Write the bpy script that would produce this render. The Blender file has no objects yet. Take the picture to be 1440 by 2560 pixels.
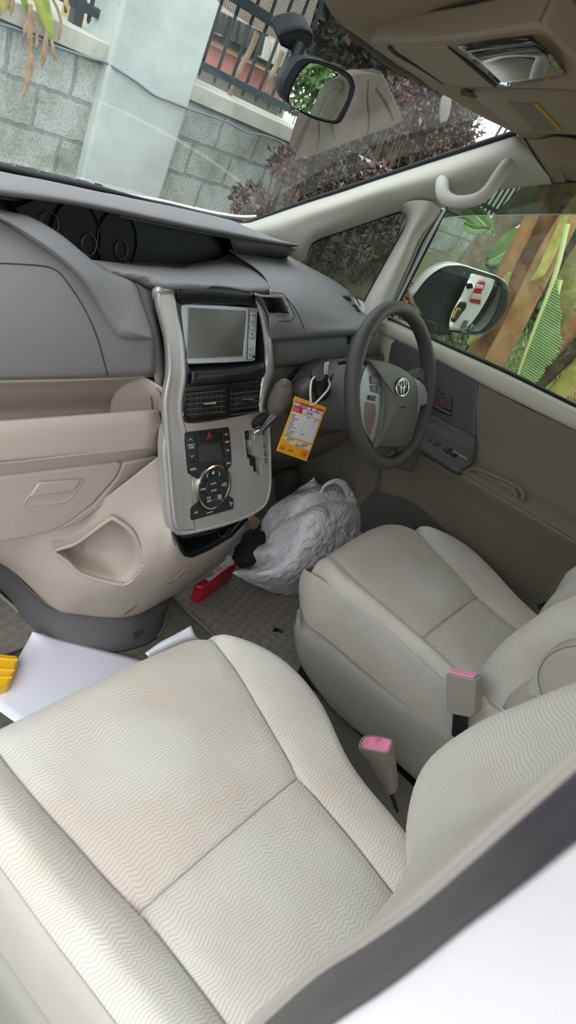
import bpy, bmesh, math, random
from mathutils import Vector, Matrix, noise
random.seed(7)
V = Vector
scn = bpy.context.scene
COL = scn.collection

# ------------------------------------------------------------------ camera model (car frame: x right, y forward, z up, z=0 cabin floor)
CAM = V((-0.8774, -0.1587, 1.1500)); FPX = 1498.06
RC = ((0.63098198, -0.69681941, 0.34103439), (-0.19384567, -0.56725918, -0.80040045), (0.75118946, 0.43893021, -0.49300575))
RIGHT = V(RC[0]); DOWN = V(RC[1]); FWD = V(RC[2])

def ray(px, py):
    return RIGHT * ((px - 720) / FPX) + DOWN * ((py - 1280) / FPX) + FWD

def U(px, py, x=None, y=None, z=None, pl=None):
    """point of the place seen along a line of sight, at a known plane of the car or garden"""
    d = ray(px, py)
    if x is not None: t = (x - CAM.x) / d.x
    elif y is not None: t = (y - CAM.y) / d.y
    elif z is not None: t = (z - CAM.z) / d.z
    else:
        p, n = pl
        t = (V(p) - CAM).dot(V(n)) / d.dot(V(n))
    return CAM + d * t

def lerp(a, b, t): return a + (b - a) * t

# ------------------------------------------------------------------ materials
def s2l(c):
    return tuple(((v / 255) / 12.92 if v / 255 <= 0.04045 else (((v / 255) + 0.055) / 1.055) ** 2.4) for v in c) + (1,)

MATS = {}
def mat(name, col, rough=0.5, metal=0.0, bump=0.0, bscale=400, var=0.0, vscale=6, spec=0.5, coat=0.0, sheen=0.0, col2=None, aniso=None, trans=0.0):
    if name in MATS: return MATS[name]
    m = bpy.data.materials.new(name); m.use_nodes = True
    nt = m.node_tree; N = nt.nodes; L = nt.links
    b = N['Principled BSDF']
    b.inputs['Base Color'].default_value = s2l(col)
    b.inputs['Roughness'].default_value = rough
    b.inputs['Metallic'].default_value = metal
    b.inputs['Specular IOR Level'].default_value = spec
    if coat: b.inputs['Coat Weight'].default_value = coat; b.inputs['Coat Roughness'].default_value = 0.08
    if sheen: b.inputs['Sheen Weight'].default_value = sheen; b.inputs['Sheen Roughness'].default_value = 0.5
    if trans: b.inputs['Transmission Weight'].default_value = trans
    tc = N.new('ShaderNodeTexCoord')
    if var or col2:
        nz = N.new('ShaderNodeTexNoise'); nz.inputs['Scale'].default_value = vscale; nz.inputs['Detail'].default_value = 5
        nz.inputs['Roughness'].default_value = 0.6
        L.new(tc.outputs['Object'], nz.inputs['Vector'])
        rp = N.new('ShaderNodeValToRGB')
        rp.color_ramp.elements[0].position = 0.35; rp.color_ramp.elements[1].position = 0.65
        c2 = col2 if col2 else tuple(v * (1 - var) for v in col)
        rp.color_ramp.elements[0].color = s2l(c2); rp.color_ramp.elements[1].color = s2l(col)
        L.new(nz.outputs['Fac'], rp.inputs['Fac']); L.new(rp.outputs['Color'], b.inputs['Base Color'])
    if bump:
        nb = N.new('ShaderNodeTexNoise'); nb.inputs['Scale'].default_value = bscale; nb.inputs['Detail'].default_value = 3
        L.new(tc.outputs['Object'], nb.inputs['Vector'])
        bp = N.new('ShaderNodeBump'); bp.inputs['Strength'].default_value = bump; bp.inputs['Distance'].default_value = 0.002
        L.new(nb.outputs['Fac'], bp.inputs['Height']); L.new(bp.outputs['Normal'], b.inputs['Normal'])
    MATS[name] = m
    return m

def glass_mat(name, tint, dirt, refl=1.0, dirtcol=(210, 212, 205), dscale=6, spots=False):
    """thin pane: lets light straight through, mirrors by angle, carries a film of dust"""
    m = bpy.data.materials.new(name); m.use_nodes = True
    nt = m.node_tree; N = nt.nodes; L = nt.links; N.clear()
    out = N.new('ShaderNodeOutputMaterial'); tr = N.new('ShaderNodeBsdfTransparent'); tr.inputs[0].default_value = s2l(tint)
    gl = N.new('ShaderNodeBsdfGlossy'); gl.inputs['Roughness'].default_value = 0.01
    df = N.new('ShaderNodeBsdfDiffuse'); df.inputs[0].default_value = s2l(dirtcol)
    fr = N.new('ShaderNodeFresnel'); fr.inputs['IOR'].default_value = 1.45
    mu = N.new('ShaderNodeMath'); mu.operation = 'MULTIPLY'; mu.inputs[1].default_value = refl
    L.new(fr.outputs[0], mu.inputs[0])
    m1 = N.new('ShaderNodeMixShader'); L.new(mu.outputs[0], m1.inputs[0]); L.new(tr.outputs[0], m1.inputs[1]); L.new(gl.outputs[0], m1.inputs[2])
    tc = N.new('ShaderNodeTexCoord'); nz = N.new('ShaderNodeTexNoise'); nz.inputs['Scale'].default_value = dscale; nz.inputs['Detail'].default_value = 6
    L.new(tc.outputs['Object'], nz.inputs['Vector'])
    mr = N.new('ShaderNodeMapRange'); mr.inputs[1].default_value = 0.35; mr.inputs[2].default_value = 0.7
    mr.inputs[3].default_value = dirt * 0.5; mr.inputs[4].default_value = dirt
    L.new(nz.outputs['Fac'], mr.inputs[0])
    fac = mr.outputs[0]
    if spots:
        vo = N.new('ShaderNodeTexVoronoi'); vo.inputs['Scale'].default_value = 55; vo.inputs['Randomness'].default_value = 1
        L.new(tc.outputs['Object'], vo.inputs['Vector'])
        lt = N.new('ShaderNodeMath'); lt.operation = 'LESS_THAN'; lt.inputs[1].default_value = 0.11
        L.new(vo.outputs['Distance'], lt.inputs[0])
        cr = N.new('ShaderNodeSeparateColor'); L.new(vo.outputs['Color'], cr.inputs[0])
        gt = N.new('ShaderNodeMath'); gt.operation = 'GREATER_THAN'; gt.inputs[1].default_value = 0.6; L.new(cr.outputs[0], gt.inputs[0])
        pr = N.new('ShaderNodeMath'); pr.operation = 'MULTIPLY'; L.new(lt.outputs[0], pr.inputs[0]); L.new(gt.outputs[0], pr.inputs[1])
        p2 = N.new('ShaderNodeMath'); p2.operation = 'MULTIPLY'; p2.inputs[1].default_value = 0.32; L.new(pr.outputs[0], p2.inputs[0])
        ad = N.new('ShaderNodeMath'); ad.operation = 'ADD'; L.new(fac, ad.inputs[0]); L.new(p2.outputs[0], ad.inputs[1]); fac = ad.outputs[0]
    m2 = N.new('ShaderNodeMixShader'); L.new(fac, m2.inputs[0]); L.new(m1.outputs[0], m2.inputs[1]); L.new(df.outputs[0], m2.inputs[2])
    L.new(m2.outputs[0], out.inputs[0])
    MATS[name] = m
    return m

# ------------------------------------------------------------------ object helpers
def tag(o, label=None, cat=None, group=None, kind=None):
    if label: o['label'] = label
    if cat: o['category'] = cat
    if group: o['group'] = group
    if kind: o['kind'] = kind
    return o

def thing(name, label, cat, loc=(0, 0, 0), group=None, kind=None):
    o = bpy.data.objects.new(name, None); COL.objects.link(o); o.location = loc
    o.empty_display_size = 0.05
    return tag(o, label, cat, group, kind)

def finish(bm, name, m, parent=None, smooth=True, angle=40, bevel=0, segs=2, subsurf=0, solid=0, offset=-1):
    me = bpy.data.meshes.new(name)
    bmesh.ops.remove_doubles(bm, verts=bm.verts, dist=1e-6)
    if not solid and not False:
        bmesh.ops.recalc_face_normals(bm, faces=bm.faces)
    if smooth:
        for f in bm.faces: f.smooth = True
        ca = math.radians(angle)
        for e in bm.edges:
            if len(e.link_faces) == 2 and e.calc_face_angle(0) > ca: e.smooth = False
    bm.to_mesh(me); bm.free()
    o = bpy.data.objects.new(name, me); COL.objects.link(o)
    if isinstance(m, (list, tuple)):
        for q in m: me.materials.append(q)
    else: me.materials.append(m)
    if parent:
        o.parent = parent
        r = parent; off = V(parent.location)
        while r.parent: r = r.parent; off += V(r.location)
        o.location = -off
    if solid:
        md = o.modifiers.new('s', 'SOLIDIFY'); md.thickness = solid; md.offset = offset
    if bevel:
        md = o.modifiers.new('b', 'BEVEL'); md.width = bevel; md.segments = segs; md.limit_method = 'ANGLE'; md.angle_limit = math.radians(32)
        md.harden_normals = False
    if subsurf:
        md = o.modifiers.new('u', 'SUBSURF'); md.levels = subsurf; md.render_levels = subsurf
    return o

def cr(p0, p1, p2, p3, t):
    return 0.5 * ((2 * p1) + (p2 - p0) * t + (2 * p0 - 5 * p1 + 4 * p2 - p3) * t * t + (3 * p1 - p0 - 3 * p2 + p3) * t ** 3)

def spline(pts, n, closed=False):
    """n samples per span through the points"""
    out = []; k = len(pts)
    if closed:
        for i in range(k):
            for j in range(n): out.append(cr(pts[i - 1], pts[i], pts[(i + 1) % k], pts[(i + 2) % k], j / n))
    else:
        for i in range(k - 1):
            p0 = pts[i - 1] if i > 0 else pts[0] * 2 - pts[1]
            p3 = pts[i + 2] if i + 2 < k else pts[-1] * 2 - pts[-2]
            for j in range(n): out.append(cr(p0, pts[i], pts[i + 1], p3, j / n))
        out.append(pts[-1].copy())
    return out

def arcres(pts, n):
    """resample a polyline to n points by length"""
    L = [0]
    for a, b in zip(pts, pts[1:]): L.append(L[-1] + (b - a).length)
    out = []; k = 0
    for i in range(n):
        s = L[-1] * i / (n - 1)
        while k < len(L) - 2 and L[k + 1] < s: k += 1
        d = L[k + 1] - L[k]
        out.append(pts[k].lerp(pts[k + 1], (s - L[k]) / d if d > 1e-9 else 0))
    return out

def bm_grid(bm, rows, closed_u=False, closed_v=False):
    vs = [[bm.verts.new(p) for p in r] for r in rows]
    n = len(rows); m = len(rows[0])
    for i in range(n if closed_v else n - 1):
        for j in range(m if closed_u else m - 1):
            a, b, c, d = vs[i][j], vs[i][(j + 1) % m], vs[(i + 1) % n][(j + 1) % m], vs[(i + 1) % n][j]
            try: bm.faces.new((a, b, c, d))
            except ValueError: pass
    return vs

def surf(name, rows, m, parent=None, nu=6, nv=5, solid=0.004, offset=-1, fn=None, res=None, smooth_v=True, bevel=0, angle=50):
    """smooth skin through control rows; res: each row first resampled to that many points"""
    R = [[V(p) for p in r] for r in rows]
    if res: R = [arcres(spline(r, nu), res) for r in R]
    else: R = [spline(r, nu) for r in R]
    cols = list(zip(*R))
    if smooth_v: C = [spline(list(c), nv) for c in cols]
    else: C = [list(c) for c in cols]
    G = [list(r) for r in zip(*C)]
    if fn: G = [[fn(p, i / (len(G) - 1), j / (len(G[0]) - 1)) for j, p in enumerate(r)] for i, r in enumerate(G)]
    bm = bmesh.new(); bm_grid(bm, G)
    return finish(bm, name, m, parent, solid=solid, offset=offset, bevel=bevel, angle=angle)

def bm_prism(bm, pts, d):
    """polygon pts extruded by vector d"""
    a = [bm.verts.new(p) for p in pts]; b = [bm.verts.new(p + d) for p in pts]
    n = len(pts)
    bm.faces.new(a); bm.faces.new(b[::-1])
    for i in range(n): bm.faces.new((a[i], b[i], b[(i + 1) % n], a[(i + 1) % n]))

def prism(name, pts, d, m, parent=None, bevel=0.0, segs=2, sm=0, angle=40):
    pts = [V(p) for p in pts]
    if sm: pts = spline(pts, sm, True)
    bm = bmesh.new(); bm_prism(bm, pts, V(d))
    return finish(bm, name, m, parent, bevel=bevel, segs=segs, angle=angle)

def bm_box(bm, c, s, ax=None):
    c = V(c); X, Y, Z = ax if ax else (V((1, 0, 0)), V((0, 1, 0)), V((0, 0, 1)))
    vs = []
    for k in (-.5, .5):
        for j in (-.5, .5):
            for i in (-.5, .5): vs.append(bm.verts.new(c + X * s[0] * i + Y * s[1] * j + Z * s[2] * k))
    for f in ((0, 1, 3, 2), (4, 6, 7, 5), (0, 4, 5, 1), (2, 3, 7, 6), (0, 2, 6, 4), (1, 5, 7, 3)): bm.faces.new([vs[q] for q in f])

def box(name, c, s, m, parent=None, ax=None, bevel=0.0, segs=2):
    bm = bmesh.new(); bm_box(bm, c, s, ax)
    return finish(bm, name, m, parent, bevel=bevel, segs=segs)

def bm_tube(bm, path, rad, n=12, flat=1.0, upv=None, caps=True, closed=False):
    path = [V(p) for p in path]; k = len(path)
    rings = []
    prev = None
    for i, p in enumerate(path):
        if closed: t = path[(i + 1) % k] - path[i - 1]
        else: t = path[min(i + 1, k - 1)] - path[max(i - 1, 0)]
        t.normalize()
        ref = V(upv) if upv else (prev if prev else (V((0, 0, 1)) if abs(t.z) < .9 else V((1, 0, 0))))
        a = ref - t * ref.dot(t); a.normalize(); b = t.cross(a); prev = a
        r = rad[i] if isinstance(rad, (list, tuple)) else rad
        rings.append([p + a * math.cos(2 * math.pi * q / n) * r * flat + b * math.sin(2 * math.pi * q / n) * r for q in range(n)])
    vs = bm_grid(bm, rings, closed_u=True, closed_v=closed)
    if caps and not closed:
        bm.faces.new(vs[0][::-1]); bm.faces.new(vs[-1])
    return vs

def tube(name, path, rad, m, parent=None, n=12, flat=1.0, upv=None, sm=0, closed=False, angle=60, bevel=0):
    path = [V(p) for p in path]
    if sm:
        if isinstance(rad, (list, tuple)):
            rr = spline([V((r, 0, 0)) for r in rad], sm, closed); rad = [q.x for q in rr]
        path = spline(path, sm, closed)
    bm = bmesh.new(); bm_tube(bm, path, rad, n, flat, upv, True, closed)
    return finish(bm, name, m, parent, angle=angle, bevel=bevel)

def lathe(name, prof, c, ax, m, parent=None, n=32, refx=None, sx=1.0, angle=35):
    """prof: (radius, height) pairs turned about ax at c"""
    c = V(c); ax = V(ax).normalized()
    x = V(refx) if refx else V((1, 0, 0)); x = (x - ax * x.dot(ax)).normalized(); y = ax.cross(x)
    bm = bmesh.new()
    rows = [[c + ax * h + (x * math.cos(2 * math.pi * k / n) * sx + y * math.sin(2 * math.pi * k / n)) * r for k in range(n)] for r, h in prof]
    vs = bm_grid(bm, rows, closed_u=True)
    for row, rev in ((vs[0], True), (vs[-1], False)):
        try: bm.faces.new(row[::-1] if rev else row)
        except ValueError: pass
    return finish(bm, name, m, parent, angle=angle)

def text(name, s, c, size, ex, ey, m, parent=None, ext=0.0002, align='CENTER', sx=1.0, bold=0.0, shear=0.0):
    cu = bpy.data.curves.new(name, 'FONT'); cu.body = s; cu.size = size; cu.extrude = ext
    cu.align_x = align; cu.align_y = 'CENTER'; cu.offset = bold; cu.shear = shear
    cu.resolution_u = 2
    tmp = bpy.data.objects.new('tmp', cu); COL.objects.link(tmp)
    me = bpy.data.meshes.new_from_object(tmp); bpy.data.objects.remove(tmp)
    ex = V(ex).normalized(); ey = V(ey); ey = (ey - ex * ey.dot(ex)).normalized(); ez = ex.cross(ey)
    c = V(c)
    for v in me.vertices:
        q = v.co.copy(); v.co = c + ex * q.x * sx + ey * q.y + ez * q.z
    me.materials.clear(); me.materials.append(m)
    o = bpy.data.objects.new(name, me); COL.objects.link(o)
    if parent:
        o.parent = parent
        off = V(parent.location); r = parent
        while r.parent: r = r.parent; off += V(r.location)
        o.location = -off
    return o

def bm_leaf(bm, p, d, up, L, W, bend=0.2, mi=0):
    d = d.normalized(); s = d.cross(up)
    if s.length < 1e-4: s = d.orthogonal()
    s.normalize(); u = s.cross(d)
    a = bm.verts.new(p); q = p + d * L * .5 + u * L * bend
    b = bm.verts.new(q + s * W * .5 - u * W * .12); c = bm.verts.new(q); e = bm.verts.new(q - s * W * .5 - u * W * .12); t = bm.verts.new(p + d * L)
    for f in ((a, b, c), (a, c, e), (b, t, c), (c, t, e)):
        fc = bm.faces.new(f); fc.material_index = mi

def rnd_dir():
    while True:
        v = V((random.uniform(-1, 1), random.uniform(-1, 1), random.uniform(-1, 1)))
        if .1 < v.length < 1: return v.normalized()

def shrub(name, c, r, n, size, mats, label, cat='shrub', group=None, stem=None, shell=.55, wr=.45):
    root = thing(name, label, cat, loc=(c[0], c[1], GZ), group=group)
    bm = bmesh.new()
    for i in range(n):
        d = rnd_dir(); k = random.uniform(shell, 1) * (0.85 + .3 * noise.noise(V(d) * 2.2 + V(c)))
        p = V(c) + V((d.x * r[0], d.y * r[1], d.z * r[2])) * k
        dd = (d * .6 + rnd_dir() * .8)
        L = size * random.uniform(.6, 1.3)
        bm_leaf(bm, p, dd, rnd_dir(), L, L * wr, random.uniform(-.1, .3), random.randrange(len(mats)))
    finish(bm, 'foliage', mats, root, smooth=False)
    bm = bmesh.new()
    for i in range(9):
        a = random.uniform(0, 6.28); b0 = V((c[0] + math.cos(a) * .05, c[1] + math.sin(a) * .05, GZ))
        e = V(c) + V((math.cos(a) * r[0] * .6, math.sin(a) * r[1] * .6, random.uniform(-.2, .7) * r[2]))
        bm_tube(bm, [b0, b0.lerp(e, .5) + rnd_dir() * .05, e], [.014, .010, .004], 6)
    finish(bm, 'stem', mat('shrub stem', (92, 70, 56), .9), root)
    return root
GZ = -0.46
# ================================================================== OUTDOORS
WN = V((0, math.sqrt(1 - .13 ** 2), .13)); WUP = V((0, -.13, WN.y)); WP0 = V((0, 3.9, 0)); EX = V((1, 0, 0))
def W(px, py, off=0.0): return U(px, py, pl=(WP0 + WN * off, WN))
def WV(x, v, off=0.0): return WP0 + WN * off + EX * x + WUP * v - WUP * (WP0.dot(WUP))

def wall_block_mat():
    m = bpy.data.materials.new('rough concrete blocks'); m.use_nodes = True
    nt = m.node_tree; N = nt.nodes; L = nt.links; b = N['Principled BSDF']; b.inputs['Roughness'].default_value = .95
    tc = N.new('ShaderNodeTexCoord')
    dn = N.new('ShaderNodeTexNoise'); dn.inputs['Scale'].default_value = 14; dn.inputs['Detail'].default_value = 3
    L.new(tc.outputs['Object'], dn.inputs['Vector'])
    sub = N.new('ShaderNodeVectorMath'); sub.operation = 'SUBTRACT'; sub.inputs[1].default_value = (.5, .5, .5); L.new(dn.outputs['Color'], sub.inputs[0])
    sc = N.new('ShaderNodeVectorMath'); sc.operation = 'SCALE'; sc.inputs['Scale'].default_value = .035; L.new(sub.outputs[0], sc.inputs[0])
    ad = N.new('ShaderNodeVectorMath'); L.new(tc.outputs['Object'], ad.inputs[0]); L.new(sc.outputs[0], ad.inputs[1])
    sx = N.new('ShaderNodeSeparateXYZ'); L.new(ad.outputs[0], sx.inputs[0]); cx = N.new('ShaderNodeCombineXYZ')
    L.new(sx.outputs['X'], cx.inputs['X']); L.new(sx.outputs['Z'], cx.inputs['Y'])
    br = N.new('ShaderNodeTexBrick'); br.inputs['Scale'].default_value = 1; br.inputs['Brick Width'].default_value = .402; br.inputs['Row Height'].default_value = .232
    br.inputs['Mortar Size'].default_value = .014; br.inputs['Mortar Smooth'].default_value = .25; br.offset = .5
    br.inputs['Color1'].default_value = s2l((204, 208, 204)); br.inputs['Color2'].default_value = s2l((190, 194, 188)); br.inputs['Mortar'].default_value = s2l((158, 168, 168))
    L.new(cx.outputs[0], br.inputs['Vector'])
    n2 = N.new('ShaderNodeTexNoise'); n2.inputs['Scale'].default_value = 2.2; n2.inputs['Detail'].default_value = 7; n2.inputs['Roughness'].default_value = .7
    L.new(tc.outputs['Object'], n2.inputs['Vector'])
    rp = N.new('ShaderNodeValToRGB'); rp.color_ramp.elements[0].position = .36; rp.color_ramp.elements[0].color = s2l((176, 178, 150)); rp.color_ramp.elements[1].position = .56; rp.color_ramp.elements[1].color = (1, 1, 1, 1)
    L.new(n2.outputs['Fac'], rp.inputs['Fac'])
    mx = N.new('ShaderNodeMix'); mx.data_type = 'RGBA'; mx.blend_type = 'MULTIPLY'; mx.inputs[0].default_value = .8
    L.new(br.outputs['Color'], mx.inputs[6]); L.new(rp.outputs['Color'], mx.inputs[7])
    n3 = N.new('ShaderNodeTexNoise'); n3.inputs['Scale'].default_value = 60; n3.inputs['Detail'].default_value = 5; L.new(tc.outputs['Object'], n3.inputs['Vector'])
    r3 = N.new('ShaderNodeValToRGB'); r3.color_ramp.elements[0].position = .35; r3.color_ramp.elements[0].color = s2l((205, 205, 200)); r3.color_ramp.elements[1].position = .6; r3.color_ramp.elements[1].color = (1, 1, 1, 1)
    L.new(n3.outputs['Fac'], r3.inputs['Fac'])
    m3 = N.new('ShaderNodeMix'); m3.data_type = 'RGBA'; m3.blend_type = 'MULTIPLY'; m3.inputs[0].default_value = .7
    L.new(mx.outputs[2], m3.inputs[6]); L.new(r3.outputs['Color'], m3.inputs[7]); L.new(m3.outputs[2], b.inputs['Base Color'])
    b1 = N.new('ShaderNodeBump'); b1.inputs['Distance'].default_value = .012; b1.inputs['Strength'].default_value = .6; b1.invert = True; L.new(br.outputs['Fac'], b1.inputs['Height'])
    b2 = N.new('ShaderNodeBump'); b2.inputs['Distance'].default_value = .008; b2.inputs['Strength'].default_value = .5; L.new(n3.outputs['Fac'], b2.inputs['Height']); L.new(b1.outputs[0], b2.inputs['Normal'])
    L.new(b2.outputs[0], b.inputs['Normal'])
    return m

def wall_box(name, x0, x1, v0, v1, o0, o1, m, parent=None, bevel=0):
    c = (WV(x0, v0, o0) + WV(x1, v1, o1)) / 2
    return box(name, c, (x1 - x0, o1 - o0, v1 - v0), m, parent, ax=(EX, WN, WUP), bevel=bevel)

M_wall = wall_block_mat()
def local_wall_box(name, x0, x1, v0, v1, o0, o1, m):
    """box whose object axes are the wall's axes, so the block pattern lies in its face"""
    bm = bmesh.new(); bm_box(bm, ((x0 + x1) / 2 - 1.10, (o0 + o1) / 2, (v0 + v1) / 2 - .652), (x1 - x0, o1 - o0, v1 - v0))
    o = finish(bm, name, m)
    M = Matrix((EX, WN, WUP)).transposed().to_4x4(); M.translation = WV(1.10, .652, 0); o.matrix_world = M
    return o
wl = local_wall_box('retaining_wall', -5, 14, -1.1, .655, 0, .22, M_wall)
tag(wl, 'rough grey concrete block wall seen through the windscreen', 'wall')
M_cap = mat('cast concrete cap', (206, 204, 190), .9, bump=.4, bscale=60, var=.12, vscale=5)
cap = wall_box('wall_coping', -5, 14, .663, .765, -.035, .30, M_cap, bevel=.006); tag(cap, 'pale cast concrete coping along the top of the block wall', 'coping')
M_pil = mat('pillar plaster', (212, 218, 212), .93, bump=.5, bscale=45, var=.13, vscale=1.6)
pil = wall_box('concrete_pillar', 1.655, 2.305, -1.1, 2.6, -.075, .28, M_pil, bevel=.02, )
tag(pil, 'tall smooth concrete pillar rising through the block wall', 'pillar')
# cable along the coping
cp = [W(x, y, -.05 if 270 > x or x > 480 else -.095) for x, y in ((0, 60), (40, 72), (85, 92), (130, 112), (180, 130), (225, 145), (262, 155), (300, 178), (345, 208), (385, 238), (425, 254), (468, 271), (520, 288), (570, 306), (615, 330), (665, 340), (715, 360))]
o = tube('cable', cp, .007, mat('grey cable', (120, 134, 138), .7), n=8, sm=4); tag(o, 'thin grey cable running across the concrete pillar', 'cable')

# fence
M_iron = mat('fence iron', (52, 62, 66), .45, bump=.2, bscale=80)
fen = thing('metal_fence', 'dark grey iron picket fence standing on the wall coping', 'fence', loc=WV(2.4, .77, .15))
for k in range(17):
    x = 1.02 + k * .1475
    if k in (5, 6): x = x
    bm = bmesh.new(); bm_tube(bm, [WV(x, .795, .15), WV(x, .815, .15), WV(x, 1.75, .15)], [.004, .0125, .0125], 10, upv=(0, 1, 0))
    finish(bm, 'picket', M_iron, fen)
for v, h in ((.865, .05), (1.30, .065)):
    wall_box('rail', -.5, 3.45, v - h / 2, v + h / 2, .125, .175, M_iron, fen, bevel=.004)
wall_box('post', 1.50, 1.56, .765, 1.75, .12, .18, M_iron, fen, bevel=.003)
wall_box('post', 2.33, 2.44, .765, .845, .125, .17, M_iron, fen, bevel=.003)
fen2 = thing('metal_fence', 'dark iron fence on the far wall, glimpsed under the grab handle', 'fence', loc=(7.6, 4.2, 1.2))
for k in range(26):
    x = 6.9 + k * .15
    bm = bmesh.new(); bm_tube(bm, [WV(x, .80, .15), WV(x, 1.95, .15)], .014, 6); finish(bm, 'picket', M_iron, fen2)
wall_box('rail', 6.8, 10.8, .84, .89, .12, .18, M_iron, fen2)

# sticks leaning inside the fence
M_stick = mat('peeled branch', (186, 160, 132), .85, bump=.5, bscale=60, var=.25, vscale=12)
for pts, lb in ((((644, 80), (628, 120), (600, 175), (585, 215), (567, 250)), 'peeled brown branch leaning behind fence, nearer the pillar'), (((707, 128), (694, 160), (676, 195), (668, 238)), 'crooked pale branch behind fence beside the rear-view mirror')):
    o = tube('branch', [W(x, y, .22) for x, y in pts], [.022, .02, .02, .019, .02][:len(pts)], M_stick, sm=4, n=10); tag(o, lb, 'branch', 'branches by the fence')

# building behind
by = 7.0
bld = thing('house', 'pink and cream house with dark barred windows behind the fence', 'house', loc=(5.5, by, 1.0))
def B(px, py, y=7.0): return U(px, py, y=y)
def bpoly(name, pts, m, y=7.0, d=.12): return prism(name, [B(a, b, y) for a, b in pts], (0, d, 0), m, bld)
prism('wall', [V((1, by + .13, -.4)), V((6.9, by + .13, -.4)), V((6.9, by + .13, 4.2)), V((1, by + .13, 4.2))], (0, .3, 0), mat('house cream', (226, 214, 192), .85, var=.06), bld)
bpoly('wall_panel', [(60, 0), (300, -60), (312, 110), (230, 75), (150, 42)], mat('house orange', (232, 196, 142), .8), 6.95)
bpoly('trim', [(120, -20), (160, -20), (150, 60), (128, 60)], mat('house white', (236, 232, 222), .7), 6.9)
bpoly('trim', [(222, 42), (258, 52), (248, 92), (212, 80)], mat('house white', (236, 232, 222), .7), 6.9)
bpoly('wall_panel', [(508, 103), (700, 195), (700, 255), (600, 210), (505, 152)], mat('house pink', (218, 152, 142), .85), 6.95)
bpoly('trim', [(524, 92), (705, 180), (703, 190), (521, 99)], mat('house sand', (222, 190, 150), .8), 6.85)
bpoly('trim', [(505, 151), (700, 253), (700, 262), (503, 158)], mat('house sand', (222, 190, 150), .8), 6.85)
bpoly('wall_panel', [(500, 158), (700, 262), (690, 300), (480, 200)], mat('house grey', (150, 146, 132), .85), 6.9)
for i, q in enumerate(([(534, 20), (574, 40), (562, 90), (528, 78)], [(578, 42), (640, 72), (630, 128), (570, 98)], [(648, 76), (668, 86), (655, 142), (638, 130)])):
    w = bpoly('window', q, mat('house pane', (112, 116, 108), .3), 6.8)
    for t in (0, .33, .66, 1):
        a = B(*q[0], 6.74).lerp(B(*q[1], 6.74), t); b2 = B(*q[3], 6.74).lerp(B(*q[2], 6.74), t)
        tube('window_bar', [a, b2], .018, mat('window bar', (48, 50, 50), .5), w, n=6)
for i in range(3):
    q = [(668 + 16 * i, 92 + 8 * i), (680 + 16 * i, 98 + 8 * i), (668 + 16 * i, 152 + 8 * i), (656 + 16 * i, 146 + 8 * i)]
    bpoly('pilaster', q, mat('house white', (236, 232, 222), .7), 6.7)
bpoly('trim', [(527, 78), (720, 176), (716, 190), (522, 92)], mat('house dark', (70, 70, 66), .8), 6.82)

# ground
M_gr = mat('lawn grass', (104, 110, 80), .95, bump=1, bscale=120, col2=(104, 90, 72), vscale=5)
bm = bmesh.new(); rows = []
for j in range(60):
    y = -12 + j * .6; row = []
    for i in range(60):
        x = -10 + i * .5; z = GZ + max(0, x - 1.3) * .36 * (1 if x < 5 else 1) if x < 4.5 else GZ + 1.15 + (x - 4.5) * .12
        z = z if y < 3.5 else GZ
        if x > 1.3 and y < 3.5: z += .05 * noise.noise(V((x * 2, y * 2, 0)))
        if y < -1.6: z = GZ
        row.append(V((x, y, z)))
    rows.append(row)
bm_grid(bm, rows); o = finish(bm, 'lawn', M_gr); tag(o, kind='structure')
dr = box('driveway', (-.4, -1.5, GZ + .002), (3.2, 10.5, .05), mat('driveway concrete', (160, 156, 148), .9, bump=.3, bscale=50, var=.1)); tag(dr, kind='structure')

# tufts of grass by the window sill's view
bm = bmesh.new()
for i in range(5000):
    x = random.uniform(1.5, 4.4); y = random.uniform(-.4, 1.7); z = GZ + (x - 1.3) * .36
    bm_leaf(bm, V((x, y, z)), V((random.uniform(-.5, .5), random.uniform(-.5, .5), 1)), rnd_dir(), random.uniform(.06, .14), .012, .2, random.randrange(2))
o = finish(bm, 'grass', [mat('grass blade', (110, 142, 70), .8), mat('grass blade light', (150, 170, 96), .8)], smooth=False); tag(o, 'short green grass on the bank outside the driver window', 'grass', kind='stuff')

# ---- plants seen through the windscreen
M_mar = [mat('maroon leaf', (96, 64, 68), .6), mat('maroon leaf dark', (64, 48, 50), .6), mat('maroon leaf pink', (136, 98, 98), .6), mat('shrub green', (60, 70, 52), .6)]
M_dk = [mat('dark leaf', (46, 54, 42), .6), mat('dark leaf olive', (70, 72, 54), .6), mat('dry leaf', (104, 84, 70), .7), mat('maroon leaf dark', (84, 56, 58), .5)]
def SH(px, py, y, r, n, size, mats, lb, **k):
    c = U(px, py, y=y); return shrub('shrub', c, r, n, size, mats, lb, group='shrubs outside the windscreen', **k)
SH(628, 505, 2.9, (.17, .14, .12), 260, .055, M_mar, 'maroon leaved shrub at the foot of the block wall, lowest in the windscreen')
SH(720, 415, 2.75, (.16, .14, .11), 330, .05, M_mar, 'pinkish maroon shrub in front of the brown bark slab')
SH(850, 455, 3.35, (.85, .25, .34), 3200, .06, M_mar + M_dk, 'wide dark maroon shrub close to the windscreen pillar')
SH(1030, 250, 3.4, (.35, .2, .45), 700, .07, M_mar, 'purple leaved shrub right of the brown bark slab')
SH(1110, 345, 3.3, (.75, .25, .40), 2600, .06, M_mar + M_dk, 'mixed green and maroon shrub below the sun visor')
SH(950, 120, 4.5, (.8, .25, 1.0), 4200, .12, M_dk, 'dark leafy shrub behind the rear-view mirror')
SH(1090, 260, 4.5, (.9, .25, 1.2), 4600, .12, M_dk, 'tall dark hedge shrub behind the bark slab')
SH(880, 620, 2.9, (.75, .3, .45), 1000, .06, M_mar + M_dk, 'reddish brown shrub filling the small quarter window')
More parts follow.
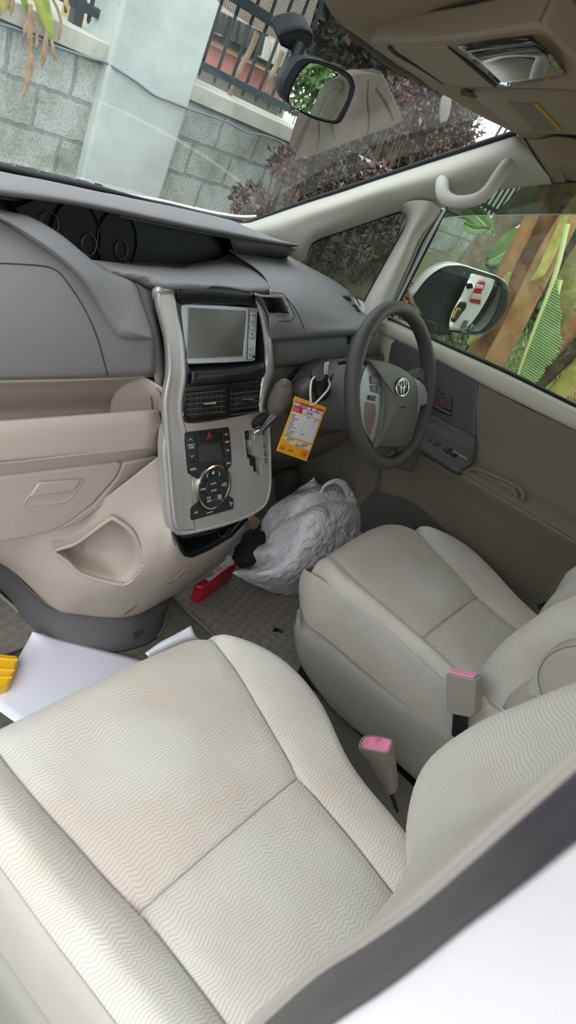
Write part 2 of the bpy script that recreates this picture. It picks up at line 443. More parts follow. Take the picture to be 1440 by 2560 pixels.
SH(990, 560, 3.0, (.4, .2, .4), 330, .07, M_mar + M_dk, 'brown leaved shrub at the quarter window upper corner')
c = U(1030, 230, y=5.6); shrub('hedge', c, (2.3, .35, 1.7), 6500, .17, M_dk, 'dense dark hedge closing the view behind the bark slab', cat='hedge', shell=.5, group='hedges')
# tree high behind the mirror, sky showing through
c = U(830, 10, y=10.0); o = shrub('tree', c, (3.6, 1.4, 2.6), 3200, .30, M_dk, 'dark tree crown with sky showing through, top of windscreen', cat='tree', shell=.2, group='trees')
c = U(1000, 120, y=12.0); shrub('tree', c, (4.6, 1.4, 3.8), 4200, .36, M_dk, 'large dark tree behind the shrubs and overhead console', cat='tree', shell=.1, group='trees')

# brown bark slab
M_bark = mat('bark slab', (100, 88, 76), .95, bump=1, bscale=22, var=.22, vscale=5)
sl = [(735, 405), (752, 340), (775, 268), (800, 205), (850, 186), (905, 180), (956, 178), (985, 240), (1012, 303), (970, 325), (912, 344), (850, 368), (790, 392)]
slab = thing('bark_slab', 'broad brown bark slab leaning among the shrubs behind the mirror', 'bark', loc=U(860, 380, y=3.0))
prism('slab', [U(a, b, y=2.95) for a, b in sl], (0, .09, 0), M_bark, slab, bevel=.015)
M_groove = mat('bark groove', (58, 48, 42), .95)
for g, r in (([(922, 200), (920, 250), (924, 300), (920, 340)], .007), ([(940, 220), (965, 255), (985, 300)], .011), ([(830, 200), (826, 280), (838, 350)], .006), ([(790, 250), (800, 330), (792, 380)], .006)):
    tube('groove', [U(a, b, y=2.945) for a, b in g], [r * .4] + [r] * (len(g) - 2) + [r * .3], M_groove, slab, sm=3, flat=.4, upv=(0, 1, 0), n=8)
o = tube('branch', [U(a, b, y=2.85) for a, b in ((776, 288), (762, 320), (748, 355), (735, 380), (730, 402))], [.012, .013, .015, .02, .028], mat('dark branch', (58, 48, 46), .9), sm=4, n=8); tag(o, 'dark bare branch between the wall and bark slab', 'branch')
# pale hanging leaf sheath
o = tube('dead_leaf', [U(a, b, y=2.6) for a, b in ((1118, 215), (1115, 245), (1112, 275), (1110, 300), (1109, 306))], [.03, .062, .066, .05, .01], mat('dead leaf grey', (150, 142, 132), .8, var=.15), sm=4, n=10, flat=.25, upv=(0, 1, 0)); tag(o, 'pale grey hanging dead leaf among shrubs near the console', 'leaf')

# plant drooping from the wall top, upper left
pl = thing('potted_plant', 'yellowing strap leaved plant drooping over the wall coping', 'plant', loc=W(70, -40, .05))
M_lg = mat('strap leaf green', (120, 150, 70), .6, col2=(176, 178, 84), vscale=14, var=.2); M_ly = mat('strap leaf yellow', (206, 196, 110), .6, col2=(170, 150, 90), vscale=14); M_ld = mat('dry strap leaf', (184, 156, 122), .8, col2=(150, 118, 92), vscale=20)
def strap(pts, w, m, off=-.07, fl=.18, nm='leaf', par=None):
    P = [W(a, b, off) for a, b in pts]; n = len(P)
    rr = [w * (.55 + .45 * math.sin(math.pi * min(1, (i + .6) / n))) for i in range(n - 1)] + [w * .08]
    return tube(nm, P, rr, m, par or pl, n=8, flat=fl, upv=tuple(WN), sm=5)
strap([(84, -30), (98, 15), (112, 50), (120, 78)], .022, M_lg); strap([(110, -20), (118, 30), (124, 70), (131, 116)], .026, M_lg)
strap([(55, -20), (62, 10), (68, 38)], .018, M_lg); strap([(95, -15), (108, 22), (117, 60), (116, 95)], .014, M_ly)
strap([(10, -20), (6, 12), (2, 30)], .03, M_ly); strap([(24, -15), (22, 10), (24, 25)], .016, M_ly); strap([(160, -25), (166, 5), (171, 34)], .014, M_ly)
strap([(128, -10), (146, 28), (152, 58), (148, 90), (142, 108)], .009, M_ld)
for k, (a, pts) in enumerate(((.016, [(76, 10), (76, 60), (74, 110), (80, 140)]), (.016, [(80, 135), (74, 165), (72, 190), (64, 222), (56, 250)]), (.012, [(78, 50), (68, 60), (62, 78), (58, 92)]), (.009, [(84, 40), (92, 80), (92, 110), (88, 120)]), (.016, [(117, 85), (112, 120), (108, 150), (104, 172)]), (.011, [(130, 100), (134, 130), (137, 156)]), (.01, [(34, -5), (30, 20), (24, 48)]), (.008, [(1, 20), (1, 34), (0, 45)]), (.010, [(70, 120), (82, 160), (80, 200)]), (.010, [(78, 130), (66, 170), (70, 205)]))):
    strap(pts, a, M_ld, off=-.085, fl=.3)

# ---- seen through the driver window
M_trk = mat('lichen trunk', (140, 124, 104), .95, bump=1, bscale=30, col2=(104, 94, 74), vscale=14)
tt_ = thing('tree', 'grey lichened tree trunk slanting above the door mirror', 'tree', loc=U(1040, 850, x=3.3), group='trees')
o = tube('trunk', [U(a, b, x=3.3) for a, b in ((1400, 380), (1345, 470), (1250, 565), (1165, 672), (1090, 770), (1040, 850))], [.09, .085, .08, .09, .1, .1], M_trk, tt_, sm=4, n=14)
M_b1 = mat('banana sheath brown', (168, 120, 76), .75, bump=.7, bscale=25, col2=(98, 62, 38), vscale=7)
M_b2 = mat('banana sheath tan', (188, 144, 98), .75, bump=.6, bscale=25, col2=(146, 100, 62), vscale=9)
M_b3 = mat('banana sheath olive', (164, 158, 90), .65, bump=.5, bscale=25, col2=(120, 110, 58), vscale=8)
M_b4 = mat('banana sheath yellow', (200, 188, 100), .65, bump=.4, bscale=25, col2=(150, 134, 66), vscale=10)
M_bk = mat('rotten sheath', (48, 40, 34), .8, bump=.6, bscale=40, col2=(92, 76, 50), vscale=14)
ban = thing('banana_plant', 'large banana plant with peeling brown stalk outside the driver window', 'banana plant', group='banana plants', loc=U(1120, 1060, x=2.0))
def stalk(nm, pts, r, m, x, fl=.6, lb=None, par=ban):
    P = [U(a, b, x=x) for a, b in pts]
    return tube(nm, P, r, m, par, n=14, flat=fl, upv=(1, 0, 0), sm=5)
stalk('stem', [(1440, 380), (1395, 500), (1340, 620), (1270, 770), (1190, 920), (1110, 1060)], [.075, .072, .07, .072, .08, .085], M_b1, 2.0, .8)
stalk('sheath', [(1470, 470), (1415, 560), (1370, 640), (1320, 740), (1270, 840), (1215, 940)], [.03, .045, .05, .05, .05, .045], M_b2, 1.92, .5)
stalk('sheath', [(1372, 440), (1330, 540), (1280, 640), (1235, 740), (1180, 830)], [.02, .03, .035, .032, .02], M_b1, 1.9, .4)
stalk('sheath', [(1420, 520), (1390, 600), (1352, 680), (1330, 700)], [.012, .02, .02, .008], M_b4, 1.86, .4)
stalk('sheath', [(1275, 680), (1245, 740), (1215, 810), (1170, 860)], [.01, .028, .03, .012], M_b3, 1.88, .4)
ban2 = thing('banana_plant', 'yellow green banana stalks crossing the driver window lower corner', 'banana plant', group='banana plants', loc=U(1330, 1060, x=2.3))
stalk('stem', [(1500, 560), (1440, 680), (1385, 800), (1335, 900), (1280, 1000)], [.07, .07, .068, .06, .06], M_b3, 2.35, .7, par=ban2)
stalk('stem', [(1520, 720), (1450, 800), (1380, 890), (1300, 985), (1220, 1075)], [.05, .045, .042, .04, .045], M_b2, 2.2, .7, par=ban2)
stalk('sheath', [(1520, 770), (1448, 860), (1400, 910), (1345, 965), (1290, 1030)], [.03, .034, .032, .03, .025], M_bk, 2.15, .6, par=ban2)
stalk('stem', [(1530, 820), (1450, 920), (1390, 985), (1320, 1060)], [.05, .046, .042, .04], M_b4, 2.15, .7, par=ban2)
stalk('sheath', [(1440, 600), (1400, 650), (1370, 710), (1360, 745)], [.012, .024, .02, .008], M_bk, 2.25, .4, par=ban2)
M_bl = mat('banana leaf', (146, 166, 112), .5, col2=(118, 144, 88), vscale=8); M_br = mat('banana midrib', (202, 206, 140), .5)
M_bl2 = mat('fresh leaf', (112, 144, 88), .5, col2=(78, 110, 58), vscale=9)
def fan_leaf(rib, halfw, x, m, mr, par, sidepx=-1, n=26, lift=.03, nm='leaf'):
    """midrib with pleated blade strips on one side"""
    R = arcres(spline([U(a, b, x=x) for a, b in rib], 6), n)
    tube('midrib', R, [.010 * (1 - .7 * i / n) + .002 for i in range(n)], mr, par, n=8)
    bm = bmesh.new()
    side = (R[-1] - R[0]).normalized().cross(V((1, .2, 0)).normalized()) * sidepx
    for i in range(n - 1):
        w = halfw(i / (n - 1)) * random.uniform(.9, 1.05)
        a, b = R[i], R[i + 1]; dr = (side + (R[0] - R[-1]).normalized() * -.35).normalized()
        mid = (a + b) / 2 + V((-lift * .35, 0, 0))
        p = [bm.verts.new(q) for q in (a, mid, b, b + dr * w, mid + dr * w * 1.04, a + dr * w * .98)]
        bm.faces.new((p[0], p[1], p[4], p[5])); bm.faces.new((p[1], p[2], p[3], p[4]))
    return finish(bm, nm, m, par, smooth=False, solid=.0015)
lf = thing('banana_leaf', 'pleated green banana leaf hanging in front of the brown stalk', 'leaf', loc=U(1290, 940, x=1.8))
fan_leaf([(1418, 560), (1390, 680), (1345, 800), (1315, 880), (1292, 945)], lambda t: .010 + .115 * max(0, min(1, (t - .30) * 3.2)) * (1 - .35 * max(0, t - .7) / .3), 1.8, M_bl, M_br, lf, sidepx=1, n=60, lift=.012)
fan_leaf([(1400, 700), (1375, 800), (1340, 880), (1300, 945)], lambda t: .008 + .045 * max(0, t - .25), 1.83, M_bl, M_br, lf, sidepx=-1, n=34, lift=.012)
for i, (rib, w, x, lb) in enumerate((([(1160, 560), (1185, 575), (1230, 572)], .022, 2.3, 'narrow pale green leaf pointing left above the door mirror'),
        ([(1160, 515), (1195, 545), (1220, 570), (1235, 590)], .05, 2.7, 'bright green leaf beneath the grab handle'),
        ([(1340, 580), (1290, 610), (1250, 640), (1215, 655)], .075, 2.6, 'broad green leaf beside the lichened trunk'),
        ([(1345, 620), (1300, 650), (1260, 680), (1225, 690)], .05, 2.5, 'lower broad green leaf beside the lichened trunk'),
        ([(1400, 470), (1370, 500), (1345, 540), (1335, 600)], .07, 2.7, 'green leaf between the trunk and banana stalk'),
        ([(1335, 500), (1360, 480), (1390, 475)], .05, 2.9, 'green leaf at the upper edge of the driver window'),
        ([(1440, 700), (1420, 740), (1405, 790), (1400, 830)], .05, 2.6, 'green leaf between the two banana stalks'),
        ([(1440, 860), (1400, 880), (1360, 930)], .06, 2.7, 'dark green leaf behind the lower banana stalks'))):
    P = arcres(spline([U(a, b, x=x) for a, b in rib], 6), 12)
    lo = thing('leaf', lb, 'leaf', loc=P[0], group='green leaves outside the driver window')
    bm = bmesh.new(); rows = []
    ax = V((0.25, -.75, .5)); ax.normalize()
    for k, p in enumerate(P):
        t = k / 11; ww = w * math.sin(math.pi * min(1, .08 + t * .92)) ** .7 + .001
        tg = (P[min(k + 1, 11)] - P[max(k - 1, 0)]).normalized(); sd = tg.cross(V((1, 0.2, 0))).normalized()
        rows.append([p + sd * ww * s + V((abs(s) * -.015, 0, 0)) for s in (-1, -.5, 0, .5, 1)])
    bm_grid(bm, rows); finish(bm, 'blade', M_bl2, lo, solid=.002)
    tube('midrib', P, .004, M_br, lo, n=6)
c = U(1130, 870, x=2.6); shrub('shrub', c, (.25, .35, .16), 700, .06, [mat('green leaf low', (86, 112, 60), .6), mat('dry leaf', (134, 104, 84), .7)], 'low green plant showing beneath the door mirror')
c = U(1060, 770, x=3.2); shrub('shrub', c, (.3, .35, .14), 700, .06, [mat('dry leaf', (134, 104, 84), .7), mat('rust leaf', (150, 96, 62), .7)], 'rusty brown shrub behind the steering wheel and door mirror')
c = U(1400, 800, x=4.6); shrub('hedge', c, (.5, .95, 1.2), 3000, .13, [mat('green leaf low', (86, 112, 60), .6), mat('fresh leaf deep', (70, 100, 50), .6), mat('dark leaf', (62, 72, 52), .6)], 'green hedge behind the banana plants', cat='hedge', shell=.3, group='hedges')
c = U(1420, 985, x=2.6); shrub('dead_leaf', (c.x, c.y, c.z - .02), (.06, .12, .03), 30, .10, [mat('fallen leaf', (206, 160, 128), .7)], 'curled dry leaves on the grass at the window corner', cat='leaf')
shrub('hedge', (5.0, -5.6, 1.0), (.8, 1.5, 1.4), 3000, .14, [mat('green leaf low', (86, 112, 60), .6), mat('fresh leaf', (120, 160, 84), .5)], 'green hedge behind the parked car, mirrored in the rear-view mirror', cat='hedge', shell=.3, group='hedges')
# hedge and tree line behind the car (seen in the mirrors)
for i, (x, y, lb) in enumerate(((-5.5, -2.5, 'green hedge on the passenger side, seen only in the rear-view mirror'), (-5.5, 2.0, 'green hedge ahead on the passenger side of the driveway'))):
    shrub('hedge', (x, y - (1.2 if y > 0 else 2.6), .6), (.8, 2.4, 1.6), 3500, .16, [mat('green leaf low', (86, 112, 60), .6), mat('fresh leaf', (120, 160, 84), .5)], lb, cat='hedge', shell=.3, group='hedges')
# ================================================================== CAR SHELL AND DASHBOARD
def Rw(pts, ax='y', v=None):
    """row of points: (px, py, depth) each on its own plane"""
    out = []; pts = list(pts)
    if -142 < pts[0][0] < -138 and pts[-1][0] > 0:      # carry the dashboard on to the passenger door
        a, b = pts[0], pts[1]; k = 240 / (b[0] - a[0])
        pts.insert(0, (-380, a[1] + (a[1] - b[1]) * k * .8) + ((a[2] + (a[2] - b[2]) * k * .5,) if len(a) > 2 else ()))
    for p in pts:
        d = p[2] if len(p) > 2 else v
        out.append(U(p[0], p[1], **{ax: d}))
    return out

def inpoly(x, y, poly):
    r = False; n = len(poly)
    for i in range(n):
        x1, y1 = poly[i]; x2, y2 = poly[i - 1]
        if (y1 > y) != (y2 > y) and x < (x2 - x1) * (y - y1) / (y2 - y1) + x1: r = not r
    return r
def PX(p):
    v = p - CAM; z = v.dot(FWD)
    return 720 + FPX * v.dot(RIGHT) / z, 1280 + FPX * v.dot(DOWN) / z

def surfcut(name, rows, m, parent, hole, nu=10, nv=10, solid=.003):
    R = [spline([V(p) for p in r], nu) for r in rows]
    G = [list(r) for r in zip(*[spline(list(c), nv) for c in zip(*R)])]
    bm = bmesh.new(); bm_grid(bm, G)
    kill = [f for f in bm.faces if any(inpoly(*PX(f.calc_center_median()), h) for h in (hole if isinstance(hole[0], list) else [hole]))]
    bmesh.ops.delete(bm, geom=kill, context='FACES')
    return finish(bm, name, m, parent, solid=solid)

def bowl(name, rim, center, depth, m, parent, k=.72, sm=4, flat=True):
    """open recess: rim points falling in to a smaller floor"""
    rim = spline([V(p) for p in rim], sm, True); c = sum(rim, V()) / len(rim) if center is None else V(center); d = V(depth)
    rings = [rim]
    for t, s in ((.35, .97), (.7, .90), (.92, .82), (1.0, k)):
        rings.append([c + (p - c) * s + d * t for p in rim])
    bm = bmesh.new(); vs = bm_grid(bm, rings, closed_u=True); bm.faces.new(vs[-1])
    return finish(bm, name, m, parent, solid=.002, angle=60)

M_gray = mat('dash grey plastic', (128, 124, 124), .58, bump=.12, bscale=900, spec=.4)
M_gray2 = mat('dash lower grey', (104, 104, 100), .6, bump=.12, bscale=900, spec=.4)
M_beige = mat('beige plastic', (186, 174, 162), .55, bump=.10, bscale=900, spec=.4)
M_beige2 = mat('beige pillar trim', (190, 184, 172), .6, bump=.05, bscale=700, spec=.35)
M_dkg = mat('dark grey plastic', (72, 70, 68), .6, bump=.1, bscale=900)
M_foot = mat('footwell grey plastic', (98, 95, 96), .5, bump=.1, bscale=700)
M_silver = mat('silver paint', (176, 172, 168), .30, metal=.35, spec=.6)
M_black = mat('satin black plastic', (26, 28, 29), .38, spec=.5)
M_gloss = mat('gloss black', (6, 7, 7), .4, spec=.12)
M_seam = mat('panel gap', (60, 56, 54), .9)
M_white = mat('white legend', (226, 228, 226), .6)
M_chrome = mat('chrome', (230, 230, 228), .08, metal=1)
M_rub = mat('black rubber', (22, 23, 25), .55)
M_paint = mat('white car paint', (238, 231, 232), .25, coat=.6)
M_cloth = mat('headliner cloth', (150, 136, 116), .95, bump=.35, bscale=1500)
M_carp = mat('carpet', (126, 118, 108), .98, bump=1, bscale=700, var=.2, vscale=60)

# ---- floor
fl = box('floor', (0, -.2, -.02), (1.50, 2.9, .04), M_carp); tag(fl, kind='structure')
rk = surf('wall_front', [[V((x, .93, 0)) for x in (-.76, 0, .76)], [V((x, 1.05, .10)) for x in (-.76, 0, .76)], [V((x, 1.15, .40)) for x in (-.76, 0, .76)], [V((x, 1.18, .9)) for x in (-.76, 0, .76)]], mat('firewall carpet', (78, 74, 70), .98, bump=.8, bscale=600), solid=.02)
tag(rk, kind='structure')
# car body outside the cabin (hood, sills, rear) so daylight comes only through the openings
hood = surf('bonnet', [[V((-.80, 1.33, .83)), V((-.4, 1.36, .87)), V((0, 1.38, .885)), V((.4, 1.36, .87)), V((.80, 1.33, .83))], [V((-.82, 1.7, .74)), V((-.4, 1.75, .78)), V((0, 1.76, .79)), V((.4, 1.75, .78)), V((.82, 1.7, .74))], [V((-.80, 2.0, .55)), V((-.4, 2.05, .58)), V((0, 2.08, .59)), V((.4, 2.05, .58)), V((.80, 2.0, .55))]], M_paint, solid=.01)
tag(hood, 'white bonnet edge beyond the windscreen base', 'bonnet')
cowl = thing('wiper_cowl', 'black notched cowl strip at the left windscreen base', 'cowl', loc=U(150, 445, y=1.2))
tube('cowl', [U(x, y, y=1.06) for x, y in ((-120, 392), (0, 417), (100, 440), (220, 465), (300, 484), (430, 515), (540, 540), (605, 552))], [.010, .010, .010, .010, .006, .0035, .003, .003], M_rub, cowl, n=10, sm=4, flat=.7)
for i, (x, y) in enumerate(((12, 420), (50, 428), (72, 433), (112, 442), (135, 448), (170, 455), (208, 463), (246, 471))):
    box('notch', U(x, y - 5, y=1.085), (.014 if i % 2 else .028, .01, .010), M_rub, cowl, bevel=.001)
tube('glare_strip', [U(x, y, y=1.20) for x, y in ((262, 474), (330, 490), (400, 503), (480, 522), (545, 536), (600, 543), (640, 540))], [.002, .005, .006, .0065, .007, .006, .003], M_chrome, cowl, n=8, sm=4)  # chrome tube standing in for the glare along the windscreen base

for nm, sx in (('wall_right', 1), ('wall_left', -1)):
    o = box(nm, (sx * .775, .2 if sx > 0 else 1.05, .0 if sx > 0 else .35), (.03, 2.1 if sx > 0 else .5, .72 if sx > 0 else 1.1), mat('body inner paint', (120, 112, 100), .8)); tag(o, kind='structure')
# ---- windscreen
B0 = [V((-.70, 1.28, .905)), V((-.35, 1.35, .90)), V((0, 1.37, .90)), V((.35, 1.35, .90)), V((.662, 1.285, .905))]
T0 = [V((-.62, .56, 1.352)), V((-.3, .62, 1.365)), V((0, .635, 1.37)), V((.3, .62, 1.365)), V((.622, .56, 1.352))]
rr = []
for t in (0, .25, .5, .75, 1): rr.append([B0[i].lerp(T0[i], t) + V((0, .03, .045)) * math.sin(math.pi * t) * .6 for i in range(5)])
M_glass = glass_mat('windscreen glass', (246, 250, 248), .15, .10, spots=True, dirtcol=(186, 190, 188))
ws = surf('window_1', rr, M_glass, nu=5, nv=5, solid=0); tag(ws, kind='structure')

def frit_mat():
    m = bpy.data.materials.new('frit dots'); m.use_nodes = True; nt = m.node_tree; N = nt.nodes; L = nt.links; N.clear()
    out = N.new('ShaderNodeOutputMaterial'); tr = N.new('ShaderNodeBsdfTransparent'); bs = N.new('ShaderNodeBsdfDiffuse'); bs.inputs[0].default_value = s2l((22, 24, 26))
    tc = N.new('ShaderNodeTexCoord'); mp = N.new('ShaderNodeMapping'); mp.inputs['Scale'].default_value = (1, 1, 0); mp.inputs['Rotation'].default_value = (0, 0, .78)
    vo = N.new('ShaderNodeTexVoronoi'); vo.voronoi_dimensions = '2D'; vo.inputs['Scale'].default_value = 420; vo.inputs['Randomness'].default_value = 0
    L.new(tc.outputs['Object'], mp.inputs[0]); L.new(mp.outputs[0], vo.inputs['Vector'])
    lt = N.new('ShaderNodeMath'); lt.operation = 'LESS_THAN'; lt.inputs[1].default_value = .40; L.new(vo.outputs['Distance'], lt.inputs[0])
    mx = N.new('ShaderNodeMixShader'); L.new(lt.outputs[0], mx.inputs[0]); L.new(tr.outputs[0], mx.inputs[1]); L.new(bs.outputs[0], mx.inputs[2]); L.new(mx.outputs[0], out.inputs[0])
    return m
def onws(px, py, off=.004):
    """point on the windscreen skin"""
    lo, hi = .2, 3.5
    d = ray(px, py)
    best = None
    for k in range(400):
        s = .4 + k * .008; p = CAM + d * s
        t = min(1, max(0, (p.z - .90) / .46)); y = (1.36 - .73 * t) - (abs(p.x) ** 2) * .17 + .03 * math.sin(math.pi * t) * .6
        zz = 0
        if p.y >= y - .0: best = p; break
    return (best if best else p) - V((0, off, 0))
fr_o = [(520, -60), (540, 2), (605, 50), (690, 98), (790, 140), (900, 176), (1000, 192), (1100, 240)]
fr_i = [(700, -120), (850, -40), (900, 40), (930, 90), (960, 120), (1000, 150), (1060, 180), (1130, 230)]
G = [[onws(*a).lerp(onws(*b), t) for a, b in zip(fr_o, fr_i)] for t in (0, .5, 1)]
fr = surf('frit_band', G, frit_mat(), ws, nu=3, nv=2, solid=0)

# ---- windscreen pillar (right)
st = [
 [(596, 556, .665), (600, 575, .63), (606, 590, .63), (620, 620, .66), (625, 640, .69)],
 [(642, 547, .645), (656, 572, .60), (690, 606, .615), (735, 636, .65), (744, 660, .69)],
 [(764, 506, .64), (772, 530, .59), (784, 556, .60), (786, 588, .63), (782, 607, .69)],
 [(850, 479, .635), (856, 503, .585), (866, 530, .597), (860, 560, .63), (853, 579, .69)],
 [(935, 450, .63), (938, 474, .58), (944, 500, .59), (942, 530, .63), (940, 549, .69)],
 [(1015, 424, .62), (1020, 452, .575), (1024, 486, .59), (1012, 512, .63), (1005, 528, .69)],
 [(1100, 396, .615), (1106, 430, .57), (1110, 470, .59), (1108, 505, .64), (1106, 520, .70)],
 [(1195, 365, .61), (1208, 400, .57), (1218, 440, .59), (1224, 466, .64), (1228, 480, .70)],
 [(1290, 334, .60), (1317, 368, .57), (1345, 408, .585), (1368, 440, .63), (1382, 459, .70)]]
pa = surf('trim_1', [Rw(r, 'x') for r in st], M_beige2, nu=5, nv=5, solid=.004); tag(pa, kind='structure')
# divider between the quarter window and the driver window
dv = [
 [(1003, 526, .69), (1012, 506, .62), (1050, 500, .605), (1085, 506, .62), (1096, 524, .69)],
 [(1018, 540, .70), (1030, 536, .63), (1052, 534, .61), (1072, 538, .63), (1085, 543, .69)],
 [(1012, 575, .70), (1022, 578, .64), (1028, 582, .62), (1038, 587, .64), (1046, 592, .69)],
 [(980, 634, .70), (992, 638, .645), (1002, 642, .63), (1013, 646, .645), (1021, 650, .69)],
 [(948, 692, .70), (960, 697, .65), (974, 700, .635), (987, 704, .65), (996, 707, .69)],
 [(917, 750, .70), (925, 756, .65), (944, 762, .64), (960, 764, .65), (972, 766, .69)],
 [(900, 790, .70), (912, 800, .65), (928, 806, .64), (945, 808, .65), (958, 812, .69)]]
o = surf('trim_2', [Rw(r, 'x') for r in dv], M_beige2, nu=5, nv=5, solid=.004); tag(o, kind='structure')
# piece under the quarter window
uq = [[(742, 655, .70), (790, 690, .70), (840, 722, .70), (876, 740, .70), (911, 757, .70)], [(742, 672, .67), (790, 705, .67), (840, 735, .67), (880, 760, .665), (917, 778, .655)], [(742, 700, .66), (800, 740, .66), (850, 780, .66), (890, 810, .66), (925, 830, .65)]]
o = surf('trim_3', [Rw(r, 'x') for r in uq], M_beige2, nu=5, nv=4, solid=.004); tag(o, kind='structure')
# black edge seals
def rim(name, pts, r, m, parent=None, ax='x', v=.66, closed=False, sm=4, flat=1, **kw):
    return tube(name, Rw(pts, ax, v), r, m, parent, n=8, sm=sm, closed=closed, flat=flat, **kw)
rim('seal', [(590, 552, .668), (622, 555, .648), (650, 546, .642), (764, 504, .636), (850, 476, .631), (935, 447, .626), (1015, 421, .618), (1100, 392, .612), (1195, 361, .606), (1292, 330, .598)], .006, M_rub, ws)
qo = [(744, 657), (751, 640), (764, 620), (778, 609), (796, 600), (851, 578), (940, 547), (1002, 528), (1012, 531), (1020, 542), (1020, 556), (996, 600), (940, 700), (911, 756), (905, 753), (873, 736), (820, 705), (770, 672)]
M_gq = glass_mat('side glass', (196, 202, 194), .10, .35, dirtcol=(130, 128, 118))
qw = prism('window_2', Rw(qo, 'x', .705), (.003, 0, 0), M_gq); tag(qw, kind='structure')
tube('seal', Rw(qo, 'x', .698), .0052, M_rub, qw, closed=True, n=8)

# ---- headliner
hf = [(700, -150), (775, -75), (812, -10), (838, 35), (872, 85), (925, 128), (1000, 185), (1100, 232), (1200, 280), (1292, 333)]
h0 = [U(x, y, z=1.335) for x, y in hf]; h0[-1] = U(1292, 333, x=.60); h0[-2] = U(1200, 290, x=.50)
h0 = [V((-.62, .50, 1.32)), V((-.4, .55, 1.33))] + [p for p in h0 if p.x > -.3]
xs = [p.x for p in h0]
hr = [[p + V((0, .02, .02)) for p in h0], h0]
for dy, dz in ((-.06, .010), (-.16, .022), (-.35, .032), (-.8, .04), (-1.4, .04), (-2.3, .02)):
    hr.append([V((x * 1.0, .55 + dy, 1.34 + dz - max(0, abs(x) - .45) * .12)) for x in xs])
ce = surf('ceiling', hr, M_cloth, nu=4, nv=4, solid=.012); tag(ce, kind='structure')
# headliner edge above the driver window, curving down to the door opening
er = [
 [(1312, 346, .585), (1335, 385, .585), (1360, 422, .61), (1384, 458, .70)],
 [(1345, 350, .56), (1370, 385, .575), (1395, 425, .61), (1412, 456, .70)],
 [(1440, 352, .50), (1440, 390, .57), (1442, 430, .62), (1445, 455, .70)]]
rows = [Rw([(1294, 338, .605), (1320, 386, .615), (1346, 424, .645), (1374, 464, .72)], 'x')] + [Rw(r, 'x') for r in er]
rows.append([V((.56, .10, 1.365)), V((.60, .10, 1.355)), V((.66, .10, 1.33)), V((.70, .10, 1.305))])
rows.append([V((.56, -.5, 1.365)), V((.60, -.5, 1.355)), V((.66, -.5, 1.33)), V((.70, -.5, 1.305))])
o = surf('trim_4', rows, M_cloth, nu=5, nv=5, solid=.004); tag(o, kind='structure')
rim('seam', [(1308, 342, .582), (1335, 385, .580), (1360, 422, .606), (1383, 460, .697)], .0016, M_seam, o)
# roof skin and side rails, rear cabin closed far behind
rf = box('roof', (0, -.95, 1.44), (1.56, 2.9, .04), M_paint, bevel=.015); tag(rf, 'white painted roof panel above the headliner', 'roof')
for sx in (1, -1):
    b = box('roof_rail', (sx * .745, -.85, 1.385), (.07, 2.7, .09), M_paint, rf, bevel=.01)
o = box('wall_back', (0, -2.42, .70), (1.5, .04, 1.4), M_cloth); tag(o, kind='structure')
# right rear side behind the driver (never in frame, shades the cabin): lower wall and pillar
o = box('wall_right', (.76, -1.55, .45), (.04, 1.7, .90), M_beige2); tag(o, kind='structure')
o = box('pillar_centre', (.75, -.125, 1.12), (.05, .14, .5), M_beige2, bevel=.015); o.name = 'trim_5'; tag(o, kind='structure')
o = box('wall_left', (-.76, -1.55, .45), (.04, 1.6, .90), M_beige2); tag(o, kind='structure')

# ================================================================== DASHBOARD
dash = thing('dashboard', 'grey over beige dashboard spanning the cabin beneath the windscreen', 'dashboard', loc=(0, .9, .5))
cx_ = [-380, -140, 0, 90, 180, 260, 320, 386]; top_ = [340, 455, 538, 595, 668, 745, 815, 835]; ty_ = [.84, .80, .755, .73, .70, .68, .66, .655]; bot_ = [960, 954, 951, 949, 948, 946, 944, 940]
rows = [[U(x, b - 4, y=.70) for x, b in zip(cx_, bot_)], [U(x, b, y=.668) for x, b in zip(cx_, bot_)], [U(x, b - 5, y=.652) for x, b in zip(cx_, bot_)], [U(x, b - 16, y=.643) for x, b in zip(cx_, bot_)]]
for t in (.25, .5, .75, 1):
    rows.append([U(x, lerp(b - 16, tp, t), y=.643 + (ty - .643) * t ** 1.8) for x, b, tp, ty in zip(cx_, bot_, top_, ty_)])
surf('passenger_pad', rows, M_gray, dash, nu=5, nv=5)
def padpt(px, py):
    # depth of the passenger pad along this line of sight
    i = 0
    while i < len(cx_) - 2 and cx_[i + 1] < px: i += 1
    s = (px - cx_[i]) / (cx_[i + 1] - cx_[i]); b = lerp(bot_[i], bot_[i + 1], s); tp = lerp(top_[i], top_[i + 1], s); ty = lerp(ty_[i], ty_[i + 1], s)
    t = min(1, max(0, (b - 16 - py) / (b - 16 - tp)))
    return U(px, py, y=.643 + (ty - .643) * t ** 1.8 - .0005)
tube('lid_seam', [padpt(*q) for q in ((-120, 655), (-40, 657), (40, 660), (100, 664), (128, 670), (150, 684), (180, 722), (210, 770), (238, 830), (254, 880), (264, 920), (270, 940))], .0011, M_seam, dash, n=6, sm=3)
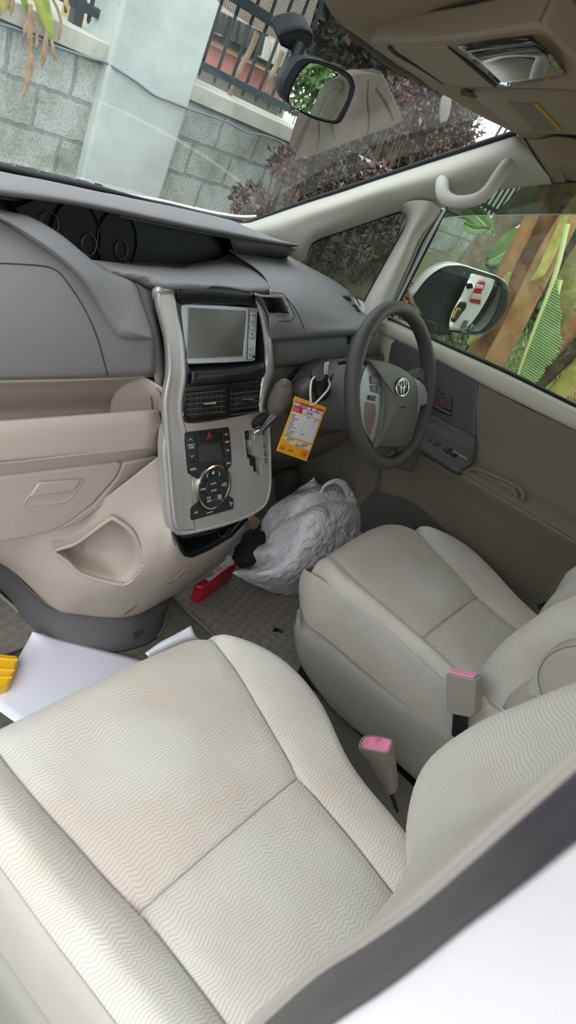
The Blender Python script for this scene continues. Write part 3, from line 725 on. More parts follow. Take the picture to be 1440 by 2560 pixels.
# sweeping band around the instrument binnacle
bl = [(-140, 462, .79), (0, 547, .735), (58, 588, .72), (117, 629, .705), (175, 675, .69), (219, 722, .675), (262, 795, .66), (286, 830, .65), (309, 847, .643), (344, 850, .641), (380, 849, .641)]
bu = [(-140, 470, .80), (0, 522, .765), (73, 540, .758), (146, 582, .738), (204, 629, .722), (251, 667, .712), (290, 686, .708), (338, 708, .702), (356, 755, .678), (370, 795, .66), (380, 830, .648)]
def mix(a, b, t, dy=0): return [(lerp(p[0], q[0], t), lerp(p[1], q[1], t), lerp(p[2], q[2], t) + dy) for p, q in zip(a, b)]
rows = [Rw([(p[0] - 1, p[1], p[2] + .03) for p in bl]), Rw([(p[0], p[1], p[2] + .006) for p in bl]), Rw(mix(bl, bu, .16, -.010)), Rw(mix(bl, bu, .30, -.014)), Rw(mix(bl, bu, .65, -.010)), Rw(mix(bl, bu, .95, -.002)), Rw([(p[0] + 1, p[1], p[2] + .02) for p in bu])]
surf('binnacle_band', rows, M_gray, dash, nu=5, nv=4)
# brow over the instruments
be = [(-140, 470, .955), (0, 489, .955), (158, 510, .957), (317, 539, .958), (475, 571, .956), (580, 590, .954), (686, 609, .950), (742, 617, .948)]
bb = [(-140, 405, .965), (0, 430, .965), (120, 452, .966), (264, 483, .966), (400, 510, .964), (500, 532, .962), (575, 550, .956), (604, 562, .950)]
rows = [Rw([(p[0], p[1] + 3, p[2] - .018) for p in be[:-1]] + [(740, 619, .946)], 'z'), Rw([(p[0], p[1], p[2] - .006) for p in be], 'z'),
        Rw([(p[0], p[1] - 5, p[2] + .002) for p in be], 'z'), Rw(mix(be, bb, .35, .006), 'z'), Rw(mix(be, bb, .7, .006), 'z'), Rw(bb, 'z'), Rw([(p[0], p[1] + 2, p[2] - .04) for p in bb], 'z')]
surf('instrument_brow', rows, M_gray, dash, nu=5, nv=4)
# underside of the brow
e1 = Rw([(p[0], p[1] + 2, p[2] - .012) for p in be], 'z')
e2 = [p + V((-.02 - .05 * (i == 8) - .03 * (i == 7), .13, -.035 - .02 * (i > 6))) for i, p in enumerate(e1)]
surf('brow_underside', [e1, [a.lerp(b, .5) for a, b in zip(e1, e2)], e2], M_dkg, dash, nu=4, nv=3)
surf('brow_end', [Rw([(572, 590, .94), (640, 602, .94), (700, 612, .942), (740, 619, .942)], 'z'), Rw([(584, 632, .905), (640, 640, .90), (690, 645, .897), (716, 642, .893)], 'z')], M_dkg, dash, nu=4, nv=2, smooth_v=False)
# dark cluster panel with dials
CN = V((-.24, 1, -.22)).normalized(); CP = V((-.10, .815, .87))
def CL(px, py, off=0): return U(px, py, pl=(CP + CN * off, CN))
clus = prism('gauge_cluster', [CL(x, y) for x, y in ((40, 520), (90, 500), (600, 560), (640, 600), (560, 640), (470, 690), (240, 690), (180, 640), (60, 560))], CN * .02, M_gloss, dash)
cex = V((1, .24, 0)).normalized(); cey = CN.cross(cex) * -1
if cey.z < 0: cey = -cey
def ring(c, r, w, m, par, a0=0, a1=360, nm='ring'):
    n = 40; P = [c + cex * math.cos(math.radians(a0 + (a1 - a0) * i / n)) * r + cey * math.sin(math.radians(a0 + (a1 - a0) * i / n)) * r for i in range(n + 1)]
    return tube(nm, P[:-1] if a1 - a0 == 360 else P, w, m, par, n=6, closed=a1 - a0 == 360)
M_ring = mat('dial ring', (60, 64, 62), .4); M_ring2 = mat('dial scale', (90, 104, 104), .5)
for px, py, r, r2, cx2, cy2 in ((190, 592, .055, .017, 223, 612), (292, 605, .052, .016, 305, 624)):
    g = lathe('gauge', [(r, -.004), (r, .004), (r * .97, .004), (r * .97, .001), (0, .001)], CL(px, py, -.001), -CN, mat('dial face', (8, 9, 9), .5, spec=.15), clus, n=48)
    c = CL(px, py, -.004); ring(c, r * .93, .0006, M_ring2, g, 60, 215)
    ring(CL(cx2, cy2, -.005), r2, .0011, M_ring, g)
ring(CL(124, 562, -.004), .018, .0008, M_ring, clus)
surf('binnacle_side', [Rw([(-140, 455, .82), (0, 489, .84), (70, 500, .87), (125, 506, .88)]), Rw([(-140, 480, .80), (0, 530, .79), (50, 545, .83), (84, 540, .86)])], M_dkg, dash, nu=3, nv=2, smooth_v=False)
# shelf between binnacle and centre stack
LE = [(225, 655), (262, 678), (300, 694), (325, 703), (345, 712), (350, 735)]
rows = [Rw([(225, 655), (330, 666), (400, 670), (462, 672), (514, 640), (570, 596)], 'z', .866),
        Rw([(262, 678), (345, 684), (420, 688), (500, 684), (560, 655), (596, 640)], 'z', .880),
        Rw([(300, 694), (355, 702), (430, 706), (520, 709), (600, 700), (640, 676)], 'z', .886),
        Rw([(325, 703), (370, 712), (440, 715), (540, 719), (620, 724), (674, 716)], 'z', .884),
        Rw([(345, 712), (385, 722), (440, 721), (540, 726), (625, 733), (676, 730)], 'z', .874),
        Rw([(350, 735), (390, 745), (440, 745), (540, 745), (625, 750), (676, 760)], 'y', .70)]
for r, (a, b) in zip(rows, LE): r[0] = U(a - 6, b - 2, y=.745); r[1] = U(*[v for v in PX(r[1])], y=max(r[1].y, .712) if r is not rows[0] else r[1].y)
surf('centre_shelf', rows, M_gray, dash, nu=6, nv=6)
# driver side pad
rows = [Rw([(550, 610, .905), (620, 626, .90), (680, 636, .893), (718, 641, .885)], 'z'),
        Rw([(598, 644, .900), (670, 655, .897), (740, 664, .888), (790, 679, .872)], 'z'),
        Rw([(634, 669, .897), (720, 690, .893), (800, 705, .88), (846, 711, .862)], 'z'),
        Rw([(660, 694, .892), (750, 725, .885), (830, 742, .868), (884, 743, .848)], 'z'),
        Rw([(672, 725, .881), (760, 766, .866), (850, 785, .850), (910, 776, .832)], 'z'),
        Rw([(672, 790, .643), (765, 806, .65), (860, 812, .66), (928, 808, .68)]),
        Rw([(673, 836, .640), (768, 830, .642), (846, 825, .645), (938, 822, .655)]),
        Rw([(673, 846, .650), (768, 840, .652), (846, 835, .655), (940, 832, .665)]),
        Rw([(673, 850, .690), (768, 844, .69), (846, 839, .69), (940, 836, .69)])]
pk = [(650, 741), (703, 743), (721, 783), (673, 784)]
surfcut('driver_pad', rows, M_gray, dash, pk, nu=16, nv=9)
rows = [Rw([(673, 848, .685), (768, 842, .685), (860, 837, .685), (945, 834, .69)]), Rw([(673, 862, .672), (768, 856, .672), (860, 848, .672), (945, 845, .68)]),
        Rw([(676, 900, .660), (768, 892, .660), (880, 878, .665), (950, 870, .675)]), Rw([(678, 912, .664), (768, 905, .664), (882, 890, .668), (950, 884, .68)]), Rw([(678, 917, .69), (768, 909, .69), (884, 894, .69), (950, 888, .70)])]
surf('knee_band', rows, M_gray2, dash, nu=6, nv=4)
box('notch', U(871, 850, y=.668), (.006, .012, .022), M_black, dash, bevel=.001)
pr = [U(x, y, y=.645) for x, y in ((648, 740), (704, 742), (722, 785), (672, 786))]
bowl('coin_pocket', pr, None, V((.015, .05, -.012)), M_dkg, dash, k=.8, sm=1)
tube('pocket_rim', pr, .0028, M_gray, dash, n=8, closed=True)
tube('lid_seam', [U(x, y, y=yy) for x, y, yy in ((604, 727, .668), (640, 729, .665), (700, 733, .656), (712, 742, .650), (736, 785, .641), (732, 798, .640), (715, 803, .638), (672, 803, .638))], .0009, M_seam, dash, n=6, sm=3)
tube('lid_seam', [U(x, y, y=yy) for x, y, yy in ((716, 745, .652), (735, 768, .648), (752, 800, .643), (762, 828, .640), (766, 842, .650))], .0011, M_seam, dash, n=6, sm=3)
# side air vent at the door
vent = thing('air_vent', '', '', loc=(0, 0, 0)); 
for k in ('label', 'category'):
    if k in vent: del vent[k]
vent.parent = dash; vent.location = -V(dash.location)
for i, (x, y) in enumerate(((872, 748), (888, 768), (894, 779), (899, 790), (904, 801))):
    p = [(x - 10, y - 6), (x + 4, y - 5), (x + 9, y + 5), (x - 3, y + 3)] if i == 0 else [(x - 9, y - 4), (x + 6, y - 4), (x + 9, y + 4), (x - 5, y + 3)]
    q = [U(a, b, y=.79 - i * .018) for a, b in p]
    prism('slot', q, (0, .01, 0), M_black, vent, bevel=.0008)
tube('rim', [U(x, y, y=.79) for x, y in ((866, 738), (884, 740), (898, 760), (912, 786), (918, 806))], .0025, M_gray, vent, n=8, sm=3)

# passenger side, lower half
rows = [Rw([(-140, 950), (0, 948), (200, 944), (392, 934)], 'y', .665), Rw([(-140, 972), (0, 968), (200, 962), (395, 950)], 'y', .705), Rw([(-140, 1030), (0, 1022), (200, 1012), (400, 1000)], 'y', .735), Rw([(-140, 1068), (0, 1060), (200, 1047), (402, 1034)], 'y', .725)]
surf('storage_recess', rows, M_beige, dash, nu=5, nv=5)
rows = [Rw([(350, 942, .69), (368, 945, .66), (392, 958, .64), (410, 970, .63)]), Rw([(300, 968, .715), (345, 965, .68), (380, 978, .65), (408, 990, .63)]), Rw([(278, 1005, .72), (335, 1005, .69), (382, 1008, .66), (408, 1012, .63)]), Rw([(275, 1042, .71), (335, 1040, .69), (385, 1036, .66), (408, 1034, .63)])]
surf('recess_cheek', rows, M_beige, dash, nu=5, nv=4)
tube('cheek_seam', Rw([(350, 943, .685), (368, 958, .662), (378, 990, .652), (381, 1030, .655)]), .001, M_seam, dash, n=6, sm=3)
rows = [Rw([(-140, 1070), (0, 1060), (200, 1045), (392, 1030)], 'y', .72), Rw([(-140, 1068), (0, 1058), (200, 1043), (390, 1028)], 'y', .625), Rw([(-140, 1074), (0, 1064), (200, 1049), (395, 1033)], 'y', .612),
        Rw([(-140, 1112), (0, 1104), (200, 1088), (402, 1068)], 'y', .606), Rw([(-140, 1160), (0, 1153), (200, 1131), (405, 1108)], 'y', .604), Rw([(-140, 1166), (0, 1159), (200, 1137), (405, 1114)], 'y', .607), Rw([(-140, 1197), (0, 1190), (200, 1165), (405, 1136)], 'y', .635), Rw([(-140, 1199), (0, 1192), (200, 1167), (405, 1138)], 'y', .68)]
surf('shelf_lip', rows, M_beige, dash, nu=4, nv=4)
gb = Rw([(-140, 1208), (0, 1194), (150, 1176), (295, 1157), (306, 1161), (290, 1195), (230, 1262), (170, 1308), (128, 1331), (60, 1346), (0, 1356), (-140, 1375)], 'y', .618)
glove = prism('glovebox_door', gb, (0, .05, 0), M_beige, dash, bevel=.004)
bowl('handle_recess', Rw([(54, 1266), (95, 1206), (206, 1197), (211, 1203), (176, 1250), (150, 1260)], 'y', .6165), None, V((0, .012, 0)), M_beige, glove, k=.8, sm=1)
prism('handle', Rw([(74, 1243), (98, 1208), (203, 1199), (184, 1228)], 'y', .612), (0, .006, 0), M_beige, glove, bevel=.0025)
co_ = Rw([(310, 1158), (402, 1140), (408, 1142), (380, 1165), (320, 1212), (252, 1268), (200, 1306), (165, 1322), (128, 1331), (175, 1305), (235, 1262), (292, 1198)], 'y', .622)
prism('glovebox_corner', co_, (0, .04, 0), M_beige, dash, bevel=.004)

# ---- lower centre console
cons = thing('centre_console', 'beige lower centre console with side pocket under the control panel', 'console', loc=(0, .6, 0))
rows = [Rw([(-140, 1345, .77), (60, 1335, .72), (170, 1312, .67), (300, 1215, .61), (404, 1135, .600), (440, 1120, .63), (560, 1120, .65), (660, 1120, .67)]),
        Rw([(-140, 1362, .78), (50, 1370, .73), (165, 1358, .655), (300, 1275, .60), (418, 1240, .565), (445, 1240, .58), (560, 1240, .60), (655, 1235, .62)]),
        Rw([(-140, 1370, .80), (40, 1398, .745), (155, 1410, .650), (290, 1370, .585), (405, 1340, .532), (450, 1345, .515), (560, 1340, .535), (632, 1285, .60)]),
        Rw([(-140, 1360, .84), (30, 1412, .77), (145, 1462, .655), (280, 1462, .575), (375, 1445, .540), (455, 1425, .530), (540, 1390, .56), (612, 1310, .64)]),
        Rw([(-140, 1352, .88), (15, 1412, .81), (132, 1512, .685), (200, 1530, .65), (322, 1535, .592), (410, 1497, .575), (505, 1436, .61), (598, 1342, .68)]),
        Rw([(-140, 1352, .91), (15, 1405, .86), (135, 1505, .73), (205, 1520, .69), (322, 1525, .64), (405, 1487, .63), (500, 1426, .66), (590, 1335, .72)])]
pkt = [(136, 1379), (165, 1367), (180, 1362), (209, 1345), (272, 1299), (292, 1301), (335, 1337), (357, 1410), (323, 1457), (282, 1458), (204, 1435), (170, 1405)]
bin_px = [(434, 1325), (455, 1330), (520, 1322), (608, 1288), (612, 1297), (574, 1335), (520, 1366), (480, 1384), (463, 1382), (453, 1370)]
body = surfcut('console_body', rows, M_beige, cons, [pkt, bin_px], nu=22, nv=22)
ypk = lambda x, y: .66 - (x - 136) * .00045 + (1379 - y) * .0001
rimp = [U(x, y, y=ypk(x, y) - .012) for x, y in pkt]
bowl('side_pocket', rimp, None, V((.02, .085, -.01)), M_beige, cons, k=.62, sm=2)
tube('pocket_rim', spline(rimp, 3, True), .0045, M_beige, cons, n=10, closed=True)
surf('pocket_divider', [Rw([(200, 1350, .66), (208, 1375, .67), (210, 1400, .67)]), Rw([(220, 1345, .69), (226, 1378, .70), (228, 1402, .70)])], M_beige, cons, nu=3, nv=2, smooth_v=False)
for pts in ([(404, 1140, .598), (416, 1240, .563), (428, 1330, .517), (438, 1362, .512)], [(310, 1536, .588), (345, 1508, .567), (392, 1462, .548), (430, 1455, .538), (500, 1428, .578)],):
    tube('seam', [p - V((0, .0015, 0)) for p in Rw(pts)], .001, M_seam, cons, n=6, sm=4)
for pts in ([(436, 1445, .526), (462, 1418, .521), (548, 1385, .545), (536, 1402, .55), (436, 1445, .526)], [(436, 1475, .536), (500, 1450, .568), (532, 1420, .572), (520, 1440, .58), (436, 1475, .536)]):
    tube('vent_ridge', [p - V((0, .002, 0)) for p in Rw(pts)], .0012, mat('beige plastic dark', (150, 140, 128), .6), cons, n=6)
rows = [Rw([(-140, 1335), (0, 1400), (70, 1466), (140, 1518), (230, 1530), (330, 1530), (400, 1500), (418, 1480)], 'z', .115), Rw([(-140, 1345), (0, 1412), (68, 1476), (138, 1526), (230, 1541), (330, 1540), (402, 1512), (420, 1500)], 'z', .085),
        Rw([(-140, 1370), (0, 1450), (64, 1530), (130, 1575), (250, 1600), (345, 1590), (398, 1558), (418, 1515)], 'z', .03), Rw([(-140, 1385), (0, 1474), (60, 1558), (125, 1600), (255, 1631), (345, 1617), (394, 1588), (415, 1530)], 'z', .0)]
surf('console_foot', rows, M_foot, cons, nu=6, nv=4)
e = Rw([(330, 1578), (356, 1570), (356, 1590), (332, 1598)], 'y', .585)
prism('foot_badge', e, (0, -.002, 0), M_foot, cons, bevel=.0008)
for k in range(3): tube('badge_rib', Rw([(335, 1583 + 4 * k), (351, 1578 + 4 * k)], 'y', .5825), .0006, M_dkg, cons, n=6)
tube('foot_lip', Rw([(385, 1592), (398, 1585), (412, 1555), (417, 1520), (415, 1500)], 'z', .003), .004, mat('foot lip', (150, 144, 134), .7), cons, n=8, sm=4)
# open bin under the silver panel
bn = Rw([(430, 1325, .515), (452, 1340, .515), (520, 1330, .515), (612, 1285, .54), (616, 1296, .545), (575, 1338, .53), (520, 1370, .515), (478, 1388, .508), (460, 1385, .508), (450, 1372, .510)])
bn = [p + V((0, -.004, 0)) for p in bn]
bowl('lower_bin', bn, None, V((0, .05, .0)), mat('bin black', (20, 22, 24), .35), cons, k=.8, sm=1)
tube('bin_rim', bn, .0035, MATS['bin black'], cons, n=8, closed=True)
tube('bin_loop', Rw([(545, 1328, .535), (552, 1342, .53), (560, 1338, .53), (575, 1318, .535)]), .0012, M_dkg, cons, n=6, sm=3)
# ================================================================== CONTROL PANEL (centre stack)
PO = V((-.10, .663, .848)); PNn = V((0, -.932, .361)).normalized(); PUp = V((0, .361, .932)).normalized()
def PA(px, py, off=0.0): return U(px, py, pl=(PO + PNn * off, PNn))
def PL_(pts, off=0.0): return [PA(p[0], p[1], off + (p[2] if len(p) > 2 else 0)) for p in pts]
stack = thing('control_panel', 'silver framed control panel with screen, air vents and climate buttons', 'control panel', loc=(0, .66, .5))
# side housing in dash grey
surf('panel_housing', [Rw([(338, 706, .715), (352, 745, .70), (372, 795, .68), (381, 850, .66), (387, 942, .65), (402, 990, .62), (402, 1030, .61)]), [PA(384, 733, -.034), PA(388, 775, -.034), PA(402, 830, -.034), PA(410, 875, -.034), PA(412, 935, -.034), PA(403, 990, -.034), PA(402, 1030, -.034)]], M_gray, stack, nu=5, nv=2, smooth_v=False)
surf('panel_housing', [[PA(384, 733, -.034), PA(410, 724, -.034), PA(500, 724, -.034), (PA(600, 730, -.034)), PA(640, 738, -.034)], [PA(384, 728, -.012), PA(410, 720, -.012), PA(500, 722, -.012), PA(600, 728, -.012), PA(640, 736, -.012)]], M_gray, stack, nu=4, nv=2, smooth_v=False)
# left rail: outer edge, bright crest, flat face, inner lip
Lo = [(386, 733), (387, 764), (403, 827), (410, 868), (412, 931), (403, 985), (401, 1022), (407, 1097), (415, 1202), (425, 1300), (436, 1326)]
Li = [(436, 724), (444, 785), (458, 847), (464, 910), (464, 952), (456, 1006), (458, 1043), (472, 1100), (482, 1202), (486, 1290), (488, 1326)]
rows = [PL_([(x + 3, y) for x, y in Lo], -.038), PL_([(x, y) for x, y in Lo], -.022), PL_([(x + 3, y) for x, y in Lo], -.006), PL_([(x + 12, y) for x, y in Lo], .004), PL_([(x + 22, y) for x, y in Lo], .003),
        [PA(lerp(a[0] + 22, b[0], .6), lerp(a[1], b[1], .6), .001) for a, b in zip(Lo, Li)], PL_(Li, .0), PL_([(x + 2, y) for x, y in Li], -.014)]
surf('side_rail', rows, M_silver, stack, nu=5, nv=4)
Ro = [(636, 737), (652, 744), (663, 768), (674, 827), (679, 889), (681, 931), (667, 972), (656, 1014), (654, 1035)]
Ri = [(630, 745), (644, 762), (655, 797), (663, 847), (666, 890), (664, 918), (651, 977), (649, 1010), (649, 1027)]
rows = [PL_([(x - 1, y) for x, y in Ro], -.035), PL_(Ro, -.014), PL_([(lerp(a[0], b[0], .25), lerp(a[1], b[1], .25)) for a, b in zip(Ro, Ri)], .001), PL_([(lerp(a[0], b[0], .7), lerp(a[1], b[1], .7)) for a, b in zip(Ro, Ri)], .002), PL_(Ri, -.001), PL_([(x - 1, y) for x, y in Ri], -.014)]
surf('side_rail', rows, M_silver, stack, nu=5, nv=4)
tube('rail_cap', [PA(389, 744, -.022), PA(391, 732, -.014), PA(400, 725, -.008), PA(418, 722, -.006), PA(436, 724, -.006)], [.006, .008, .0085, .008, .006], M_silver, stack, n=12, sm=4)
# lower silver face
fo = [(455, 1030), (460, 1046), (470, 1058), (527, 1053), (590, 1042), (640, 1030), (652, 1022), (666, 1042), (671, 1090), (673, 1160), (673, 1215), (664, 1254), (640, 1277), (600, 1296), (548, 1313), (480, 1329), (452, 1332), (438, 1327), (426, 1304), (417, 1202), (411, 1120), (420, 1060)]
gate_px = [(609, 1078), (636, 1072), (634, 1081), (637, 1087), (636, 1098), (633, 1101), (624, 1102), (626, 1120), (631, 1121), (634, 1139), (641, 1141), (644, 1145), (651, 1145), (654, 1184), (650, 1187), (644, 1188), (640, 1179), (634, 1180), (631, 1165), (624, 1165), (622, 1146), (617, 1145)]
bm = bmesh.new()
def ringloops(bm, outer, inner, d):
    """plate with an opening: outer and inner outlines bridged, both sunk by d"""
    n = len(outer)
    o1 = [bm.verts.new(p) for p in outer]; i1 = [bm.verts.new(p) for p in inner]
    o2 = [bm.verts.new(p + d) for p in outer]; i2 = [bm.verts.new(p + d) for p in inner]
    for k in range(n):
        j = (k + 1) % n
        bm.faces.new((o1[k], o1[j], i1[j], i1[k])); bm.faces.new((o2[j], o2[k], i2[k], i2[j]))
        bm.faces.new((o1[j], o1[k], o2[k], o2[j])); bm.faces.new((i1[k], i1[j], i2[j], i2[k]))
def closedres(pts, n, c):
    """resample a closed outline at equal angles about c (star shaped)"""
    P = pts + [pts[0]]; out = []
    e1 = EX; e2 = PUp
    segs = [((p - c).dot(e1), (p - c).dot(e2), p) for p in P]
    for k in range(n):
        a = 2 * math.pi * k / n; dx, dy = math.cos(a), math.sin(a); best = None
        for (x1, y1, p1), (x2, y2, p2) in zip(segs, segs[1:]):
            den = dx * (y2 - y1) - dy * (x2 - x1)
            if abs(den) < 1e-12: continue
            t = (x1 * (y2 - y1) - y1 * (x2 - x1)) / den; s = (x1 * dy - y1 * dx) / den
            if t > 0 and -1e-6 <= s <= 1 + 1e-6 and (best is None or t > best[0]): best = (t, p1.lerp(p2, min(1, max(0, s))))
        out.append(best[1])
    return out
# face as a filled polygon with the shift gate cut out
fp = spline([PA(x, y, 0) for x, y in fo], 3, True); gp = [PA(x, y, 0) for x, y in gate_px]
def filled(name, outer, holes, d, m, parent, bevel=0):
    bm = bmesh.new(); es = []
    loops = [outer] + holes; tops = []
    for lp in loops:
        vs = [bm.verts.new(p) for p in lp]; tops.append(vs)
        for a, b in zip(vs, vs[1:] + vs[:1]): es.append(bm.edges.new((a, b)))
    bmesh.ops.triangle_fill(bm, use_beauty=True, use_dissolve=False, edges=es)
    fs = list(bm.faces)
    r = bmesh.ops.extrude_face_region(bm, geom=fs)
    bmesh.ops.translate(bm, verts=[e for e in r['geom'] if isinstance(e, bmesh.types.BMVert)], vec=d)
    return finish(bm, name, m, parent, bevel=bevel, angle=30)
face = filled('silver_face', fp, [gp], -PNn * .02, M_silver, stack)
tube('edge_lip', spline([PA(x, y, -.004) for x, y in fo[6:]], 3), .0055, M_silver, stack, n=10)
tube('gate_rim', [PA(x, y, .0005) for x, y in gate_px], .0011, M_silver, stack, n=6, closed=True)
prism('gate_well', [PA(x, y, -.017) for x, y in ((600, 1068), (645, 1060), (665, 1140), (665, 1195), (630, 1200), (605, 1150))], -PNn * .004, M_black, stack)
# black fascia with screen recess
bo = [(438, 727), (500, 724), (570, 728), (632, 741), (644, 762), (655, 797), (663, 847), (666, 890), (664, 920), (655, 960), (650, 980), (466, 985), (465, 930), (464, 905), (458, 847), (446, 790)]
bi = [(451, 762), (520, 757), (600, 762), (648, 769), (655, 800), (660, 850), (661, 900), (650, 917), (600, 926), (548, 931), (500, 934), (480, 933), (472, 920), (466, 880), (460, 840), (454, 790)]
cc = PA(556, 850)
n_ = 96
bm = bmesh.new(); ringloops(bm, closedres([PA(x, y, -.003) for x, y in bo], n_, cc), closedres([PA(x, y, -.003) for x, y in bi], n_, cc), -PNn * .03)
finish(bm, 'fascia', M_black, stack, angle=30)
prism('fascia_back', PL_([(445, 750), (655, 755), (668, 925), (470, 945)], -.028), -PNn * .01, M_black, stack)
surf('fascia_brow', [PL_([(438, 726), (500, 722), (570, 727), (634, 740)], -.004), PL_([(438, 722), (500, 719), (570, 723), (634, 736)], .006), PL_([(442, 740), (500, 736), (570, 741), (636, 752)], .004), PL_([(447, 757), (510, 752), (590, 757), (644, 766)], -.006)], M_black, stack, nu=4, nv=4)
surf('fascia_sill', [PL_([(470, 918), (540, 914), (610, 910), (660, 898)], -.022), PL_([(474, 930), (545, 926), (612, 918), (660, 906)], -.006), PL_([(478, 940), (548, 937), (615, 928), (661, 914)], .001), PL_([(474, 960), (545, 957), (612, 950), (660, 940)], -.001)], M_black, stack, nu=4, nv=4)
# screen unit
scr = prism('display_screen', PL_([(453, 763), (466, 760), (550, 763), (640, 769), (645, 773), (644, 785), (638, 900), (634, 903), (560, 907), (472, 910), (466, 907), (460, 850)], -.003), -PNn * .02, mat('screen silver', (176, 178, 180), .35, metal=.35), stack, bevel=.0015)
def screen_mat():
    m = bpy.data.materials.new('screen glass'); m.use_nodes = True; b = m.node_tree.nodes['Principled BSDF']
    b.inputs['Base Color'].default_value = s2l((74, 72, 62)); b.inputs['Roughness'].default_value = .22; b.inputs['Specular IOR Level'].default_value = .7
    return m
prism('lcd_panel', PL_([(471, 769), (617, 777), (608, 891), (467, 898)], -.0022), -PNn * .003, screen_mat(), scr)
tube('screen_edge', PL_([(471, 769), (617, 777), (608, 891), (467, 898)], -.0018), .0008, mat('screen edge', (206, 206, 206), .3, metal=.3), scr, n=6, closed=True)
tube('screen_groove', PL_([(623, 770), (617, 900)], -.0022), .0007, M_seam, scr, n=6)
M_btn = mat('silver button', (168, 170, 172), .35, metal=.3)
for (x, y, w, h) in ((634, 784, 7, 5), (634, 797, 7, 8), (632, 819, 6, 6), (629, 868, 7, 5), (629, 882, 7, 5), (627, 895, 6, 4)):
    prism('button', PL_([(x - w, y - h), (x + w - 1, y - h + 1), (x + w - 2, y + h), (x - w, y + h - 1)], .0002), -PNn * .003, M_btn, scr, bevel=.0012)
lathe('button', [(.0105, 0), (.0105, .001), (.009, .0018), (0, .0018)], PA(631, 836, -.003), PNn, M_btn, scr, n=28)
text('button_symbol', 'A', PA(631, 836, .0002), .009, EX, PUp, M_black, scr)
lathe('socket', [(.003, 0), (.003, .001), (.0022, .001), (0, -.001)], PA(634, 892, -.0022), PNn, M_black, scr, n=16)
# air vents
M_slat = mat('vent slat', (58, 60, 61), .4)
prism('vent_surround', PL_([(465, 965), (560, 958), (655, 950), (652, 985), (649, 1022), (640, 1031), (590, 1043), (527, 1054), (470, 1059), (460, 1045), (458, 1020), (462, 990)], -.0005), -PNn * .03, M_black, stack, bevel=.002)
for vo_, tabp, fx in (([(463, 978), (566, 972), (566, 1038), (476, 1052), (464, 1044)], (524, 1009), (470, 560)), ([(577, 971), (652, 964), (643, 1022), (577, 1034)], (621, 999), (580, 645))):
    v = bowl('air_vent', PL_(vo_, .0006), None, -PNn * .003, mat('vent shadow', (14, 15, 16), .6), stack, k=.95, sm=1)
    x0, x1 = fx
    for k in range(7):
        x = lerp(x0 + 6, x1 - 8, k / 6)
        prism('fin', PL_([(x, 984), (x + 5, 984), (x + 4, 1036 - (x - 470) * .10), (x - 1, 1036 - (x - 470) * .10)], .0005), -PNn * .002, mat('vent fin', (52, 52, 52), .6), v)
    for k in range(5):
        y = 984 + k * 13
        a, b = (x0 - 3, y + 1), (x1 + 2, y - 7)
        pts = PL_([a, b], .004)
        bm = bmesh.new(); bm_tube(bm, pts, .0016, 8); finish(bm, 'slat', M_slat, v)
    tube('vent_tab', PL_([(tabp[0] - 15, tabp[1] + 1), (tabp[0] + 14, tabp[1] - 1)], .007), [.0022, .003], M_chrome, v, n=10)
tube('vent_lip', PL_([(461, 1040), (468, 1054), (527, 1050), (590, 1039), (640, 1027), (648, 1018)], .001), .0022, M_black, stack, n=8, sm=3)
# climate control
clim = prism('climate_control', PL_([(462, 1084), (466, 1081), (570, 1068), (573, 1072), (579, 1137), (579, 1163), (565, 1180), (560, 1200), (497, 1205), (494, 1197), (470, 1183), (467, 1150), (463, 1110)], .0025), -PNn * .004, M_black, stack, bevel=.001)
M_key = mat('button black', (34, 36, 37), .42)
for q in ([(465, 1087), (487, 1083), (494, 1152), (470, 1155)], [(470, 1158), (494, 1154), (495, 1193), (473, 1180)], [(556, 1075), (569, 1072), (576, 1136), (562, 1139)], [(562, 1142), (577, 1139), (577, 1162), (565, 1176)]):
    prism('button', PL_(q, .0045), -PNn * .003, M_key, clim, bevel=.0008)
prism('hazard_button', PL_([(490, 1083), (554, 1075), (556, 1096), (492, 1103)], .0045), -PNn * .003, mat('hazard key', (30, 31, 32), .25), clim, bevel=.001)
prism('lcd_panel', PL_([(494, 1115), (549, 1107), (556, 1148), (497, 1158)], .0033), -PNn * .001, mat('climate lcd', (50, 50, 47), .3), clim)
tri = PL_([(524, 1081), (532, 1096), (518, 1098)], .0054); trc = sum(tri, V()) / 3
tube('hazard_symbol', tri, .0007, mat('hazard red', (210, 40, 52), .5), clim, n=6, closed=True)
tube('hazard_symbol', [trc + (p - trc) * .45 for p in tri], .0006, MATS['hazard red'], clim, n=6, closed=True)
T = lambda s, x, y, h, off=.0049, sx=1.0, par=clim, b=.0: text('legend', s, PA(x, y, off), h, EX, PUp, M_white, par, ext=.0001, sx=sx, bold=b)
def zt(zx, zy): return 440 + zx / 5.54, 1040 + zy / 5.54
def strokes(pts_list, off, r=.0005, par=clim, m=M_white):
    for pts in pts_list: tube('symbol', [PA(*zt(*p), off) for p in pts], r, m, par, n=6)
strokes([[(178, 340), (202, 308), (228, 338)], [(197, 545), (222, 573), (246, 542)], [(678, 270), (698, 240), (720, 266)], [(694, 460), (714, 490), (733, 457)]], .0052)
T('PASSENGER', *zt(208, 400), .0042, sx=.85); T('TEMP', *zt(212, 440), .0066, sx=.95); T('REAR', *zt(238, 738), .0068, sx=1); T('TEMP', *zt(706, 362), .0060, sx=.85); T('DUAL', *zt(729, 653), .0058, sx=.85)
low = prism('climate_button_bar', PL_([(476, 1273), (479, 1268), (497, 1253), (520, 1245), (566, 1236), (584, 1247), (584, 1269), (582, 1273), (482, 1301), (477, 1298)], .0025), -PNn * .004, M_key, stack, bevel=.001)
T('A/C', *zt(280, 1337), .0062, .0035, par=low); T('PASSENGER', *zt(465, 1337), .0040, .0035, sx=.85, par=low)
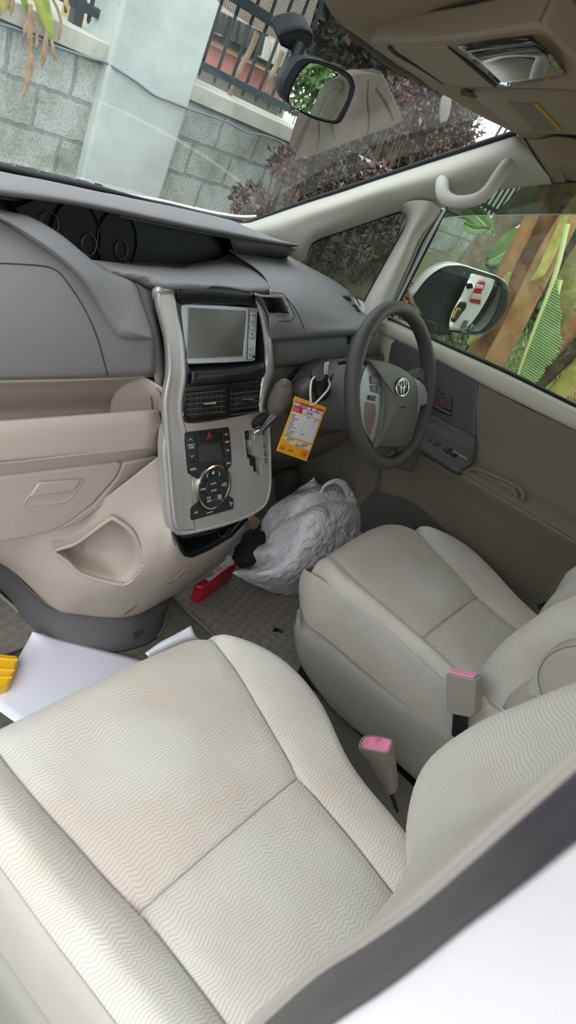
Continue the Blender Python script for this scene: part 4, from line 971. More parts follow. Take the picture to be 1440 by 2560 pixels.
strokes([[(740, 1190), (765, 1215), (760, 1240)], [(778, 1192), (776, 1215), (765, 1222)], [(745, 1205), (762, 1200)], [(752, 1250), (768, 1228)]], .0036, par=low)
# dial
dc = PA(531, 1216); rt = (PA(*zt(505, 662)) - PA(*zt(500, 1290))).length / 2
dial = lathe('climate_dial', [(rt, -.002), (rt, .004), (rt * .97, .0075), (rt * .90, .0085), (rt * .87, .0075), (rt * .855, .0055), (0, .0055)], dc, PNn, [mat('dial chrome', (205, 196, 180), .12, metal=1)], stack, n=64, sx=1.0)
lathe('dial_face', [(rt * .86, .004), (rt * .86, .0060), (rt * .52, .0066), (rt * .5, .0060), (rt * .48, .0060), (rt * .46, .0070), (0, .0070)], dc, PNn, M_key, dial, n=64)
def dpt(a, r, off=.0066): return dc + PNn * off + EX * math.cos(math.radians(a)) * rt * r + PUp * math.sin(math.radians(a)) * rt * r
for a in (35, 150, 190, 228, 272, 318, 352):
    tube('groove', [dpt(a, .5), dpt(a, .85)], .0005, M_black, dial, n=6)
tube('groove', [dpt(180, .46, .0071), dpt(0, .46, .0071)], .0004, M_black, dial, n=6)
DT = lambda s, x, y, h, sx=1: text('legend', s, PA(*zt(x, y), .0074), h, EX, PUp, M_white, dial, ext=.0001, sx=sx)
DT('AUTO', 520, 937, .0062, .9); DT('OFF', 540, 1030, .0064, .9); DT('MODE', 377, 1015, .0060, .85); DT('FRONT', 460, 1180, .0050, .8); DT('REAR', 610, 1146, .0050, .8)
def dst(L, r=.00042):
    for pts in L: tube('symbol', [PA(*zt(*p), .0075) for p in pts], r, M_white, dial, n=6)
dst([[(448, 800), (424, 828), (444, 856)], [(588, 770), (612, 797), (594, 828)]], .0005)
for cx0, cy0, s in ((515, 785, 1.0), (497, 1038, .55)):
    for a in range(4):
        p = zt(cx0, cy0); c0 = PA(*p, .0075); d_ = EX * math.cos(a * 1.571 + .5) + PUp * math.sin(a * 1.571 + .5)
        lathe('symbol', [(0, 0), (.0016 * s, .0002), (0, .0004)], c0 + d_ * .0022 * s, PNn, M_white, dial, n=10)
dst([[(430, 1125), (480, 1118), (474, 1150), (440, 1155), (430, 1125)], [(445, 1140), (468, 1136)], [(583, 1095), (628, 1090), (630, 1125), (585, 1130), (583, 1095)], [(595, 1105), (596, 1120)], [(606, 1103), (607, 1119)], [(617, 1102), (618, 1118)],
     [(638, 965), (645, 945), (660, 940), (668, 925), (690, 925), (702, 945), (705, 955), (692, 968), (640, 968)], [(660, 950), (672, 938), (690, 944), (672, 952)]])
lathe('indicator', [(.0011, 0), (.0011, .0006), (0, .0006)], PA(*zt(497, 1212), .0066), PNn, M_black, dial, n=12)
# gear letters
gl = prism('gear_indicator', PL_([(655, 1072), (664, 1070), (669, 1160), (661, 1163)], .0012), -PNn * .002, mat('indicator silver', (150, 146, 140), .4, metal=.3), stack, bevel=.0004)
for s, x, y in (('P', 1210, 232), ('R', 1225, 415), ('N', 1231, 522), ('D', 1262, 545), ('M', 1248, 620)):
    a, b = zt(x, y)
    if s != 'D': prism('legend_plate', PL_([(a - 2.4, b - 4.5), (a + 2.4, b - 5), (a + 2.6, b + 4.5), (a - 2.2, b + 5)], .0016), -PNn * .0008, M_black, gl)
    text('legend', s, PA(a, b, .0022), .0052, EX, PUp, M_white if s != 'D' else M_black, gl, ext=.0001)
text('legend', '4', PA(*zt(1265, 686), .0022), .0052, EX, PUp, M_black, gl, ext=.0001)

# ---- gear lever (own thing)
gear = thing('gear_lever', 'grey stitched gear lever with chrome shaft on the silver panel', 'gear lever', loc=PA(648, 1080, .0))
tube('shaft', [PA(646, 1086, .0), PA(652, 1076, .012), PA(672, 1052, .045), PA(692, 1028, .075)], [.004, .0065, .011, .015], mat('lever silver', (200, 200, 204), .15, metal=.9), gear, n=16, flat=.55, upv=tuple(PNn), sm=3)
tube('shaft_reflection', [PA(660, 1076, .014), PA(680, 1052, .048), PA(697, 1032, .078)], [.002, .0035, .005], M_black, gear, n=8, sm=3)  # black tube drawn in as the dark reflection along the chrome shaft
tube('shaft_trim', [PA(636, 1082, .004), PA(648, 1074, .01), PA(655, 1068, .012)], [.002, .0035, .0015], M_chrome, gear, n=8, sm=3)
M_kn = mat('knob leather', (92, 88, 82), .55, bump=.5, bscale=700)
kp = [(683, 1032), (686, 1026), (692, 1014), (699, 1000), (705, 984), (709, 970), (712, 961), (713, 957)]
tube('knob', [PA(x, y, .060 + i * .0075) for i, (x, y) in enumerate(kp)], [.006, .015, .0205, .0225, .0215, .0185, .013, .004], M_kn, gear, n=24, sm=4)
tube('stitch', [PA(x + 1, y, .060 + i * .0075 + r_) for i, ((x, y), r_) in enumerate(zip(kp[2:], (.0205, .0226, .0217, .0187, .0132, .004)))], .0007, mat('stitch', (80, 78, 74), .8), gear, n=6, sm=3)
tube('boot', [PA(633, 1062, -.004), PA(652, 1050, .02), PA(668, 1036, .04)], [.010, .012, .007], M_black, gear, n=12, sm=3)

# ================================================================== STEERING
box('stack_core', (.0, .80, .66), (.29, .18, .42), M_dkg, dash)
knee = surf('knee_panel', [Rw([(640, 918), (760, 910), (880, 893), (985, 880)], 'y', .69), Rw([(638, 932), (760, 924), (880, 906), (985, 893)], 'y', .675), Rw([(638, 1010), (750, 1000), (880, 985), (985, 970)], 'y', .655), Rw([(638, 1088), (740, 1080), (880, 1062), (990, 1050)], 'y', .650), Rw([(674, 1135), (740, 1128), (880, 1112), (990, 1100)], 'y', .70), Rw([(674, 1165), (740, 1160), (880, 1140), (990, 1130)], 'y', .80), Rw([(674, 1200), (740, 1195), (880, 1180), (1000, 1170)], 'y', .98)], mat('knee beige', (118, 108, 94), .6, bump=.1, bscale=800), dash, nu=6, nv=5)
for y0 in (1062,): tube('crease', Rw([(690, y0 + 22, .647), (760, y0 + 4, .647), (860, y0 - 12, .647)]), .0014, M_seam, dash, n=6, sm=4)
col = thing('steering_column', 'dark grey steering column shroud with stalks behind the wheel', 'steering column', loc=(.37, .62, .7))
SC = V((.375, .45, .776)); SU = V((0, .176, .355)).normalized(); SN = V((0, -SU.z, SU.y))    # up the wheel, towards the driver
def SW(px, py, off=0.0): return U(px, py, pl=(SC + SN * off, SN))
M_shr = mat('shroud grey', (84, 80, 76), .55, bump=.12, bscale=800)
rowsC = []
for t, s in ((-.245, .098), (-.20, .112), (-.12, .110), (-.06, .100), (-.035, .088)):
    c = SC + SN * t + SU * (-.02)
    rowsC.append([c + EX * math.cos(a) * s * (1.05 if math.cos(a) < 0 else 1) + SU * math.sin(a) * s * .78 for a in [2 * math.pi * k / 16 for k in range(16)]])
bm = bmesh.new(); G = [spline(r, 3, True) for r in rowsC]; vs = bm_grid(bm, G, closed_u=True); bm.faces.new(vs[-1]); bm.faces.new(vs[0][::-1])
finish(bm, 'shroud', M_shr, col)
# left lobe carrying the ignition lock, and the dark gap behind it
prism('shroud_gap', Rw([(720, 968), (724, 945), (740, 928), (780, 915), (840, 910), (880, 905), (880, 960), (760, 1000), (730, 990)], 'y', .648), (0, .008, 0), M_black, col, bevel=.002)
rows = [Rw([(735, 1000, .64), (728, 975, .64), (738, 955, .64), (775, 932, .64), (850, 915, .62)]), Rw([(745, 1010, .60), (745, 985, .575), (760, 960, .57), (800, 940, .565), (858, 925, .56)]),
        Rw([(760, 1040, .585), (765, 1010, .565), (785, 985, .555), (820, 965, .55), (865, 955, .55)]), Rw([(775, 1080, .60), (795, 1060, .585), (815, 1035, .575), (840, 1015, .565), (870, 1000, .56)]), Rw([(790, 1095, .62), (815, 1085, .61), (840, 1078, .60), (862, 1072, .60), (880, 1065, .60)])]
surf('shroud_lobe', rows, M_shr, col, nu=6, nv=5)
ig0 = U(806, 985, y=.555); ig1 = U(796, 935, y=.505)
ax_ = (ig1 - ig0).normalized()
lathe('ignition_switch', [(.026, 0), (.026, .006), (.021, .010), (.0195, .030), (.0185, (ig1 - ig0).length - .006), (.015, (ig1 - ig0).length), (0, (ig1 - ig0).length)], ig0, ax_, M_black, col, n=32)
tube('stalk', [SC + SN * -.06 + EX * .10 + SU * .01, SC + SN * -.055 + EX * .16 + SU * .018, SC + SN * -.05 + EX * .215 + SU * .028, SC + SN * -.05 + EX * .232 + SU * .03], [.008, .009, .014, .010], M_black, col, n=12, sm=3)
tube('stalk', [SC + SN * -.06 - EX * .09 + SU * .01, U(878, 905, y=.53), U(845, 906, y=.55)], [.008, .008, .006], M_black, col, n=12, sm=3)

whl = thing('steering_wheel', 'dark grey three-spoke steering wheel with silver spokes and round badge', 'steering wheel', loc=SC)
M_rim = mat('wheel rim', (66, 62, 58), .45, bump=.6, bscale=600)
RR = .176
def sp(a, r=RR, off=0.0): return SC + SN * off + EX * math.cos(math.radians(a)) * r + SU * math.sin(math.radians(a)) * r
P = []; rad = []
for k in range(96):
    a = 360 * k / 96; P.append(sp(a, RR, .008)); rad.append(.0155 + .0016 * (math.exp(-((a - 20) / 12) ** 2) + math.exp(-((a - 160) / 12) ** 2)))
bm = bmesh.new(); bm_tube(bm, P, rad, 20, 1.12, tuple(SN), True, True); finish(bm, 'rim', M_rim, whl)
def z6(pts, off=0.0): return [SW(860 + p[0] / 5.12, 720 + p[1] / 5.12, off + (p[2] if len(p) > 2 else 0)) for p in pts]
HO = .022
hub = z6([(310, 915), (400, 920), (500, 935), (600, 960), (690, 1000), (760, 1040), (830, 1090), (890, 1150), (918, 1210), (935, 1300), (942, 1400), (937, 1520), (925, 1640), (900, 1780), (865, 1900), (830, 1980), (800, 2025), (760, 2035), (580, 2037), (430, 2040), (395, 2060), (388, 2010), (420, 1900), (455, 1760), (480, 1620), (492, 1480), (494, 1320), (478, 1200), (448, 1105), (390, 1010), (330, 962)], HO)
hc = sum(hub, V()) / len(hub)
bm = bmesh.new(); rings = []
for s, o_ in ((1.0, -.030), (1.0, -.004), (.985, .002), (.94, .005), (.7, .0095), (.4, .012), (.12, .013)):
    rings.append([hc + (p - hc) * s + SN * o_ for p in spline(hub, 2, True)])
vs = bm_grid(bm, rings, closed_u=True); bm.faces.new(vs[-1]); bm.faces.new(vs[0][::-1])
M_hub = mat('hub plastic', (84, 80, 74), .5, bump=.12, bscale=900)
finish(bm, 'airbag_cover', M_hub, whl)
M_spk = mat('spoke silver', (150, 152, 150), .35, metal=.5)
lsp = prism('spoke', z6([(300, 975), (330, 962), (390, 1010), (448, 1105), (480, 1200), (496, 1320), (497, 1480), (485, 1620), (460, 1760), (425, 1900), (395, 1990), (370, 1975), (330, 1915), (260, 1800), (200, 1700), (180, 1500), (200, 1250), (250, 1050)], HO - .004), -SN * .02, M_spk, whl, bevel=.002)
prism('spoke', z6([(892, 1150), (960, 1180), (1040, 1260), (1072, 1370), (1066, 1470), (1040, 1490), (975, 1515), (955, 1600), (910, 1780), (865, 1935), (858, 1950), (870, 1890), (905, 1770), (930, 1640), (942, 1520), (946, 1400), (938, 1300), (922, 1210)], HO - .003), -SN * .02, M_spk, whl, bevel=.002)
for q in ([(345, 1130), (450, 1115), (482, 1235), (360, 1228)], [(358, 1245), (482, 1250), (484, 1358), (362, 1322)]):
    prism('button', z6(q, HO - .0005), -SN * .004, mat('wheel button', (88, 90, 88), .45), lsp, bevel=.001)
prism('button', z6([(328, 1372), (412, 1385), (402, 1448), (318, 1425)], HO - .0005), -SN * .004, M_black, lsp, bevel=.001)
tube('button_mark', z6([(422, 1262), (424, 1325)], HO + .0002), .0007, M_black, lsp, n=6)
text('button_mark', '<  >', SW(860 + 412 / 5.12, 720 + 1185 / 5.12, HO), .008, EX, SU, M_white, lsp)
prism('spoke_insert', z6([(270, 1455), (400, 1480), (408, 1520), (405, 1640), (370, 1790), (330, 1900), (280, 1800), (255, 1650)], HO - .0035), -SN * .002, mat('insert pink grey', (112, 90, 86), .3), lsp, bevel=.0005)
# dark spokes
prism('spoke', z6([(880, 1160), (940, 1110), (1010, 1050), (1060, 1000), (1180, 1000), (1190, 1400), (1130, 1560), (1075, 1500), (1080, 1370), (1040, 1240), (960, 1165)], HO - .012), -SN * .014, M_rim, whl, bevel=.006, segs=3)
prism('spoke', z6([(640, 2020), (700, 2080), (715, 2150), (690, 2220), (640, 2290), (900, 2360), (1000, 2100), (990, 1930), (890, 1880), (850, 1960), (800, 2020)], HO - .014), -SN * .012, M_rim, whl, bevel=.004, segs=3)
prism('spoke', z6([(330, 1900), (395, 1990), (400, 2060), (420, 2110), (350, 2150), (240, 1950), (200, 1750)], HO - .014), -SN * .012, M_rim, whl, bevel=.004, segs=3)
prism('spoke', z6([(180, 1050), (300, 960), (330, 960), (300, 1900), (150, 1800), (120, 1300)], HO - .020), -SN * .012, M_rim, whl, bevel=.004)
# badge
ec = SW(1006, 969, HO + .0145)
eb = lathe('badge', [(.031, -.004), (.031, .0), (.0, .001)], ec - SN * .002, SN, mat('badge recess', (60, 58, 56), .4), whl, n=40, refx=EX)
def oval(c, a, b, w, par, nm='badge_ring', n=44):
    tube(nm, [c + EX * math.cos(2 * math.pi * k / n) * a + SU * math.sin(2 * math.pi * k / n) * b for k in range(n)], w, M_chrome, par, n=8, closed=True)
for v in eb.data.vertices:
    q = v.co - ec; v.co = v.co - SU * q.dot(SU) * .30
oval(ec, .0285, .0195, .0020, eb); oval(ec + SU * .0075, .0175, .0085, .0013, eb); oval(ec + SU * .000, .0072, .0180, .0013, eb)
text('airbag_legend', 'SRS AIRBAG', SW(860 + 757 / 5.12, 720 + 1530 / 5.12, HO + .0135), .0058, EX, SU, mat('legend dark', (44, 42, 40), .6), whl, ext=.0002, sx=1.1)

# ---- service tag
TN = V((.10, -1, .05)).normalized(); TP = U(776, 1060, y=.455)
def TG(zx, zy, off=0.0): return U(680 + zx / 8, 960 + zy / 8, pl=(TP + TN * off, TN))
tg = thing('service_tag', 'yellow service tag with handwriting hanging from the ignition switch', 'tag', loc=TG(590, 900))
M_ty = mat('tag yellow', (238, 168, 20), .6); M_tr = mat('tag red', (206, 36, 38), .6); M_tw = mat('tag white', (222, 218, 220), .6); M_ink = mat('ink blue', (48, 52, 120), .6); M_tk = mat('tag black print', (70, 66, 70), .6)
card = prism('card', [TG(465, 245), TG(1088, 470), TG(690, 1550), TG(95, 1335), TG(430, 440), TG(440, 310)], -TN * .0012, M_ty, tg)
tex = TG(1088, 470) - TG(465, 245); tey = TG(465, 245) - TG(95, 1335)
def panel(q, m, o_=.0003): return prism('print_panel', [TG(a, b, o_) for a, b in q], -TN * .0002, m, card)
panel([(480, 330), (1040, 525), (975, 720), (415, 530)], M_tr)
panel([(468, 370), (782, 480), (768, 530), (455, 418)], M_tw, .0006); panel([(808, 488), (1022, 560), (1005, 612), (795, 536)], M_tw, .0006)
panel([(625, 495), (1000, 622), (970, 718), (602, 592)], M_tw, .0006)
panel([(415, 540), (945, 735), (800, 1190), (255, 1000)], M_tw)
panel([(245, 1040), (508, 1135), (496, 1182), (232, 1088)], M_tw); panel([(532, 1145), (790, 1232), (775, 1280), (525, 1190)], M_tw); panel([(355, 1140), (765, 1285), (750, 1330), (345, 1188)], M_tw)
def tt(s, x, y, h, m, sx=1, b=0, al='CENTER', sh=0): return text('print', s, TG(x, y, .0009), h, tex, tey, m, card, ext=.00005, sx=sx, align=al, shear=sh)
tt('SERVICE DATE', 490, 350, .0034, M_tw, al='LEFT'); tt('ODOMETER', 815, 475, .0034, M_tw, al='LEFT'); tt('Shell Helix', 450, 470, .0042, M_tw, al='LEFT'); tt('product used', 440, 500, .0042, M_tw, al='LEFT')
tt('18/06/2018', 620, 452, .0068, M_ink, sx=1.25, sh=.3); tt('106619', 905, 552, .0068, M_ink, sx=1.2, sh=.3); tt('10W40', 745, 595, .0088, M_ink, sx=1.1, sh=.3)
tt('Checked', 720, 680, .0042, M_tk); tt('Changed', 875, 738, .0042, M_tk)
for i, s in enumerate(('Engine Oil', 'Oil Filter', 'Air Cleaner Element', 'Gear Box Oil', 'Fuel Filter', 'Spark Plugs', 'Brake Fluid', 'Radiator Water Level', 'Coolant', 'Power Steering Fluid', 'Battery Water Level', 'Transmission Oil')):
    tt(s, 405 - i * 11.5, 605 + i * 35.5, .0038, M_tk, al='LEFT')
for x, y in ((655, 775), (635, 812), (825, 765), (820, 800), (600, 912), (585, 950), (562, 1020), (545, 1050)):
    tube('tick', [TG(x - 14, y + 2, .001), TG(x - 4, y + 6, .001), TG(x + 14, y - 6, .001)], .00025, M_ink, card, n=6)
tt('grease', 622, 1000, .0058, M_ink, sh=.3); tt('Brianmuzza', 370, 1105, .0062, M_ink, sh=.3); tt('111619 km', 655, 1215, .0062, M_ink, sh=.3); tt('ARRON WESTLEY', 560, 1240, .0058, M_ink, sh=.2)
tt('Shell', 180, 1235, .0046, M_tr, al='LEFT'); tt('HELIX', 165, 1268, .0085, M_tr, al='LEFT'); tt('ULTRA', 318, 1322, .0072, M_tk, al='LEFT', sx=1.1); tt('Motor Oils', 172, 1300, .0034, M_tk, al='LEFT')
# scallop mark
sc_ = [(600, 1450), (588, 1400), (600, 1365), (630, 1345), (660, 1345), (695, 1368), (712, 1400), (700, 1432), (680, 1445), (665, 1458), (630, 1455), (620, 1440)]
prism('print_mark', spline([TG(a, b, .0006) for a, b in sc_], 3, True), -TN * .0003, M_tr, card)
cx0 = sum((TG(a, b, .0009) for a, b in sc_), V()) / len(sc_)
prism('print_mark', spline([cx0 + (TG(a, b, .0009) - cx0) * .84 for a, b in sc_], 3, True), -TN * .0003, M_ty, card)
for a, b in ((612, 1378), (632, 1358), (652, 1352), (675, 1362), (692, 1385), (600, 1405), (700, 1415)): tube('print_mark', [TG(650, 1440, .0012), TG(a, b, .0012)], .0003, M_tr, card, n=6)
M_str = mat('white string', (224, 218, 212), .9, bump=1, bscale=900)
tube('string', [TG(775, 415, .002), U(777, 1005, y=.46), U(776, 975, y=.47), U(780, 950, y=.49), U(792, 940, y=.515), U(808, 936, y=.53), U(821, 950, y=.50), U(823, 968, y=.48), U(808, 988, y=.465), U(788, 1008, y=.458), TG(790, 412, .002)], .0022, M_str, tg, n=8, sm=5)
tube('string_tail', [U(815, 945, y=.50), U(817, 925, y=.49), U(820, 906, y=.485)], .0020, M_str, tg, n=6, sm=3)
tube('string_tail', [U(812, 945, y=.50), U(812, 925, y=.49), U(814, 908, y=.485)], .0018, M_str, tg, n=6, sm=3)

# ================================================================== DRIVER DOOR
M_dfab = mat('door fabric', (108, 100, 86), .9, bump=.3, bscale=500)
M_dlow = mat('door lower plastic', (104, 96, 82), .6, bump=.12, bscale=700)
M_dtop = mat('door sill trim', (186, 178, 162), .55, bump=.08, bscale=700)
door = thing('door_1', None, None, loc=(.74, .3, .5)); door['kind'] = 'structure'
surf('door_shell', [Rw([(925, 800), (1000, 798), (1090, 850), (1190, 905), (1312, 962), (1440, 1024), (1640, 1110)], 'x', .742), Rw([(915, 900), (1000, 900), (1085, 950), (1185, 1000), (1310, 1070), (1440, 1130), (1640, 1210)], 'x', .742), Rw([(905, 1080), (1000, 1100), (1060, 1140), (1180, 1200), (1300, 1290), (1440, 1370), (1640, 1480)], 'x', .742), Rw([(890, 1300), (1000, 1330), (1100, 1400), (1240, 1500), (1340, 1600), (1440, 1680), (1640, 1850)], 'x', .742)], M_dtop, door, nu=5, nv=4)
surf('door_front_trim', [Rw([(925, 822), (950, 808), (975, 812), (985, 830)], 'x', .715), Rw([(918, 860), (945, 850), (975, 850), (990, 870)], 'x', .712), Rw([(912, 960), (940, 960), (970, 970), (990, 980)], 'x', .715), Rw([(905, 1100), (940, 1100), (1000, 1120), (1050, 1140)], 'x', .718)], M_dtop, door, nu=4, nv=4)
sl1 = [(945, 806), (974, 803), (1083, 855), (1262, 936), (1440, 1023), (1640, 1112)]; sl2 = [(935, 830), (968, 836), (1087, 895), (1196, 952), (1312, 1016), (1440, 1072), (1640, 1165)]
sl2r = [(935, 832), (968, 838), (1078, 890), (1240, 975), (1440, 1072), (1640, 1168)]
rows = [Rw(sl1, 'x', .738), Rw([(x - 1, y + 4) for x, y in sl1], 'x', .722), Rw([(lerp(a[0], b[0], .25), lerp(a[1], b[1], .25)) for a, b in zip(sl1, sl2r)], 'x', .702), Rw([(lerp(a[0], b[0], .65), lerp(a[1], b[1], .65)) for a, b in zip(sl1, sl2r)], 'x', .699), Rw([(lerp(a[0], b[0], .95), lerp(a[1], b[1], .95)) for a, b in zip(sl1, sl2r)], 'x', .704), Rw(sl2r, 'x', .716)]
surf('door_sill', rows, M_dtop, door, nu=5, nv=4)
rows = [Rw([(1150, 936), (1194, 957), (1312, 1019), (1440, 1077), (1640, 1172)], 'x', .716), Rw([(1150, 945), (1193, 966), (1312, 1028), (1440, 1086), (1640, 1180)], 'x', .709), Rw([(1150, 1000), (1190, 1020), (1310, 1082), (1440, 1150), (1640, 1240)], 'x', .708), Rw([(1150, 1060), (1188, 1090), (1306, 1150), (1440, 1222), (1640, 1320)], 'x', .712),
        Rw([(1140, 1110), (1186, 1140), (1300, 1200), (1440, 1285), (1640, 1390)], 'x', .700), Rw([(1140, 1140), (1186, 1168), (1300, 1235), (1440, 1318), (1640, 1425)], 'x', .672), Rw([(1130, 1158), (1180, 1186), (1300, 1258), (1440, 1340), (1640, 1450)], 'x', .655), Rw([(1130, 1166), (1180, 1196), (1300, 1267), (1440, 1350), (1640, 1462)], 'x', .652)]
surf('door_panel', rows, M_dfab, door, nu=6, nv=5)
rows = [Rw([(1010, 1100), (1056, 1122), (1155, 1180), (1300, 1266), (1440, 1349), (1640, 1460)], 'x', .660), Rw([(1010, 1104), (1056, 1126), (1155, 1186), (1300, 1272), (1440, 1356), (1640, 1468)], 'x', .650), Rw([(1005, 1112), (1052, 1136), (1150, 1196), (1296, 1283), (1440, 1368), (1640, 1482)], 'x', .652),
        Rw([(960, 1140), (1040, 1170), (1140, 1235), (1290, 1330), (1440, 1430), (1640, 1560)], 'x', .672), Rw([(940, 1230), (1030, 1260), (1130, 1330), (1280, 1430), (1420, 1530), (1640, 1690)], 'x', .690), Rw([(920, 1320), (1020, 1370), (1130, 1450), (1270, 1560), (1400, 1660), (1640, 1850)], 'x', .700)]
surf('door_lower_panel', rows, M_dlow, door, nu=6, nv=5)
tube('seam', Rw([(1295, 1262, .6505), (1360, 1301, .6505), (1440, 1347, .6505), (1640, 1459, .652)], 'x'), .0016, M_seam, door, n=6, sm=3)
# pull cup
cup = Rw([(1190, 1178), (1200, 1176), (1285, 1216), (1296, 1235), (1293, 1252), (1280, 1250), (1195, 1198)], 'x', .655)
pc = tube('armrest_rim', Rw([(1160, 1178), (1190, 1172), (1240, 1192), (1290, 1215), (1309, 1238), (1300, 1262)], 'x', .655), [.006, .006, .006, .006, .006, .004], M_dlow, door, n=10, sm=4)
bowl('pull_cup', cup, None, V((.01, 0, -.035)), mat('pull cup', (108, 98, 84), .7), door, k=.85, sm=1)
# switch panel
sw = Rw([(968, 930), (971, 890), (976, 862), (982, 852), (994, 849), (1008, 852), (1046, 872), (1087, 893), (1140, 917), (1185, 938), (1195, 946), (1195, 955), (1191, 1010), (1189, 1077), (1191, 1120), (1188, 1142), (1170, 1130), (1080, 1080), (1000, 1040), (960, 1010)], 'x', .701)
swp = prism('switch_panel', sw, (.014, 0, 0), mat('switch panel grey', (74, 71, 69), .5, bump=.1, bscale=700), door, bevel=.006, segs=3)
rows = [Rw([(1030, 1010, .700), (1070, 1030, .70), (1120, 1058, .70), (1190, 1092, .70)], 'x'), Rw([(1020, 1035, .690), (1070, 1062, .69), (1130, 1096, .69), (1191, 1128, .69)], 'x'), Rw([(1015, 1070, .655), (1065, 1095, .655), (1125, 1132, .655), (1178, 1160, .655)], 'x'), Rw([(1005, 1098, .632), (1056, 1118, .632), (1130, 1163, .632), (1152, 1176, .634)], 'x'), Rw([(1003, 1106, .632), (1054, 1126, .632), (1128, 1171, .632), (1148, 1182, .634)], 'x'), Rw([(1005, 1115, .655), (1054, 1135, .655), (1128, 1178, .655), (1160, 1190, .655)], 'x')]
surf('switch_ledge', rows, MATS['switch panel grey'], swp, nu=5, nv=4)
def ledge(px, py):
    return U(px, py, x=.632 + max(0, min(1, (1180 - (py - (px - 1178) * .56)) / 70)) * .045)
for q in ([(1072, 1090), (1110, 1112), (1096, 1126), (1052, 1100)], [(1116, 1115), (1152, 1133), (1138, 1150), (1098, 1128)]):
    pts = [U(a, b, pl=(U(1100, 1120, x=.652), (U(1178, 1160, x=.655) - U(1015, 1070, x=.655)).cross(U(1130, 1163, x=.632) - U(1125, 1100, x=.688)).normalized())) for a, b in q]
    nrm = (pts[1] - pts[0]).cross(pts[3] - pts[0]).normalized()
    if nrm.z < 0: nrm = -nrm
    pts = [p + nrm * .003 for p in pts]
    w = prism('window_switch', pts, -nrm * .006, M_black, swp, bevel=.001)
    tube('switch_rim', pts, .0012, mat('switch rim', (110, 112, 114), .4), w if False else swp, n=6, closed=True)
    for s in (.28, .72):
        c = pts[0].lerp(pts[1], s).lerp(pts[3].lerp(pts[2], s), .5) + nrm * .002
        box('switch_button', c, ((pts[1] - pts[0]).length * .30, (pts[3] - pts[0]).length * .55, .005), mat('switch button', (40, 42, 44), .4), swp, ax=((pts[1] - pts[0]).normalized(), nrm.cross((pts[1] - pts[0]).normalized()), nrm), bevel=.001)
lg = U(1150, 1142, x=.655); text('legend', 'P/W AUTO', lg + V((-.006, 0, .006)), .009, V((0, -1, 0)), V((.9, 0, .45)), M_white, swp)
hr_ = Rw([(1070, 955), (1090, 972), (1128, 994), (1129, 1012), (1128, 1041), (1100, 1030), (1070, 1012)], 'x', .6995)
bowl('handle_recess', hr_, None, V((.012, 0, 0)), M_black, swp, k=.88, sm=1)
prism('door_handle', Rw([(1099, 1018), (1101, 1000), (1106, 990), (1114, 987), (1127, 994), (1127, 1010), (1125, 1026), (1120, 1025)], 'x', .690), (.008, 0, 0), mat('handle grey', (74, 66, 64), .4), swp, bevel=.003)
prism('lock_mark', Rw([(1100, 1003), (1105, 996), (1106, 1001), (1102, 1010)], 'x', .6895), (.002, 0, 0), mat('lock red', (190, 40, 44), .5), swp)
tube('recess_lip', Rw([(1075, 1010), (1100, 1022), (1128, 1036)], 'x', .695), .004, M_shr, swp, n=8)
# door window frame and glass
M_gd = glass_mat('door glass', (226, 234, 224), .03, .35, dscale=3)
gl_ = prism('window_glass', Rw([(1113, 520), (1160, 500), (1232, 477), (1330, 462), (1440, 455), (1700, 452), (1700, 1120), (1440, 1008), (1260, 920), (1080, 843), (978, 797)], 'x', .748), (.004, 0, 0), M_gd, door)
tube('window_seal', Rw([(972, 797), (1080, 846), (1260, 925), (1440, 1014), (1640, 1104)], 'x', .742), .0085, M_rub, door, n=8, sm=4, flat=.6)
tube('window_seal', Rw([(1117, 516), (1077, 601), (1015, 722), (979, 793)], 'x', .742), .0045, M_rub, door, n=8)
M_fr = mat('door frame paint', (206, 206, 202), .3)
for pts, x, r, m in (([(1111, 520), (1069, 601), (1008, 722), (972, 792)], .738, .0065, M_fr), ([(1104, 524), (1059, 601), (1002, 722), (966, 792)], .730, .0032, M_rub), ([(1098, 527), (1051, 601), (997, 722), (958, 792)], .724, .0060, mat('frame trim', (158, 150, 140), .5)), ([(1092, 534), (1043, 601), (991, 722), (952, 792)], .722, .0028, M_seam)):
    tube('frame_strip', Rw(pts, 'x', x), r, m, door, n=8, sm=5)
tube('frame_strip', Rw([(1113, 512), (1160, 494), (1232, 472), (1330, 457), (1440, 450), (1640, 448)], 'x', .735), .006, M_rub, door, n=8, sm=4)
M_rv = glass_mat('smoked visor', (176, 180, 172), .06, .3, dirtcol=(90, 96, 84))
rv = prism('rain_visor', Rw([(1100, 549), (1150, 541), (1280, 538), (1440, 535), (1700, 530), (1700, 440), (1440, 440), (1300, 450), (1200, 470), (1120, 505)], 'x', .80), (.003, 0, 0), M_rv); tag(rv, 'smoked rain visor strip along the top of the driver window', 'rain visor')
tube('visor_edge', Rw([(1100, 549), (1150, 541), (1280, 538), (1440, 535), (1640, 531)], 'x', .80), .0013, mat('visor edge', (210, 212, 208), .3), rv, n=6, sm=3)
